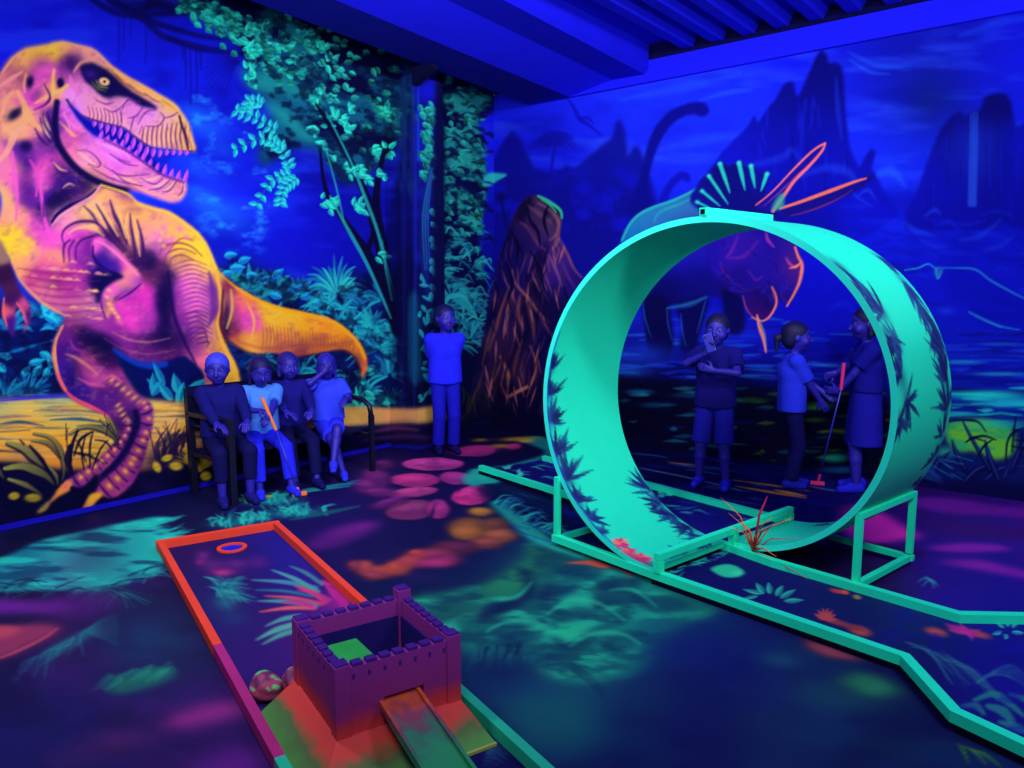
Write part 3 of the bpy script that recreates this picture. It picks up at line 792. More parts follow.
# face plates
for p in [[(104, 108), (112, 112), (120, 108), (128, 100)], [(122, 110), (128, 100), (140, 102)], [(128, 118), (136, 116), (144, 106)], [(138, 124), (146, 112), (156, 110)], [(146, 126), (158, 126), (164, 118), (160, 112)], [(164, 118), (172, 116), (178, 112)], [(120, 110), (122, 118), (118, 124)], [(134, 116), (132, 124), (130, 132)], [(142, 126), (139, 134)], [(96, 100), (106, 104), (114, 102)]]:
    stroke(p, (.4, .9, .4), (120, 36, 140), .8, 1.4)
for k in range(11):       # vertical folds of the upper lip
    x = 141 + k * 4.7
    stroke([(x + 3, 127 - k * .6), (x + 1.5, 136), (x + 1 + k * .35, 147 + min(k * .7, 3))], (.4, .9, .5), (110, 40, 110), .8, 1.3)
    stroke([(x + 5.2, 128 - k * .6), (x + 4, 137), (x + 3.6 + k * .35, 146)], (.4, 1.1, .6), (255, 195, 140), .6, 1.6)
for k in range(9):
    x = 89 + k * 4.0
    stroke([(x - 1, 106 + k * .8), (x + 1, 113 + k), (x, 119 + k * .9)], (.3, .8, .4), (130, 40, 130), .7, 1.3)
    stroke([(x + 1.4, 108 + k * .8), (x + 2.6, 114 + k), (x + 2, 119 + k * .9)], (.3, .9, .4), (255, 190, 170), .6, 1.3)
stroke([(179.5, 116), (182, 126), (187, 140), (188.5, 151)], (1.2, 1.5, .7), (70, 20, 90), .9, 1.4)
stroke([(67, 100), (76, 112), (90, 119), (113, 125.5), (123, 128), (135, 137), (148, 146), (160, 150), (187, 152), (195, 150.5)], (1.2, 1.1, 1.6), (60, 10, 80), .95, 1.3)
CLIP.clear()
# mouth interior and teeth
poly([(68, 102), (83, 117), (96, 122.5), (113, 126.5), (123, 129), (135, 138), (148, 147), (160, 151), (176, 152), (168, 162), (160, 174), (152, 166), (142, 159), (127, 149), (106, 138), (93, 134), (80, 122)], (10, 12, 165), 1, 1, True)
poly([(150, 148), (190, 152), (192, 158), (184, 178), (166, 174)], (18, 45, 235), .6, 1)
for k in range(15):
    t = k / 14
    x = 96 + 92 * t; y = np.interp(x, [96, 113, 123, 135, 148, 160, 195], [122, 126, 128.5, 138, 147, 150.5, 151])
    L_ = 6 + 7 * math.sin(math.pi * min(1, t * 1.25)) if t < .86 else 6
    leaf(x - 1, y - 1, 1.75, L_, 2.1, (225, 95, 235), (150, 60, 220), 1)
for k in range(13):
    t = k / 12
    x = 100 + 84 * t; y = np.interp(x, [92, 106, 127, 143, 153, 164, 186], [134, 139, 150, 161, 168, 175, 182])
    L_ = 6 + 6 * t + (3 if k % 3 == 0 else 0)
    leaf(x, y + 2, -1.3, L_, 1.9, (235, 90, 240), (170, 70, 225), 1)
for k in range(24):
    x = 104 + 78 * k / 23; y = np.interp(x, [92, 106, 127, 143, 153, 164, 186], [134, 139, 150, 161, 168, 175, 182])
    stroke([(x - 1, y), (x + 1.5, y + 3)], .6, (70, 20, 120), .7)
stroke([(120, 146), (143, 161), (164, 175), (184, 182)], (.6, .8, .6), (90, 25, 130), .7)
clip_to(TREX)
# throat pouch rim, chest and shoulder folds
stroke([(44, 216), (44, 205), (48, 195), (58, 186), (72, 180), (84, 176)], (1.5, 2, .8), (70, 20, 140), .7, 2.5)
stroke([(52, 222), (58, 214), (70, 206), (84, 200), (96, 190)], (1.2, 2.4, 1.2), (16, 8, 90), .95, 2)
stroke([(52, 226), (60, 216), (74, 207), (92, 196), (100, 186)], (.5, 1.6, .8), (255, 150, 190), .85, 1.5)
for p, w in [([(64, 245), (62, 236), (66, 228), (78, 222), (94, 222), (104, 230), (112, 240), (124, 252)], 1.7), ([(76, 260), (76, 248), (82, 240), (94, 236), (102, 236), (110, 240)], 1.3), ([(96, 204), (102, 214), (110, 228), (118, 240), (126, 250)], 1.8), ([(110, 200), (114, 214), (120, 226), (127, 244)], 2.4), ([(84, 206), (92, 214), (98, 224)], 1.2), ([(130, 214), (131, 226), (134, 244), (136, 262)], 1.5), ([(137, 220), (141, 234), (144, 254), (146, 268)], 1.8), ([(122, 262), (112, 250), (98, 238)], 1.2), ([(64, 262), (64, 246), (70, 240)], 1.2), ([(70, 262), (69, 250), (74, 240)], .8)]:
    stroke(p, (.5, w, .8), (60, 16, 105), .85, 2)
for p in [[(68, 234), (78, 228), (92, 228), (104, 236)], [(100, 204), (108, 218), (118, 236)], [(116, 204), (120, 216), (126, 238)], [(134, 216), (136, 232), (140, 256)], [(88, 206), (98, 214), (106, 228)], [(128, 212), (126, 226), (130, 244)]]:
    stroke(p, (.5, 1.7, .6), (255, 195, 110), .75, 1.8)
for p, w in [([(162, 262), (160, 252), (168, 245), (180, 243), (192, 247), (202, 256)], 1.5), ([(166, 262), (166, 255), (174, 250), (184, 249), (196, 254)], 1.2), ([(170, 266), (172, 258), (182, 255), (194, 260)], 1.1), ([(168, 252), (180, 239), (192, 240)], .8)]:
    stroke(p, (.5, w, .5), (150, 60, 90), .75, 1.8)
for x, y in [(162, 233), (168, 236), (176, 232), (181, 235), (170, 228), (186, 232), (160, 240), (164, 246)]:
    glow(x, y, 2.2, 2.2, (250, 195, 90), .8)
for x, y in [(164, 228), (158, 236), (172, 240), (180, 229), (187, 237)]:
    glow(x, y, 3, 2.6, (240, 110, 210), .7)
for k in range(60):       # scales on the belly and the throat
    x = R.uniform(24, 110); y = R.uniform(262, 322)
    if x < 13 + (y - 255) * .75 or y > 322: continue
    row = round(y / 9) * 9 + (x - 60) * .1
    stroke([(x - 3, row), (x, row - .8), (x + 4, row + .4)], (.4, 1.5, .4), R.choice([(250, 180, 120), (235, 150, 150), (225, 120, 150)]), .75, 1.5)
for k in range(8):
    y = 270 + k * 8
    stroke([(18 + k * 5, y - 2), (50 + k * 3, y + 3), (100, y + 4 - k)], (.4, 1.6, .4), (130, 26, 110), .5, 2.4)
for x, y in [(13, 228), (17, 236), (10, 238), (28, 240), (24, 246), (26, 252), (32, 244), (20, 232), (8, 246)]:
    glow(x, y, 3.4, 2.8, Y, .85)
stroke([(12, 262), (19, 279), (30, 292), (41, 302), (52, 309), (64, 315)], (1.4, 1.8, 1.2), (255, 165, 110), .9, 1.6)
stroke([(112, 332), (130, 340), (150, 342), (170, 338)], (.4, 1.2, .4), (210, 120, 140), .6, 2)
stroke([(104, 338), (125, 350), (150, 354), (175, 350)], (.4, 1, .4), (170, 80, 130), .5, 2)
# thigh wrinkles
for k in range(17):
    y = 262 + k * 4.6; b = 2.5 + k * .1
    x0, x1 = 173 + k * .9, 207 + k * .35
    stroke([(x0, y + 3), ((x0 + x1) / 2, y - 2), (x1, y + 3)], (.3, .9, .3), (120, 36, 140) if k % 2 else (150, 50, 120), .6, 1.5)
    stroke([(x0 + 6, y + 4), ((x0 + x1) / 2 + 3, y), (x1 - 2, y + 4)], (.3, .9, .3), (255, 165, 150) if k > 3 else (255, 190, 90), .45, 1.5)
stroke([(209, 272), (213, 290), (214, 312), (208, 326)], (1, 4, 1), (90, 28, 150), .7, 3)
for k in range(7):
    stroke([(184 + k * 2, 314 + k * 5), (196 + k * 2, 312 + k * 5), (207, 317 + k * 5)], (.3, 1.2, .3), (60, 18, 100), .6, 1.8)
stroke([(205, 242), (213, 262), (219, 285), (222, 305), (219, 325), (224, 345), (232, 362), (236, 380)], (1, 2.6, 2.4), (255, 185, 60), .85, 2)
stroke([(168, 272), (171, 300), (176, 322), (186, 345), (196, 364)], (1.4, 2, 1), (30, 10, 90), .8, 2.5)
# tail bands
stroke([(223, 290), (222, 312), (221, 326), (226, 342)], (1, 2.2, 1.2), (90, 20, 70), .9, 2)
stroke([(231, 290), (232, 310), (227, 328)], (1, 1.6, 1), (235, 190, 90), .7, 2)
stroke([(247, 302), (254, 320), (252, 338)], (.6, 1.4, .8), (255, 185, 60), .8, 1.6)
stroke([(272, 312), (275, 326), (272, 344)], (.6, 1.2, .6), (255, 185, 60), .5, 2)
for k in range(26):
    x = 262 + k * 3.6
    y0 = np.interp(x, [262, 300, 330, 352], [322, 330, 334, 342]); y1 = np.interp(x, [262, 300, 330, 352], [352, 354, 352, 354])
    stroke([(x, y0), (x + 1.5, (y0 + y1) / 2), (x, y1)], (.3, .8, .3), (150, 70, 60), .45, 1.5)
stroke([(236, 340), (262, 348), (300, 346), (330, 345), (345, 343)], (.4, 1.6, .4), (150, 70, 60), .5, 3)
stroke([(226, 338), (250, 353), (295, 358), (340, 351), (354, 357), (361, 370)], (1, 1.5, 1.2), (70, 22, 70), .7, 2)
stroke([(222, 274), (236, 287), (262, 302), (300, 313), (330, 321), (346, 331), (358, 343), (365, 358)], (1, 2.2, 1.4), (255, 168, 25), .9, 2)
stroke([(101, 185), (128, 194), (138, 203), (152, 208), (169, 213), (184, 223), (199, 236), (208, 250), (216, 268)], (1, 1.8, 1.6), (255, 200, 70), .9, 1.6)
stroke([(2, 73), (14, 57), (27, 49.5), (44, 46.5), (62, 42.5), (78, 45.5), (95, 51), (111, 66), (126, 76.5), (143, 86), (161, 96.5), (174, 105), (181, 114), (187, 125), (191, 140), (194, 150)], (1, 1.1, 1.3), (255, 180, 110), .85, 1.5)
# near leg: rim, knee, ringed toes
stroke([(62, 326), (55, 341), (54, 357), (58, 376), (65, 390)], (1.6, 2.6, 1.6), (255, 155, 95), .95, 1.6)
stroke([(58, 374), (64, 389), (74, 399), (91, 407), (104, 414), (110, 420)], (1.4, 2.2, 1), (255, 80, 110), .95, 1.6)
for p, c in [([(66, 354), (76, 358), (88, 366), (98, 375)], (210, 130, 110)), ([(78, 378), (90, 384), (104, 386)], (220, 80, 140)), ([(70, 340), (74, 348), (84, 352)], (150, 40, 150)), ([(104, 380), (112, 376), (122, 382)], (210, 90, 150))]:
    stroke(p, (.5, 1.6, .5), c, .8, 2.2)
for p0, p1, n, w in [((112, 380), (140, 402), 6, 4), ((118, 405), (128, 424), 5, 4)]:
    for k in range(n):
        t = k / (n - 1); glow(p0[0] + (p1[0] - p0[0]) * t, p0[1] + (p1[1] - p0[1]) * t, 3.4, 1.6, (235, 180, 80), .8, -.6)
toeA = spline([(143, 404), (148, 416), (145, 434), (139, 449), (133, 460), (127, 470), (117, 480), (107, 489)], False, 4)
toeB = spline([(127, 422), (127, 433), (121, 441), (114, 451), (105, 459), (97, 466), (88, 473), (79, 480)], False, 4)
stroke([(136, 412), (137, 424), (131, 440), (124, 454), (114, 466), (104, 475), (95, 484)], (3, 4, 3), K, .9, 3)
for toe, n, w in ((toeB, 10, 5.6), (toeA, 11, 8.2)):
    for k in range(n):
        i = int(k / (n - 1) * (len(toe) - 2)); c = toe[i]; d = toe[i + 1] - toe[i]; a = math.atan2(d[1], d[0]); s_ = .7 + .4 * k / n
        glow(c[0], c[1], 5.2 * s_, w * s_, (155, 45, 135), .85, a, 1.6)
        glow(c[0] - math.sin(a) * -2.2 - 1, c[1] - 1.5, 2.6 * s_, w * .45 * s_, (250, 165, 60) if k > 2 else (225, 150, 100), .95, a)
        nx, ny = -math.sin(a), math.cos(a)
        q = c + d / np.linalg.norm(d) * 4.6 * s_
        stroke([(q[0] + nx * w * s_, q[1] + ny * w * s_), (q[0] + d[0] * .3, q[1] + d[1] * .3), (q[0] - nx * w * s_, q[1] - ny * w * s_)], (.8, 1.2, .8), (40, 10, 90), .85, 1.6)
stroke([(137, 420), (133, 436), (126, 451), (115, 464), (104, 474), (96, 482)], (.8, 1.4, 1.2), K, .9, 2)
CLIP.clear()
# claws, far arm, near arm
poly([(72, 481), (64, 482), (56, 492), (49, 501), (44, 507), (36, 513), (45, 510.5), (50, 504), (60, 496), (70, 490)], (255, 150, 60), 1, 1)
glow(66, 486, 5, 3, (225, 90, 130), .6, -.8)
poly([(46, 502), (37, 512), (45, 510), (50, 504)], (215, 190, 80), .9, 1)
poly([(103, 494), (96, 492), (89, 496), (85, 504), (82, 513), (90, 508), (97, 501)], (255, 175, 50), 1, 1)
glow(86, 508, 3, 4, (200, 90, 110), .6)
stroke([(72, 488), (80, 494), (82, 502)], (2, 5, 2), (10, 6, 60), .8, 2)
FAR = [(-12, 238), (0, 240), (8, 256), (13, 271), (19.5, 289), (30.6, 307), (31, 319), (23.4, 333), (24.7, 318), (19.5, 307), (15.8, 308), (16, 323), (13, 337), (6.5, 327), (2.2, 312.5), (5, 296), (-4, 280), (-14, 262)]
field(FAR, [(0, 255, (150, 110, 100)), (5, 275, (60, 20, 80)), (8, 290, (80, 30, 90)), (12, 300, (60, 16, 100)), (3, 312, (240, 90, 110)), (8, 325, (60, 14, 120)), (22, 308, (225, 80, 130)), (28, 315, (50, 14, 110)), (25, 325, (170, 60, 140)), (13, 325, (70, 20, 140))], 5)
stroke([(4, 298), (3.5, 312), (7, 326)], (.8, 1.6, .8), (250, 95, 110), .8)
stroke([(17, 303), (23, 312), (26, 322)], (.8, 1.6, .8), (245, 90, 120), .8)
ARM = [(92, 246), (94, 238), (102, 237), (112, 244), (124, 256), (138, 271), (142, 278), (139, 285), (128, 292), (116, 297), (113, 302), (115, 310), (120, 318), (124, 326), (116, 321), (117, 316), (112, 312), (107, 319), (103, 310), (101, 300), (104, 290), (114, 282), (124, 277), (116, 272), (102, 270), (94, 258)]
stroke([(100, 268), (112, 276), (104, 290), (98, 300)], (3, 5, 3), (16, 8, 90), .7, 4)
field(ARM, [(98, 245, (250, 90, 200)), (106, 252, (40, 14, 130)), (102, 262, (50, 18, 140)), (115, 266, (60, 20, 150)), (112, 250, (250, 110, 190)), (126, 262, (250, 90, 170)), (134, 272, (250, 150, 130)), (138, 280, (150, 50, 170)), (130, 280, (235, 100, 180)), (124, 284, (250, 160, 120)), (116, 287, (245, 90, 190)), (126, 292, (90, 30, 150)), (107, 294, (235, 90, 190)), (104, 304, (140, 40, 150)), (111, 305, (240, 160, 110)), (115, 314, (230, 140, 110)), (121, 322, (230, 90, 170))], 5)
stroke([(95, 241), (104, 244), (118, 255), (132, 269), (138, 275)], (1, 1.6, 1), (250, 120, 190), .8)
stroke([(93, 246), (94, 258), (104, 268), (118, 274)], (.8, 1.4, .8), (20, 8, 100), .8)
for x, y in [(109, 290), (107, 297), (109, 304), (112, 309), (115, 313), (118, 317)]:
    glow(x, y, 2.6, 1.5, (250, 185, 110), .9, .5)
stroke([(141, 284), (130, 293), (118, 300)], (.6, 1.2, .6), (40, 12, 120), .8)
stroke([(106, 319), (102, 308), (100, 298)], (.4, .8, .4), (40, 12, 120), .8)

# ---- grasses in front of the sand
OLIVE, OLIVE2, INK = (165, 160, 75), (110, 110, 65), (14, 10, 62)
for p, w in [([(8, 444), (24, 450), (38, 462), (46, 470)], 6), ([(5, 470), (24, 468), (44, 476), (54, 486)], 6.5), ([(8, 480), (26, 486), (42, 496)], 4), ([(34, 434), (50, 438), (60, 450), (64, 470), (62, 482)], 3.2), ([(32, 441), (48, 444), (60, 458)], 2.6), ([(48, 466), (56, 476), (58, 486)], 2.6), ([(70, 434), (82, 428), (96, 428), (112, 436), (118, 444)], 3.2), ([(100, 420), (110, 428), (118, 438)], 2.5), ([(108, 418), (114, 428), (118, 440)], 2.2), ([(-30, 450), (-10, 462), (4, 480)], 6), ([(163, 452), (172, 440), (186, 434)], 3), ([(166, 458), (178, 444), (190, 440)], 2), ([(160, 446), (166, 440), (180, 430)], 1.5)]:
    stroke(p, (w * .4, w, w * .5), INK, .85, 2)
    stroke([(x, y - w * .25) for x, y in p], (w * .3, w * .68, .5), OLIVE, .9, 1.8, fade=.55)
for p, w in [([(70, 446), (68, 460), (72, 474)], 4), ([(67, 430), (67, 448)], 1.2), ([(78, 430), (72, 446), (70, 470)], 2), ([(92, 432), (80, 440), (74, 456)], 1.6), ([(86, 462), (80, 446), (76, 440)], 1), ([(84, 470), (82, 452), (86, 434)], 1.2), ([(90, 468), (90, 446), (93, 432)], 1.2), ([(74, 452), (90, 456), (98, 462)], 1.4), ([(95, 440), (106, 442), (112, 450)], 1.2), ([(92, 470), (100, 450), (108, 440)], 1), ([(30, 446), (42, 460), (50, 474)], 2.4), ([(24, 444), (20, 440)], 2), ([(66, 424), (66, 440)], .8), ([(108, 424), (106, 436)], .8), ([(104, 414), (110, 430)], .8), ([(84, 456), (72, 452)], 1), ([(96, 458), (104, 464)], 1.2)]:
    stroke(p, (w * .5, w, w * .4), INK, .9, 1.4)
for k in range(26):
    x = R.uniform(156, 184)
    stroke([(x, 462 + R.uniform(-4, 10)), (x + R.uniform(-5, 8), 446), (x + R.uniform(-8, 16), R.uniform(418, 436))], (1.1, .9, .3), (40, 20, 80), .7, 1.4)
glow(162, 460, 20, 16, (20, 10, 70), .7)
for x, y, rx, ry, a in [(14, 496, 6, 4, -.1), (33, 498, 9, 4.6, 0), (167, 458, 6, 3.4, -.3), (157, 467, 4, 6, -.5), (176, 466, 7, 4.6, .1), (188, 458, 4, 5, .1), (186, 450, 4, 3, 0), (206, 476, 6, 5, 0), (198, 452, 5, 3, -.4), (200, 462, 6, 3.4, -.2), (-14, 497, 8, 4.4, 0)]:
    glow(x, y, rx, ry, (205, 175, 40), .95, a, 2.6)
    stroke([(x - rx * .7, y + 1), (x + rx * .7, y - 1)], .5, (130, 110, 30), .6)
for k in range(14):
    a = -2.7 + k * .18
    stroke([(200, 470), (200 + 14 * math.cos(a), 468 + 12 * math.sin(a)), (200 + 30 * math.cos(a), 470 + 24 * math.sin(a))], (1.4, 1.8, .4), (150, 120, 40), .7)
glow(44, 506, 40, 10, (8, 6, 60), .35)
stroke([(185, 493), (300, 468), (400, 446)], (1.2, .8, .8), (14, 12, 150), .7, 2.5)
stroke([(370, 452), (400, 446), (418, 448), (436, 444)], (1, 2, 1), (16, 14, 190), .7, 3)
# near-black strip: shade under the beam painted onto the wall
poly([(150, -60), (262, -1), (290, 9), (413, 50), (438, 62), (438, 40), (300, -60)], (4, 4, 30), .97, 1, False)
# ------------------------------------------------------------------ back wall: night sky, peaks, horned dinosaur, water
CV = [wb]
wash([(500, 130, (20, 28, 246)), (600, 110, (25, 42, 252)), (560, 185, (14, 22, 228)), (650, 130, (25, 48, 254)), (720, 100, (22, 42, 250)), (680, 160, (22, 42, 252)), (860, 110, (18, 34, 240)), (885, 150, (20, 44, 254)), (900, 60, (14, 18, 170)), (925, 95, (8, 18, 120)), (950, 70, (10, 22, 150)), (1000, 50, (14, 16, 215)), (1010, 80, (18, 30, 240)), (930, 30, (14, 18, 185)), (820, 30, (16, 20, 230)),
      (900, 190, (20, 50, 250)), (700, 260, (10, 12, 190)), (640, 285, (10, 12, 175)), (520, 300, (8, 8, 140)), (560, 240, (12, 16, 200)), (610, 215, (12, 16, 205)), (800, 300, (10, 14, 205)), (880, 240, (10, 14, 205)), (960, 240, (12, 20, 200)), (1000, 300, (12, 18, 200)), (700, 330, (10, 14, 190)), (950, 345, (14, 24, 215)), (840, 350, (10, 14, 200)), (1010, 360, (12, 22, 200)), (950, 400, (10, 40, 170)), (700, 400, (6, 7, 60)), (640, 400, (6, 9, 70)), (820, 400, (7, 10, 70)), (900, 440, (10, 14, 90)), (1000, 450, (12, 30, 110)), (1100, 300, (14, 20, 210)), (1100, 420, (12, 30, 140)), (600, 440, (6, 6, 60))], 42)
texture([(500, 80), (1100, -40), (1100, 200), (880, 240), (500, 200)], (40, 80, 255), 70, 16, .52, .8, .55, 10, 21)
texture([(500, 80), (1100, -40), (1100, 260), (880, 260), (500, 240)], (8, 12, 170), 60, 26, .55, .8, .45, 10, 23)
for p, w, a in [([(620, 100), (660, 92), (700, 84), (740, 74)], 5, .3), ([(848, 52), (880, 66), (910, 66)], 3, .3), ([(850, 60), (870, 72), (890, 74)], 2, .35), ([(660, 150), (700, 140), (740, 136)], 6, .25), ([(870, 180), (890, 170), (905, 186)], 5, .4), ([(700, 100), (730, 92), (750, 90)], 3, .35), ([(960, 36), (1000, 22), (1030, 18)], 5, .25)]:
    stroke(p, (w * .3, w, w * .3), (40, 110, 255), a, w)
glow(928, 98, 30, 26, (8, 26, 105), .55)
poly([(480, 90), (492, 97), (494, 104), (484, 112)], (12, 60, 120), .7, 3)
# left silhouettes
FAR1 = [(486, 176), (498, 150), (506, 137), (512.5, 130), (519, 137), (526, 152), (534, 168), (548, 172), (562, 169), (566, 165), (575, 168), (587, 158), (600, 147), (612, 138), (616, 122), (620, 119), (625, 131), (628, 158), (633, 147), (638, 146), (644, 158), (652, 184), (660, 214), (650, 290), (488, 300)]
poly(FAR1, (9, 10, 140), .85, 1.5, False)
poly([(486, 200), (506, 172), (520, 176), (540, 190), (600, 190), (650, 200), (650, 330), (486, 330)], (9, 10, 140), .7, 6)
texture([(486, 190), (650, 180), (650, 320), (486, 330)], (14, 18, 215), 22, 18, .5, .7, .6, 6, 25)
for x0, y0, a0, a1 in [(556, 140, -2.9, .3), (548, 146, -3.1, -.2)]:
    for k in range(11):
        a = a0 + (a1 - a0) * k / 10
        stroke([(x0, y0), (x0 + 10 * math.cos(a), y0 + 8 * math.sin(a)), (x0 + 20 * math.cos(a), y0 + 14 * math.sin(a) + 5)], (1.4, 1.6, .4), (12, 14, 170), .75, 1.8)
stroke([(556, 140), (552, 165), (550, 190)], 1.6, (12, 13, 165), .75, 2)
stroke([(501, 197), (503, 210), (507, 228)], 1.4, (8, 8, 110), .8)
glow(501, 197, 7, 6, (8, 8, 110), .85, 0, 1.6)
stroke([(568, 99), (574, 108), (580, 119), (590, 126), (602, 136)], (.8, 2.6, .6), (12, 14, 190), .8, 1.5)
stroke([(580, 119), (588, 118), (594, 124)], (2, 2, .5), (12, 14, 190), .7)
poly([(628, 215), (640, 178), (646, 150), (655, 128), (670, 111), (686, 104), (698, 102), (706, 104), (709, 112), (702, 117), (692, 114), (676, 121), (662, 138), (652, 164), (648, 188), (654, 215)], (8, 9, 135), .92, 1)
poly([(656, 212), (662, 192), (672, 178), (682, 171.5), (690, 175), (689, 183), (682, 180), (673, 188), (666, 203)], (12, 14, 175), .92, 1)
# central peaks
PEAK = [(700, 182), (722, 152), (740, 134), (749, 124), (754, 115), (758, 123), (768, 108), (775, 100), (784, 84), (790, 81), (794, 83), (796, 96), (799, 96), (805, 82), (811, 68), (816, 56), (822, 49), (827, 55), (829, 64), (836, 62), (842, 67), (844, 78), (845.5, 112), (850, 148), (859, 168), (865, 157), (870, 149), (876, 150), (872, 169), (884, 190), (900, 215), (860, 240), (700, 240)]
field(PEAK, [(720, 165, (14, 20, 205)), (750, 140, (11, 15, 175)), (785, 95, (8, 9, 135)), (790, 130, (10, 13, 165)), (822, 60, (7, 7, 115)), (815, 95, (7, 8, 120)), (838, 75, (8, 9, 135)), (830, 130, (10, 13, 165)), (845, 160, (12, 16, 190)), (872, 155, (9, 10, 140)), (800, 180, (10, 13, 175)), (740, 180, (12, 15, 190)), (870, 200, (12, 18, 205)), (800, 220, (9, 11, 160))], 22, 1, 1, False)
clip_to(PEAK, 1, False)
for k in range(40):
    x = R.uniform(756, 850); y = R.uniform(90, 190); L_ = R.uniform(12, 34)
    stroke([(x, y), (x + R.uniform(-1, 2), y + L_ / 2), (x + R.uniform(-1, 3), y + L_)], (.4, R.uniform(.8, 2), .4), R.choice([(7, 8, 120), (20, 32, 220), (12, 16, 190)]), .45, 2)
stroke([(836, 78), (838, 110), (842, 140)], (.8, 2.5, 1), (25, 60, 230), .4, 3)
stroke([(806, 100), (802, 130), (800, 170)], (1, 2, 1), (18, 30, 210), .5, 3)
CLIP.clear()
for p, w, a in [([(700, 178), (740, 168), (780, 158), (792, 150), (800, 160)], 4, .35), ([(800, 176), (826, 168), (848, 172), (856, 184)], 5, .45), ([(858, 196), (868, 190), (876, 200)], 2, .5), ([(850, 188), (858, 198), (872, 206)], 2, .4)]:
    stroke(p, (w * .3, w, w * .3), (30, 66, 235), a, w)
poly([(880, 192), (905, 190), (925, 192), (930, 215), (890, 215)], (9, 12, 175), .6, 4)
# right peak with a waterfall
PK2 = [(905, 212), (916, 194), (925, 168), (933, 147), (940, 131), (946, 122), (953, 115), (959, 111), (966, 116), (974, 110), (981, 110), (983, 99), (988, 95), (997, 93), (1005, 93), (1011, 101), (1014, 118), (1016, 127), (1026, 122), (1060, 110), (1110, 130), (1110, 230), (905, 230)]
field(PK2, [(930, 180, (11, 14, 175)), (955, 125, (7, 8, 118)), (960, 160, (9, 11, 145)), (975, 150, (22, 50, 200)), (992, 105, (7, 7, 112)), (1000, 150, (7, 8, 118)), (1000, 190, (9, 11, 150)), (1022, 150, (12, 17, 200)), (1022, 190, (10, 13, 165)), (950, 205, (10, 12, 165)), (1060, 150, (9, 11, 140))], 16, 1, 1, False)
clip_to(PK2, 1, False)
for k in range(46):
    x = R.uniform(925, 1020); y = R.uniform(105, 190); L_ = R.uniform(16, 50)
    stroke([(x, y), (x + R.uniform(-1, 1), y + L_)], (.5, R.uniform(.8, 2.2), .5), R.choice([(7, 8, 115), (16, 24, 200), (11, 15, 170)]), .45, 2.4)
for x, w in ((974, 1.6), (977, 1.2), (971, 1)):
    stroke([(x, 112), (x - .5, 150), (x - 2, 205)], (w * .6, w, w * 1.4), (40, 100, 235), .55, 2.4)
CLIP.clear()
# surf, low rocks
for k in range(90):
    x = R.uniform(820, 1060); y = R.uniform(200, 320); L_ = R.uniform(12, 50)
    stroke([(x, y + R.uniform(-3, 3)), (x + L_ / 2, y + R.uniform(-6, 4)), (x + L_, y + R.uniform(-4, 8))], (.4, R.uniform(1, 4), .4), R.choice([(10, 12, 160), (22, 44, 232), (14, 20, 215), (9, 10, 150)]), .35, 4)
for p, w, a in [([(905, 222), (918, 232), (934, 236)], 3, .35), ([(960, 240), (980, 236), (1000, 220)], 3, .35), ([(920, 240), (936, 247), (946, 246)], 2.2, .3), ([(925, 216), (935, 210), (940, 214)], 2, .5), ([(985, 250), (1000, 246), (1014, 236)], 2.4, .3)]:
    stroke(p, (w * .3, w, w * .3), (34, 80, 240), a, 4)
for p, w in [([(905, 270), (918, 268), (928, 264), (936, 269)], .8), ([(936, 268), (955, 268), (975, 269.5), (990, 280), (1006, 289), (1024, 298), (1060, 310)], 1.0), ([(936, 269), (938, 278), (942, 270)], 1.4), ([(969, 312), (985, 320), (1001, 327)], 1.3), ([(975, 316), (1000, 326), (1020, 330)], .8)]:
    stroke(p, (w * .6, w, w * .6), (40, 170, 225), .85, 1.4)
glow(938, 272, 4, 4, (40, 150, 200), .7)
poly([(940, 270), (975, 272), (1000, 290), (1030, 304), (1080, 330), (990, 322), (960, 300)], (10, 14, 180), .55, 4)
glow(946, 311, 9, 4, (24, 60, 245), .7)
# water and reflections
for k in range(150):
    y = R.uniform(318, 382); x = R.uniform(590, 905); L_ = R.uniform(8, 44)
    br = max(0, 1 - abs(y - 350) / 40)
    stroke([(x, y), (x + L_ / 2, y + R.uniform(-1, 1)), (x + L_, y + R.uniform(-1, 1))], (.3, R.uniform(.7, 2.4), .3), R.choice([(26, 90, 232), (10, 20, 170), (36, 130, 225), (8, 10, 110), (18, 50, 225)]), .65 * (.5 + .5 * br), 1.6)
# horned dinosaur: back, legs, head
for x, y, rx, ry in [(630, 318, 16, 10), (672, 330, 40, 12), (735, 335, 40, 10), (712, 318, 24, 10)]:
    glow(x, y, rx, ry, (18, 44, 225), .55)
BACK = [(618, 262), (622, 238), (628, 225), (638, 214), (652, 207), (672, 200), (688, 193), (698, 188), (706, 200), (720, 214), (745, 232), (752, 260), (742, 296), (707, 297), (690, 304), (668, 308), (672, 348), (650, 352), (645, 320), (640, 300), (626, 300)]
field(BACK, [(625, 240, (20, 120, 195)), (640, 220, (26, 140, 185)), (665, 206, (30, 150, 185)), (690, 197, (26, 130, 190)), (655, 222, (45, 90, 190)), (690, 212, (60, 90, 170)), (640, 260, (12, 20, 175)), (680, 250, (20, 14, 175)), (720, 250, (28, 12, 170)), (660, 290, (8, 8, 110)), (660, 330, (6, 6, 84)), (700, 285, (10, 10, 125)), (740, 270, (24, 10, 120)), (690, 235, (30, 34, 160))], 14)
stroke([(622, 240), (630, 224), (640, 214), (654, 207), (674, 200), (697, 189)], (1, 1.3, 1), (40, 185, 190), .9, 1.6)
stroke([(654, 222), (660, 212), (680, 204), (696, 196)], (.6, 1.4, .6), (45, 170, 190), .7, 2)
LEG2 = [(676, 304), (706, 296), (708, 306), (700, 334), (696, 350), (680, 350), (682, 326)]
poly(LEG2, (7, 6, 92), .95, 1.5)
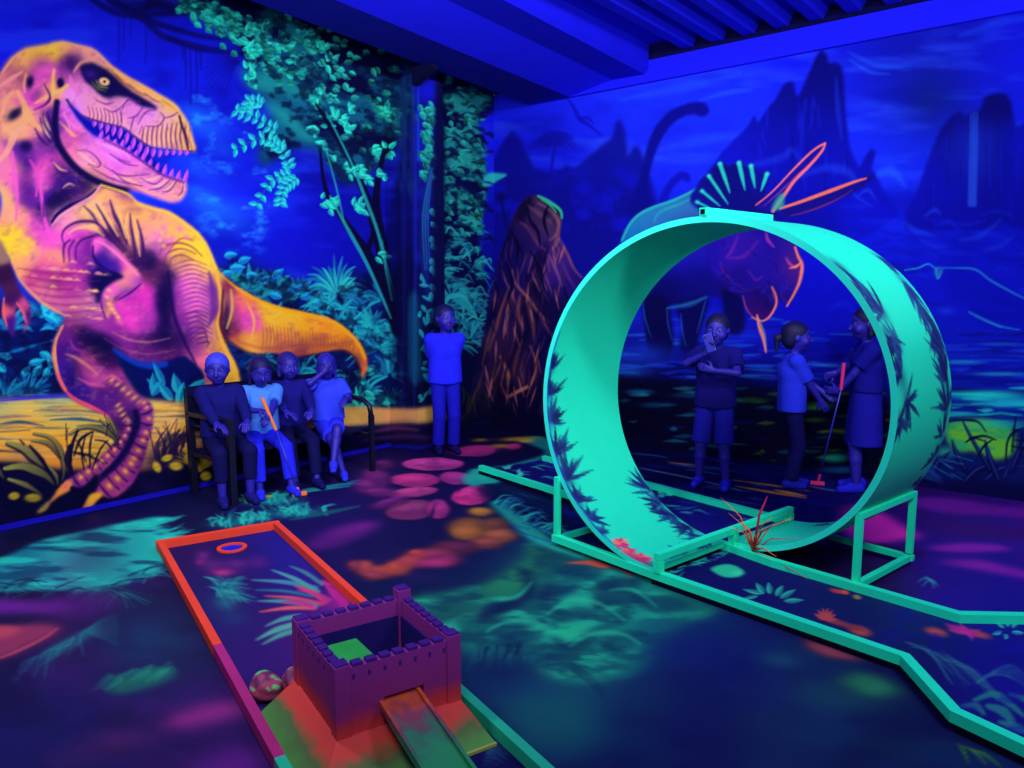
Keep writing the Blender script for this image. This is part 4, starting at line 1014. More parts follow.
for p in [[(645, 300), (668, 300), (672, 352), (650, 354)], [(722, 290), (742, 296), (744, 330), (728, 332)]]:
    poly(p, (7, 6, 88), .9, 1.5)
for p in [[(643, 303), (645, 318), (651, 337)], [(667, 308), (668, 324), (672, 340)], [(667, 308), (680, 306), (692, 303), (707, 297)], [(681, 314), (682, 330), (686, 346)], [(706, 299), (702, 314), (697, 333)]]:
    stroke(p, (.4, .8, .3), (34, 110, 190), .55, 1.6)
stroke([(668, 308), (690, 304), (706, 297)], (1, 3, 1), (30, 120, 190), .5, 3)
HEAD = [(700, 214), (725, 205), (770, 206), (784, 220), (792, 236), (797, 248), (802, 262), (800, 280), (790, 304), (780, 300), (776, 304), (770, 317), (762, 321), (750, 315), (743, 298), (728, 290), (712, 270), (702, 240)]
field(HEAD, [(720, 220, (14, 12, 150)), (760, 215, (14, 10, 140)), (730, 252, (48, 18, 165)), (750, 246, (40, 16, 155)), (775, 250, (24, 12, 150)), (760, 275, (30, 14, 160)), (740, 280, (24, 10, 130)), (780, 280, (34, 14, 150)), (796, 265, (90, 26, 130)), (790, 250, (50, 18, 140)), (765, 300, (24, 8, 110)), (760, 314, (60, 14, 120)), (715, 250, (24, 12, 160))], 10)
clip_to(HEAD)
for p, w, c in [([(726, 258), (732, 250), (738, 236)], 1.8, (110, 32, 165)), ([(728, 258), (744, 256), (758, 241)], 2, (96, 26, 160)), ([(766, 232), (768, 240), (774, 247)], 1.6, (200, 60, 160)), ([(786, 258), (790, 264), (796, 268)], 1.4, (230, 80, 150)), ([(720, 262), (724, 272), (732, 280)], 1.2, (100, 24, 150)), ([(748, 270), (756, 280), (762, 276)], 1, (110, 30, 150)), ([(772, 286), (774, 296), (776, 302)], 1, (190, 60, 130)), ([(735, 284), (748, 290), (760, 286)], 1, (70, 20, 130))]:
    stroke(p, (w * .4, w, w * .4), c, .7, 2)
for k in range(26):
    x, y = R.uniform(706, 790), R.uniform(235, 312)
    stroke([(x, y), (x + R.uniform(-6, 8), y + R.uniform(2, 8)), (x + R.uniform(-4, 14), y + R.uniform(4, 14))], (.3, 1, .3), R.choice([(60, 26, 190), (10, 6, 100), (110, 36, 160), (30, 40, 200)]), .5, 2)
CLIP.clear()
for p, w in [([(795, 247), (798, 256), (802, 265), (800, 280), (795, 292), (787, 306)], 1.8), ([(772, 287), (776, 296), (776, 305), (770, 316), (762, 321), (752, 317)], 1.2), ([(757, 315), (759, 326), (763, 338), (766, 352)], 1.6), ([(790, 268), (797, 266), (801, 262)], 1.4)]:
    stroke(p, (w * .5, w, w * .5), (255, 130, 110), .95, 1.4)
stroke([(743, 296), (746, 308), (752, 316)], (.5, .9, .5), (170, 60, 120), .8)
stroke([(758, 318), (764, 334), (766, 350)], (1, 1.4, .5), (190, 170, 150), .6)
# frill with ribs, horns
FRILL = [(690, 200), (696, 187), (702, 178), (709, 174), (712, 168), (721, 162), (729, 166), (739, 161.5), (746, 166), (752, 164), (758, 170), (767, 172), (768, 180), (766, 196), (776, 214), (760, 222), (720, 216), (700, 210)]
field(FRILL, [(700, 195, (12, 14, 140)), (720, 180, (10, 12, 120)), (740, 185, (10, 12, 125)), (760, 185, (12, 14, 150)), (740, 208, (12, 10, 130)), (765, 208, (20, 10, 110))], 12)
for (x0, y0), (x1, y1), w in [((720, 164), (730, 193), 1.9), ((739, 163), (745, 190), 2.0), ((751, 166), (755, 188), 1.9), ((767, 174), (761, 191), 1.8), ((709, 176), (728, 204), 1.5), ((702, 191), (720, 206), 1.2), ((697, 202), (712, 209), 1)]:
    stroke([(x0, y0), ((x0 + x1) / 2, (y0 + y1) / 2), (x1, y1)], (w * 1.1, w, .4), (35, 205, 190), .95, 1.3)
    glow(x0, y0, 2.4, 2, (60, 225, 200), .8)
poly([(824, 143), (826, 147), (820, 155), (806, 170), (792, 184), (784, 198), (778, 211), (766, 212), (756, 205), (775, 190), (795, 168), (812, 152)], (22, 14, 150), .95, 1)
for p, w in [([(756, 205), (772, 192), (792, 171), (808, 155), (818, 147), (825, 143.5)], 1.1), ([(825, 143.5), (822, 151), (810, 165), (795, 180), (785, 194), (773, 211)], 1.7)]:
    stroke(p, (w * .6, w, w), (255, 115, 120), .95, 1.3)
stroke([(764, 206), (784, 188), (800, 172)], (.4, 1, .3), (150, 50, 140), .7)
poly([(781, 208), (800, 202), (830, 191), (855, 182), (871, 175), (874, 177), (858, 190), (830, 203), (800, 214), (786, 218)], (20, 12, 130), .95, 1)
stroke([(780, 208.5), (800, 202), (830, 191), (854, 182), (866, 178.5)], (1.2, 1.9, .8), (255, 120, 95), .95, 1.3)
stroke([(790, 216), (812, 210), (836, 200), (852, 190)], (.5, 1, .3), (150, 50, 110), .7)
poly([(771, 210), (778, 196), (784, 194), (784, 206), (780, 209)], (60, 170, 150), .8, 1)
glow(640, 355, 34, 12, (25, 80, 235), .5)
glow(628, 372, 20, 6, (30, 110, 235), .5)
for k in range(170):
    y = R.uniform(330, 432); x = R.uniform(905, 1090); L_ = R.uniform(14, 70)
    c = R.choice([(20, 60, 220), (10, 16, 150), (12, 30, 190)]) if y < 385 else R.choice([(25, 215, 215), (20, 150, 210), (12, 30, 150), (30, 235, 220), (10, 14, 110)])
    stroke([(x, y), (x + L_ / 2, y + R.uniform(-1, 1)), (x + L_, y + R.uniform(-1, 1.5))], (.4, R.uniform(.8, 3), .4), c, .75, 1.8)
for x, y, rx, ry, c, a in [(985, 395, 40, 5, (30, 235, 220), .8), (1010, 402, 40, 6, (26, 200, 225), .8), (960, 362, 20, 2, (30, 180, 215), .6), (1000, 374, 26, 2, (40, 200, 210), .6), (1000, 344, 22, 2, (40, 120, 240), .5)]:
    glow(x, y, rx, ry, c, a, 0, 1.5)
poly([(560, 372), (640, 380), (740, 386), (880, 398), (900, 440), (900, 500), (560, 470)], (6, 6, 55), .92, 4)
for k in range(120):
    y = R.uniform(388, 462); x = R.uniform(610, 900); L_ = R.uniform(6, 30)
    c = R.choice([(40, 110, 70), (90, 130, 40), (20, 90, 110), (10, 14, 100), (5, 5, 40)]) if x > 730 else R.choice([(20, 90, 130), (10, 30, 110), (5, 5, 40), (30, 130, 150)])
    stroke([(x, y), (x + L_ / 2, y + R.uniform(-1, 1)), (x + L_, y + R.uniform(-1, 1))], (.3, R.uniform(.8, 2.6), .3), c, .6, 1.8)
for x, y, rx, ry, c, a in [(814, 406, 22, 5, (60, 140, 60), .7), (812, 420, 14, 3, (70, 130, 40), .7), (848, 432, 14, 4, (60, 110, 40), .6), (835, 458, 14, 5, (30, 190, 150), .8), (840, 470, 22, 4, (30, 110, 200), .7), (750, 400, 20, 3, (50, 120, 50), .6), (690, 395, 20, 3, (20, 80, 120), .6), (640, 392, 14, 3, (20, 130, 170), .7), (655, 405, 16, 3, (18, 100, 140), .6)]:
    glow(x, y, rx, ry, c, a, 0, 1.4)
# reeds and dark rocks at the right
poly([(900, 420), (950, 418), (1010, 424), (1090, 430), (1090, 520), (900, 500)], (12, 30, 110), .6, 5)
poly([(948, 424), (985, 420), (1012, 430), (1014, 452), (996, 460), (975, 452), (952, 448)], (110, 215, 60), .95, 2)
texture([(948, 424), (985, 420), (1012, 430), (1014, 452), (996, 460), (975, 452), (952, 448)], (40, 180, 120), 20, 6, .5, .68, .8, 2, 33)
glow(1000, 424, 30, 4, (30, 210, 190), .8)
glow(945, 452, 10, 6, (40, 190, 150), .8)
for x0, y0, x1, y1, w, c in [(960, 490, 1000, 462, 7, (16, 18, 90)), (985, 484, 1024, 466, 8, (18, 20, 100)), (930, 486, 950, 452, 5, (14, 20, 100)), (945, 490, 918, 450, 4, (14, 30, 120)), (1000, 484, 985, 440, 4, (14, 20, 95)), (1004, 480, 1030, 450, 5, (16, 24, 110)), (965, 470, 952, 440, 3, (14, 20, 90)), (940, 480, 910, 462, 3, (16, 60, 140)), (990, 470, 962, 420, 2.4, (12, 16, 80)), (1012, 470, 1040, 430, 4, (14, 20, 100)), (1050, 490, 1080, 450, 6, (14, 20, 100))]:
    stroke([(x0, y0), ((x0 + x1) / 2 - 3, (y0 + y1) / 2 - 4), (x1, y1)], (w, w * .8, .6), c, .95, 1.6)
    stroke([(x0, y0 - w * .5), ((x0 + x1) / 2 - 3, (y0 + y1) / 2 - 4 - w * .4), (x1, y1)], (.5, 1, .4), (40, 70, 170), .7)
for p in [[(948, 421), (965, 420), (978, 422), (986, 432)], [(966, 442), (974, 438), (984, 441)], [(978, 456), (984, 446), (992, 440)], [(1006, 462), (1008, 440), (1018, 430), (1040, 424)], [(1012, 452), (1014, 430), (1016, 416)], [(970, 438), (984, 436), (996, 440)], [(1016, 440), (1040, 442)], [(1012, 446), (1040, 452)], [(1020, 456), (1022, 432)]]:
    stroke(p, (.8, 1.2, .5), (10, 12, 80), .95, 1.2)
for k in range(30):
    x = R.uniform(905, 960); y = R.uniform(455, 484)
    stroke([(x, y), (x + R.uniform(8, 20), y + R.uniform(2, 8))], (.4, .9, .3), R.choice([(40, 150, 200), (24, 60, 170), (14, 16, 90)]), .75)
poly([(900, 478), (960, 482), (1030, 484), (1100, 490), (1100, 530), (900, 510)], (14, 12, 85), .9, 3)

poly([(484, 174), (498, 173), (507, 175), (498, 180.5), (490, 186), (480, 188)], (40, 190, 190), .95)
# ---- the rock mound in the corner runs over both walls
CV = [wl, wb]
MOUND = [(462, 428), (470, 392), (478, 360), (484, 330), (490, 296), (498, 262), (506, 236), (516, 210), (526, 198), (538, 195), (552, 202), (561, 211), (561, 226), (560, 238), (568, 252), (575, 268), (584, 278), (594, 296), (602, 330), (608, 372), (606, 440), (560, 436), (488, 430)]
field(MOUND, [(540, 205, (70, 50, 90)), (525, 212, (40, 20, 100)), (545, 222, (90, 50, 110)), (530, 240, (34, 16, 100)), (560, 218, (70, 60, 100)), (565, 250, (60, 30, 130)), (510, 250, (16, 10, 105)), (500, 280, (14, 8, 100)), (520, 280, (28, 10, 105)), (545, 265, (60, 30, 130)), (570, 285, (34, 16, 120)), (490, 320, (16, 10, 110)), (510, 310, (50, 20, 90)), (530, 310, (60, 26, 90)), (550, 310, (12, 6, 80)), (500, 340, (60, 30, 80)), (520, 350, (36, 14, 80)), (545, 350, (16, 8, 90)), (480, 370, (26, 16, 90)), (500, 380, (60, 30, 70)), (525, 385, (50, 24, 80)), (560, 360, (14, 8, 110)), (470, 410, (20, 16, 70)), (500, 420, (12, 8, 70)), (540, 410, (8, 6, 60)), (596, 360, (12, 8, 100)), (600, 420, (8, 6, 60))], 12, 1, 1.2)
clip_to(MOUND, 1)
texture(MOUND, (8, 4, 60), 16, 40, .5, .68, .7, 2, 41, True, .3)
CO = [(225, 130, 110), (190, 100, 110), (150, 80, 130), (205, 120, 90)]
for p, w, c in [([(538, 203), (550, 210), (558, 220), (558, 232), (550, 240)], 2.2, (200, 120, 120)), ([(528, 206), (540, 214), (552, 224)], 2.5, (150, 90, 120)), ([(520, 222), (530, 230), (538, 244), (546, 250)], 2, (160, 80, 120)), ([(552, 250), (558, 240), (560, 232)], 2, (200, 110, 120)), ([(560, 239), (567, 252), (574, 268), (582, 278)], 1.3, (255, 150, 110)), ([(548, 254), (556, 270), (562, 286)], 1.6, (190, 110, 160)), ([(536, 258), (546, 276), (552, 296)], 1.3, (120, 60, 140)), ([(562, 262), (568, 276), (576, 290)], 1.4, (120, 60, 160)),
                ([(512, 270), (516, 284), (530, 300), (538, 312), (548, 322)], 2.0, (225, 135, 110)), ([(510, 286), (502, 306), (496, 330), (488, 350)], 1.8, (190, 110, 90)), ([(514, 290), (508, 310), (506, 334)], 2.2, (215, 130, 100)), ([(520, 296), (518, 314), (524, 330)], 2.4, (190, 105, 90)), ([(526, 300), (532, 320), (534, 340)], 2.4, (170, 90, 90)), ([(494, 320), (488, 340), (482, 366)], 1.6, (150, 100, 80)), ([(500, 356), (508, 374), (508, 386)], 2.2, (235, 140, 90)), ([(522, 340), (516, 360), (512, 380)], 2, (150, 80, 80)), ([(530, 346), (536, 366), (530, 384), (518, 392), (508, 398)], 2.2, (225, 130, 90)), ([(526, 352), (522, 370), (524, 386)], 2.4, (150, 80, 90)),
                ([(508, 396), (520, 390), (530, 386)], 1.6, (245, 150, 90)), ([(540, 312), (546, 326), (552, 336)], 1.5, (170, 90, 110)), ([(496, 360), (492, 380), (486, 396)], 1.6, (130, 80, 70)), ([(480, 380), (474, 396), (466, 412)], 1.6, (120, 90, 70)), ([(484, 366), (480, 384), (478, 400)], 1.4, (110, 70, 80)), ([(476, 396), (470, 408), (462, 420)], 1.4, (110, 90, 60)), ([(506, 300), (498, 318), (492, 340)], 1.2, (150, 80, 80)), ([(534, 270), (540, 284), (548, 300)], 1.2, (110, 50, 120)), ([(500, 262), (494, 286), (490, 310)], 1.2, (60, 30, 120))]:
    stroke(p, (w * .4, w, w * .3), tuple(int(v * f_) for v, f_ in zip(c, (.86, .84, .95))), .62, 2.6)
for k in range(150):
    x, y = R.uniform(482, 566), R.uniform(215, 405)
    d = R.uniform(-8, 10)
    stroke([(x, y), (x + d * .4, y + 9), (x + d, y + 20)], (.3, R.uniform(.6, 1.6), .3), R.choice([(14, 6, 70), (10, 4, 60), (150, 80, 100), (190, 110, 110), (60, 24, 90), (90, 40, 100)]), .6, 1.4)
for p in [[(527, 206), (530, 220), (538, 232), (540, 246)], [(512, 232), (518, 246), (516, 262)], [(548, 206), (544, 220), (548, 236)], [(506, 262), (512, 282), (508, 300)], [(530, 250), (540, 268), (544, 290)]]:
    stroke(p, (.6, 1.8, .6), (10, 4, 60), .9, 1.5)
CLIP.clear()
for p, w in [([(538, 196), (548, 201), (560, 210), (562, 218)], 1.6), ([(541, 199), (550, 205), (556, 212)], .9)]:
    stroke(p, (w * .6, w, w * .6), (40, 200, 150), .95, 1.3)
stroke([(484, 330), (478, 346), (486, 300), (494, 280)], (.6, 1.4, .5), (40, 120, 150), .5, 2)
for k in range(24):
    x, y = R.uniform(462, 500), R.uniform(392, 424)
    stroke([(x, y + 8), (x + R.uniform(-4, 4), y), (x + R.uniform(-10, 8), y - 10)], (1, 1.1, .3), R.choice([(14, 30, 60), (40, 60, 60), (8, 8, 50)]), .7)
poly([(440, 428), (470, 420), (500, 412), (560, 420), (660, 440), (660, 470), (440, 450)], (7, 7, 60), .85, 5)
CV = [wl]
stroke([(488, 420), (480, 424), (470, 428)], (2, 2, 1), (14, 12, 120), .5, 3)
# ------------------------------------------------------------------ the painted floor
fl = Canvas((0, 0, 0), (1, 0, 0), (0, 1, 0), np.concatenate([graded(XL, .1, .0150, .0085), np.arange(.13, 1.8, .03)]), np.concatenate([np.arange(-1.2, .98, .03), graded(1.0, YB, .0072, .0155)]))
CV = [fl]
wash([(-60, 560, (12, 40, 90)), (30, 520, (12, 16, 66)), (100, 520, (10, 15, 90)), (60, 620, (46, 22, 90)), (150, 640, (22, 34, 92)), (60, 720, (26, 22, 96)), (200, 740, (44, 20, 100)), (180, 600, (20, 30, 75)), (30, 760, (22, 22, 100)), (300, 500, (20, 16, 90)), (430, 540, (15, 15, 78)), (350, 500, (36, 16, 105)), (430, 470, (30, 14, 100)), (450, 440, (12, 8, 70)), (540, 440, (10, 8, 70)), (450, 620, (16, 62, 92)), (420, 560, (14, 16, 78)),
      (550, 590, (20, 130, 118)), (640, 600, (20, 140, 125)), (560, 690, (18, 84, 112)), (700, 640, (16, 30, 110)), (700, 690, (18, 20, 98)), (800, 720, (20, 42, 98)), (900, 740, (15, 20, 84)), (650, 750, (18, 22, 96)), (500, 700, (16, 40, 100)), (650, 450, (6, 6, 72)), (700, 470, (8, 8, 92)), (800, 480, (9, 9, 110)), (820, 500, (12, 10, 115)), (930, 480, (26, 10, 100)), (930, 500, (80, 16, 130)), (960, 540, (60, 22, 140)), (960, 560, (28, 24, 150)), (1010, 590, (25, 20, 150)), (860, 560, (40, 14, 80)), (1040, 650, (14, 14, 120)), (980, 700, (15, 20, 90)), (1060, 540, (90, 24, 150)), (500, 520, (14, 12, 80)), (600, 520, (10, 10, 90)), (300, 800, (34, 20, 90)), (600, 820, (16, 20, 90))], 38)
FL_ALL = [(-200, 400), (1200, 400), (1200, 900), (-200, 900)]
texture([(-100, 540), (300, 520), (480, 640), (420, 800), (-100, 800)], (64, 26, 112), 90, 34, .52, .75, .45, 12, 51)
texture([(-100, 540), (300, 520), (480, 640), (420, 800), (-100, 800)], (14, 14, 70), 70, 26, .52, .75, .5, 12, 53)
texture([(480, 640), (1024, 640), (1024, 800), (480, 800)], (14, 60, 110), 110, 30, .52, .78, .5, 14, 55)
# teal pool at the left
POOL = [(-160, 590), (-60, 570), (0, 558), (40, 541), (80, 532), (120, 524), (158, 517), (172, 519), (158, 526), (172, 534), (185, 542), (178, 550), (168, 560), (160, 570), (148, 577), (120, 585), (90, 592), (60, 590), (20, 590), (-60, 600), (-160, 640)]
field(POOL, [(-60, 580, (24, 180, 180)), (10, 570, (28, 225, 205)), (60, 545, (26, 230, 205)), (120, 530, (28, 235, 208)), (160, 520, (30, 222, 200)), (40, 580, (30, 235, 208)), (90, 560, (40, 110, 130)), (110, 550, (26, 90, 120)), (80, 555, (40, 80, 120)), (140, 555, (24, 170, 165)), (150, 568, (24, 175, 165)), (100, 585, (24, 170, 160)), (30, 556, (14, 110, 140)), (20, 565, (10, 60, 110)), (60, 565, (60, 90, 130)), (130, 540, (20, 130, 140))], 15, 1, 2)
texture(POOL, (12, 50, 100), 50, 8, .52, .7, .7, 3, 57)
texture(POOL, (34, 230, 200), 60, 8, .55, .75, .6, 3, 59)
for k in range(40):
    x = R.uniform(-20, 170); y = 590 - max(0, (x - 60)) * .16 + R.uniform(-4, 8)
    stroke([(x, y), (x + R.uniform(6, 18), y - R.uniform(4, 9)), (x + R.uniform(20, 44), y - R.uniform(-4, 12))], (.8, .7, .2), R.choice([(14, 16, 70), (20, 110, 120), (30, 150, 150)]), .6)
for k in range(26):
    x = R.uniform(150, 186); y = R.uniform(518, 546)
    stroke([(x, y), (x + R.uniform(8, 24), y - R.uniform(2, 6))], (1.2, .8, .2), (26, 190, 175), .6)
for cx, cy in [(120, 592), (100, 588)]:
    for k in range(16):
        a = -.2 + k * .22
        stroke([(cx, cy), (cx + 14 * math.cos(a), cy + 6 * math.sin(a)), (cx + 34 * math.cos(a), cy + 11 * math.sin(a) + 6)], (.8, .7, .2), R.choice([(20, 110, 110), (30, 150, 140), (14, 60, 90)]), .6)
# violet and salmon patches, grasses
for p, c, a, s_ in [([(-40, 596), (20, 600), (70, 602), (60, 612), (10, 614), (-40, 616)], (110, 30, 150), .8, 4), ([(-30, 634), (10, 626), (40, 623), (60, 626), (54, 636), (30, 646), (10, 656), (-30, 664)], (150, 50, 90), .85, 3), ([(-30, 628), (6, 625), (20, 630), (6, 637), (-30, 640)], (185, 66, 90), .8, 2), ([(40, 600), (90, 590), (120, 596), (100, 612), (60, 618)], (80, 24, 120), .6, 5),
                    ([(160, 724), (190, 708), (220, 701), (245, 704), (240, 716), (210, 724), (180, 730)], (150, 40, 130), .8, 4), ([(70, 744), (100, 732), (150, 728), (150, 742), (110, 756), (70, 762)], (90, 34, 110), .7, 5), ([(190, 768), (240, 742), (262, 752), (262, 790), (190, 800)], (100, 26, 140), .8, 6), ([(10, 720), (60, 705), (90, 730), (40, 750)], (18, 22, 110), .6, 8)]:
    poly(p, c, a, s_)
stroke([(0, 658), (20, 650), (44, 638), (58, 628)], (1, 1.4, .6), (190, 70, 90), .7, 2)
poly([(40, 656), (64, 640), (92, 628), (96, 632), (76, 646), (52, 658)], (24, 110, 120), .75, 2)
for k in range(26):
    t = R.random(); x = 30 + 66 * t; y = 660 - 34 * t
    stroke([(x, y), (x - R.uniform(4, 14), y + R.uniform(4, 14)), (x - R.uniform(8, 22), y + R.uniform(12, 34))], (.8, .8, .2), R.choice([(30, 130, 140), (20, 90, 120), (40, 60, 120)]), .65)
for k in range(16):
    a = -1.0 + k * .15
    stroke([(84, 632), (100, 628 + 8 * a), (118, 628 + 14 * a)], (.8, .6, .2), (24, 100, 120), .5)
FUR = [(108, 690), (118, 680), (140, 672), (160, 667), (174, 670), (174, 678), (160, 684), (140, 690), (118, 694)]
poly(FUR, (20, 110, 100), .85, 2)
for k in range(36):
    x = R.uniform(108, 176); y = 690 - (x - 108) * .2 + R.uniform(-8, 2)
    stroke([(x, y - 8), (x - R.uniform(4, 8), y - 4), (x - R.uniform(10, 20), y + R.uniform(0, 4))], (1.4, 1, .3), R.choice([(30, 150, 120), (24, 120, 110), (26, 130, 112)]), .5, 3)
glow(150, 640, 40, 22, (22, 80, 120), .5)
# behind the red lane: teal tufts, claw marks, violet
for cx, cy, n in [(250, 519, 30), (285, 514, 30), (305, 512, 24), (262, 502, 24), (280, 500, 22), (230, 524, 20)]:
    glow(cx, cy, 20, 4, (26, 160, 150), .6)
    for k in range(n):
        x = cx + R.uniform(-22, 22)
        stroke([(x, cy + R.uniform(-2, 3)), (x + R.uniform(-4, 4), cy - R.uniform(2, 6)), (x + R.uniform(-10, 10), cy - R.uniform(4, 11))], (.9, .8, .2), R.choice([(40, 205, 180), (26, 150, 150), (16, 80, 110)]), .75)
for p, w, c in [([(268, 496), (300, 492), (350, 486)], 1.5, (30, 170, 165)), ([(244, 500), (258, 497), (272, 496)], 2, (225, 170, 40)), ([(300, 490), (330, 486), (360, 480)], 1, (36, 170, 170)), ([(290, 520), (330, 512), (360, 506)], 2, (20, 100, 110)), ([(310, 490), (346, 484), (368, 484)], 1.4, (24, 130, 150))]:
    stroke(p, (w * .3, w, w * .3), c, .85, 1.6)
poly([(305, 545), (330, 532), (360, 522), (378, 524), (368, 534), (340, 546), (318, 550)], (90, 24, 120), .8, 4)
for x, y, rx, ry in [(345, 530, 24, 6), (365, 526, 14, 4)]:
    glow(x, y, rx, ry, (110, 28, 130), .6, -.2)
# pink stepping stones
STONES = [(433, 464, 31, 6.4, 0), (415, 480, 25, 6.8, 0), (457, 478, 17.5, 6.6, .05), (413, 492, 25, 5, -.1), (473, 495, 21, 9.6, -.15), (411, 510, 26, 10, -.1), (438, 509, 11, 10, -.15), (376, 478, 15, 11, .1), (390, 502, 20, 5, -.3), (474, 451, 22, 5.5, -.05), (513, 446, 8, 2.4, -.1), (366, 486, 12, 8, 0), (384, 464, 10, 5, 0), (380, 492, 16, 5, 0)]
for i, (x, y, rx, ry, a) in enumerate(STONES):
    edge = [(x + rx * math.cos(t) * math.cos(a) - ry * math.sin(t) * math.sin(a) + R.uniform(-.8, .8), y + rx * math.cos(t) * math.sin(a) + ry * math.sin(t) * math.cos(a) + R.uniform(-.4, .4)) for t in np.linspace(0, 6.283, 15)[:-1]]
    soft_ = 3 if i in (7, 8, 11, 12, 13) else 1.2
    al = .55 if i in (7, 8, 11, 12, 13) else .95
    c0 = [(205, 60, 150), (190, 45, 125), (165, 45, 130), (170, 55, 120), (225, 50, 130), (120, 44, 95), (150, 40, 110)][i] if i < 7 else (150, 40, 130)
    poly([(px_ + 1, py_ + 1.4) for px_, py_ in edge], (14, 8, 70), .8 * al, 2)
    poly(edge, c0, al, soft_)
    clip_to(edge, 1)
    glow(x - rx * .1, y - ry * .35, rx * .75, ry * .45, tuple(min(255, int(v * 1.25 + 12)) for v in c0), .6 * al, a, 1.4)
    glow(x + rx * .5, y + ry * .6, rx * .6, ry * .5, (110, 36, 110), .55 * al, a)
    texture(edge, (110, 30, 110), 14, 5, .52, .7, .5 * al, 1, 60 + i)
    CLIP.clear()
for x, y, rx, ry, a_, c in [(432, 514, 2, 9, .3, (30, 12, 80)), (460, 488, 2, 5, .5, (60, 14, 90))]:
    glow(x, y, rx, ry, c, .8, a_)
# coral blobs
for x, y, rx, ry, c in [(481, 512, 13, 5, (190, 130, 50)), (470, 528, 22, 11, (140, 84, 50)), (495, 526, 16, 9, (120, 70, 60)), (466, 533, 16, 7, (170, 100, 50)), (500, 536, 18, 7, (165, 86, 60)), (486, 543, 18, 6, (150, 70, 66)), (455, 548, 24, 8, (110, 44, 80)), (430, 556, 26, 8, (150, 50, 86)), (446, 560, 18, 6, (130, 44, 100)), (417, 553, 7, 4, (190, 66, 60)), (365, 568, 11, 8, (185, 76, 70)), (382, 572, 14, 7, (170, 66, 66)), (398, 568, 14, 8, (190, 74, 60)), (410, 562, 14, 7, (175, 62, 70)), (374, 576, 12, 5, (150, 56, 76)), (435, 564, 20, 5, (170, 44, 110)), (355, 566, 8, 6, (140, 50, 76))]:
    edge = [(x + rx * math.cos(t) + R.uniform(-1, 1), y + ry * math.sin(t) + R.uniform(-.8, .8)) for t in np.linspace(0, 6.283, 11)[:-1]]
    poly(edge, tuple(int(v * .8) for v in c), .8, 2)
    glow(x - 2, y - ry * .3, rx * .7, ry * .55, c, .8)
# green sheet towards the middle
SHEET = [(380, 608), (420, 596), (470, 588), (500, 576), (522, 560), (528, 548), (530, 541), (540, 544), (560, 548), (590, 560), (640, 580), (700, 600), (720, 612), (690, 622), (660, 640), (640, 668), (600, 680), (560, 680), (520, 660), (480, 660), (460, 650), (440, 640), (400, 620)]
field(SHEET, [(500, 580, (30, 125, 90)), (520, 565, (32, 130, 90)), (470, 600, (24, 100, 96)), (430, 606, (24, 100, 92)), (480, 635, (20, 110, 110)), (520, 620, (20, 100, 110)), (560, 620, (28, 165, 130)), (590, 600, (24, 140, 130)), (620, 600, (20, 130, 120)), (560, 590, (18, 110, 118)), (590, 630, (30, 170, 130)), (610, 650, (26, 150, 128)), (640, 610, (22, 130, 120)), (680, 606, (20, 110, 110)), (540, 640, (26, 150, 125)), (580, 580, (16, 100, 112)), (560, 560, (14, 60, 90)), (530, 552, (24, 90, 90)), (450, 630, (18, 90, 100)), (660, 630, (18, 90, 116))], 17, 1, 3)
texture(SHEET, (34, 190, 140), 46, 14, .52, .75, .6, 4, 71, True, .6)
texture(SHEET, (12, 60, 95), 34, 10, .52, .7, .6, 4, 73, True, -.5)
for p, a in [([(478, 620), (486, 604), (506, 600), (522, 594), (526, 580), (518, 566), (530, 574), (536, 590), (524, 604), (500, 614)], .85), ([(536, 596), (544, 584), (560, 586), (576, 590), (560, 596), (544, 602)], .6), ([(592, 598), (602, 582), (620, 578), (642, 580), (636, 592), (650, 608), (632, 602), (612, 606), (600, 612)], .6), ([(552, 634), (560, 640), (572, 650), (578, 652), (566, 650), (556, 642)], .8), ([(572, 650), (590, 630), (610, 622), (628, 622), (608, 630), (592, 640), (580, 650)], .45)]:
    poly(p, (14, 28, 84), a, 2)
for k in range(40):
    x = R.uniform(476, 545); y = 656 - (x - 476) * .18
    stroke([(x, y - 6), (x + R.uniform(-4, 4), y + 2), (x - R.uniform(0, 10), y + R.uniform(8, 22))], (1, .8, .2), R.choice([(14, 90, 110), (20, 110, 120), (14, 20, 80)]), .7)
poly([(462, 664), (500, 660), (560, 648), (570, 660), (520, 676), (480, 690)], (14, 30, 92), .6, 6)
poly([(500, 702), (540, 694), (580, 700), (600, 720), (590, 748), (560, 750), (520, 740), (500, 720)], (20, 96, 110), .7, 7)
for x, y, rx, ry, c, a in [(645, 700, 40, 24, (20, 60, 108), .5), (760, 690, 50, 20, (18, 20, 110), .6), (700, 650, 50, 16, (18, 24, 120), .6), (780, 660, 20, 8, (30, 90, 120), .6), (840, 700, 60, 14, (26, 90, 100), .55), (872, 690, 26, 9, (34, 120, 90), .85), (820, 690, 30, 10, (22, 70, 100), .6), (780, 720, 60, 18, (20, 50, 100), .5), (900, 745, 60, 14, (18, 50, 90), .5), (760, 690, 36, 10, (26, 40, 110), .4)]:
    glow(x, y, rx, ry, c, a, .1)
poly([(855, 672), (880, 676), (898, 688), (892, 694), (868, 692), (850, 686), (838, 682)], (40, 130, 90), .8, 3)
poly([(806, 640), (826, 644), (846, 652), (864, 660), (846, 660), (824, 656), (808, 648)], (150, 60, 80), .9, 2)
for p in [[(986, 764), (975, 752), (962, 746)], [(1000, 766), (984, 754), (972, 750)], [(968, 762), (964, 752), (958, 744)]]:
    stroke(p, (.6, 2, .4), (60, 130, 70), .85, 1.6)
for k in range(3):
    stroke([(570, 662 + k * 3), (590, 676 + k * 4), (604, 690 + k * 5)], (.3, .5, .3), (14, 16, 80), .5)
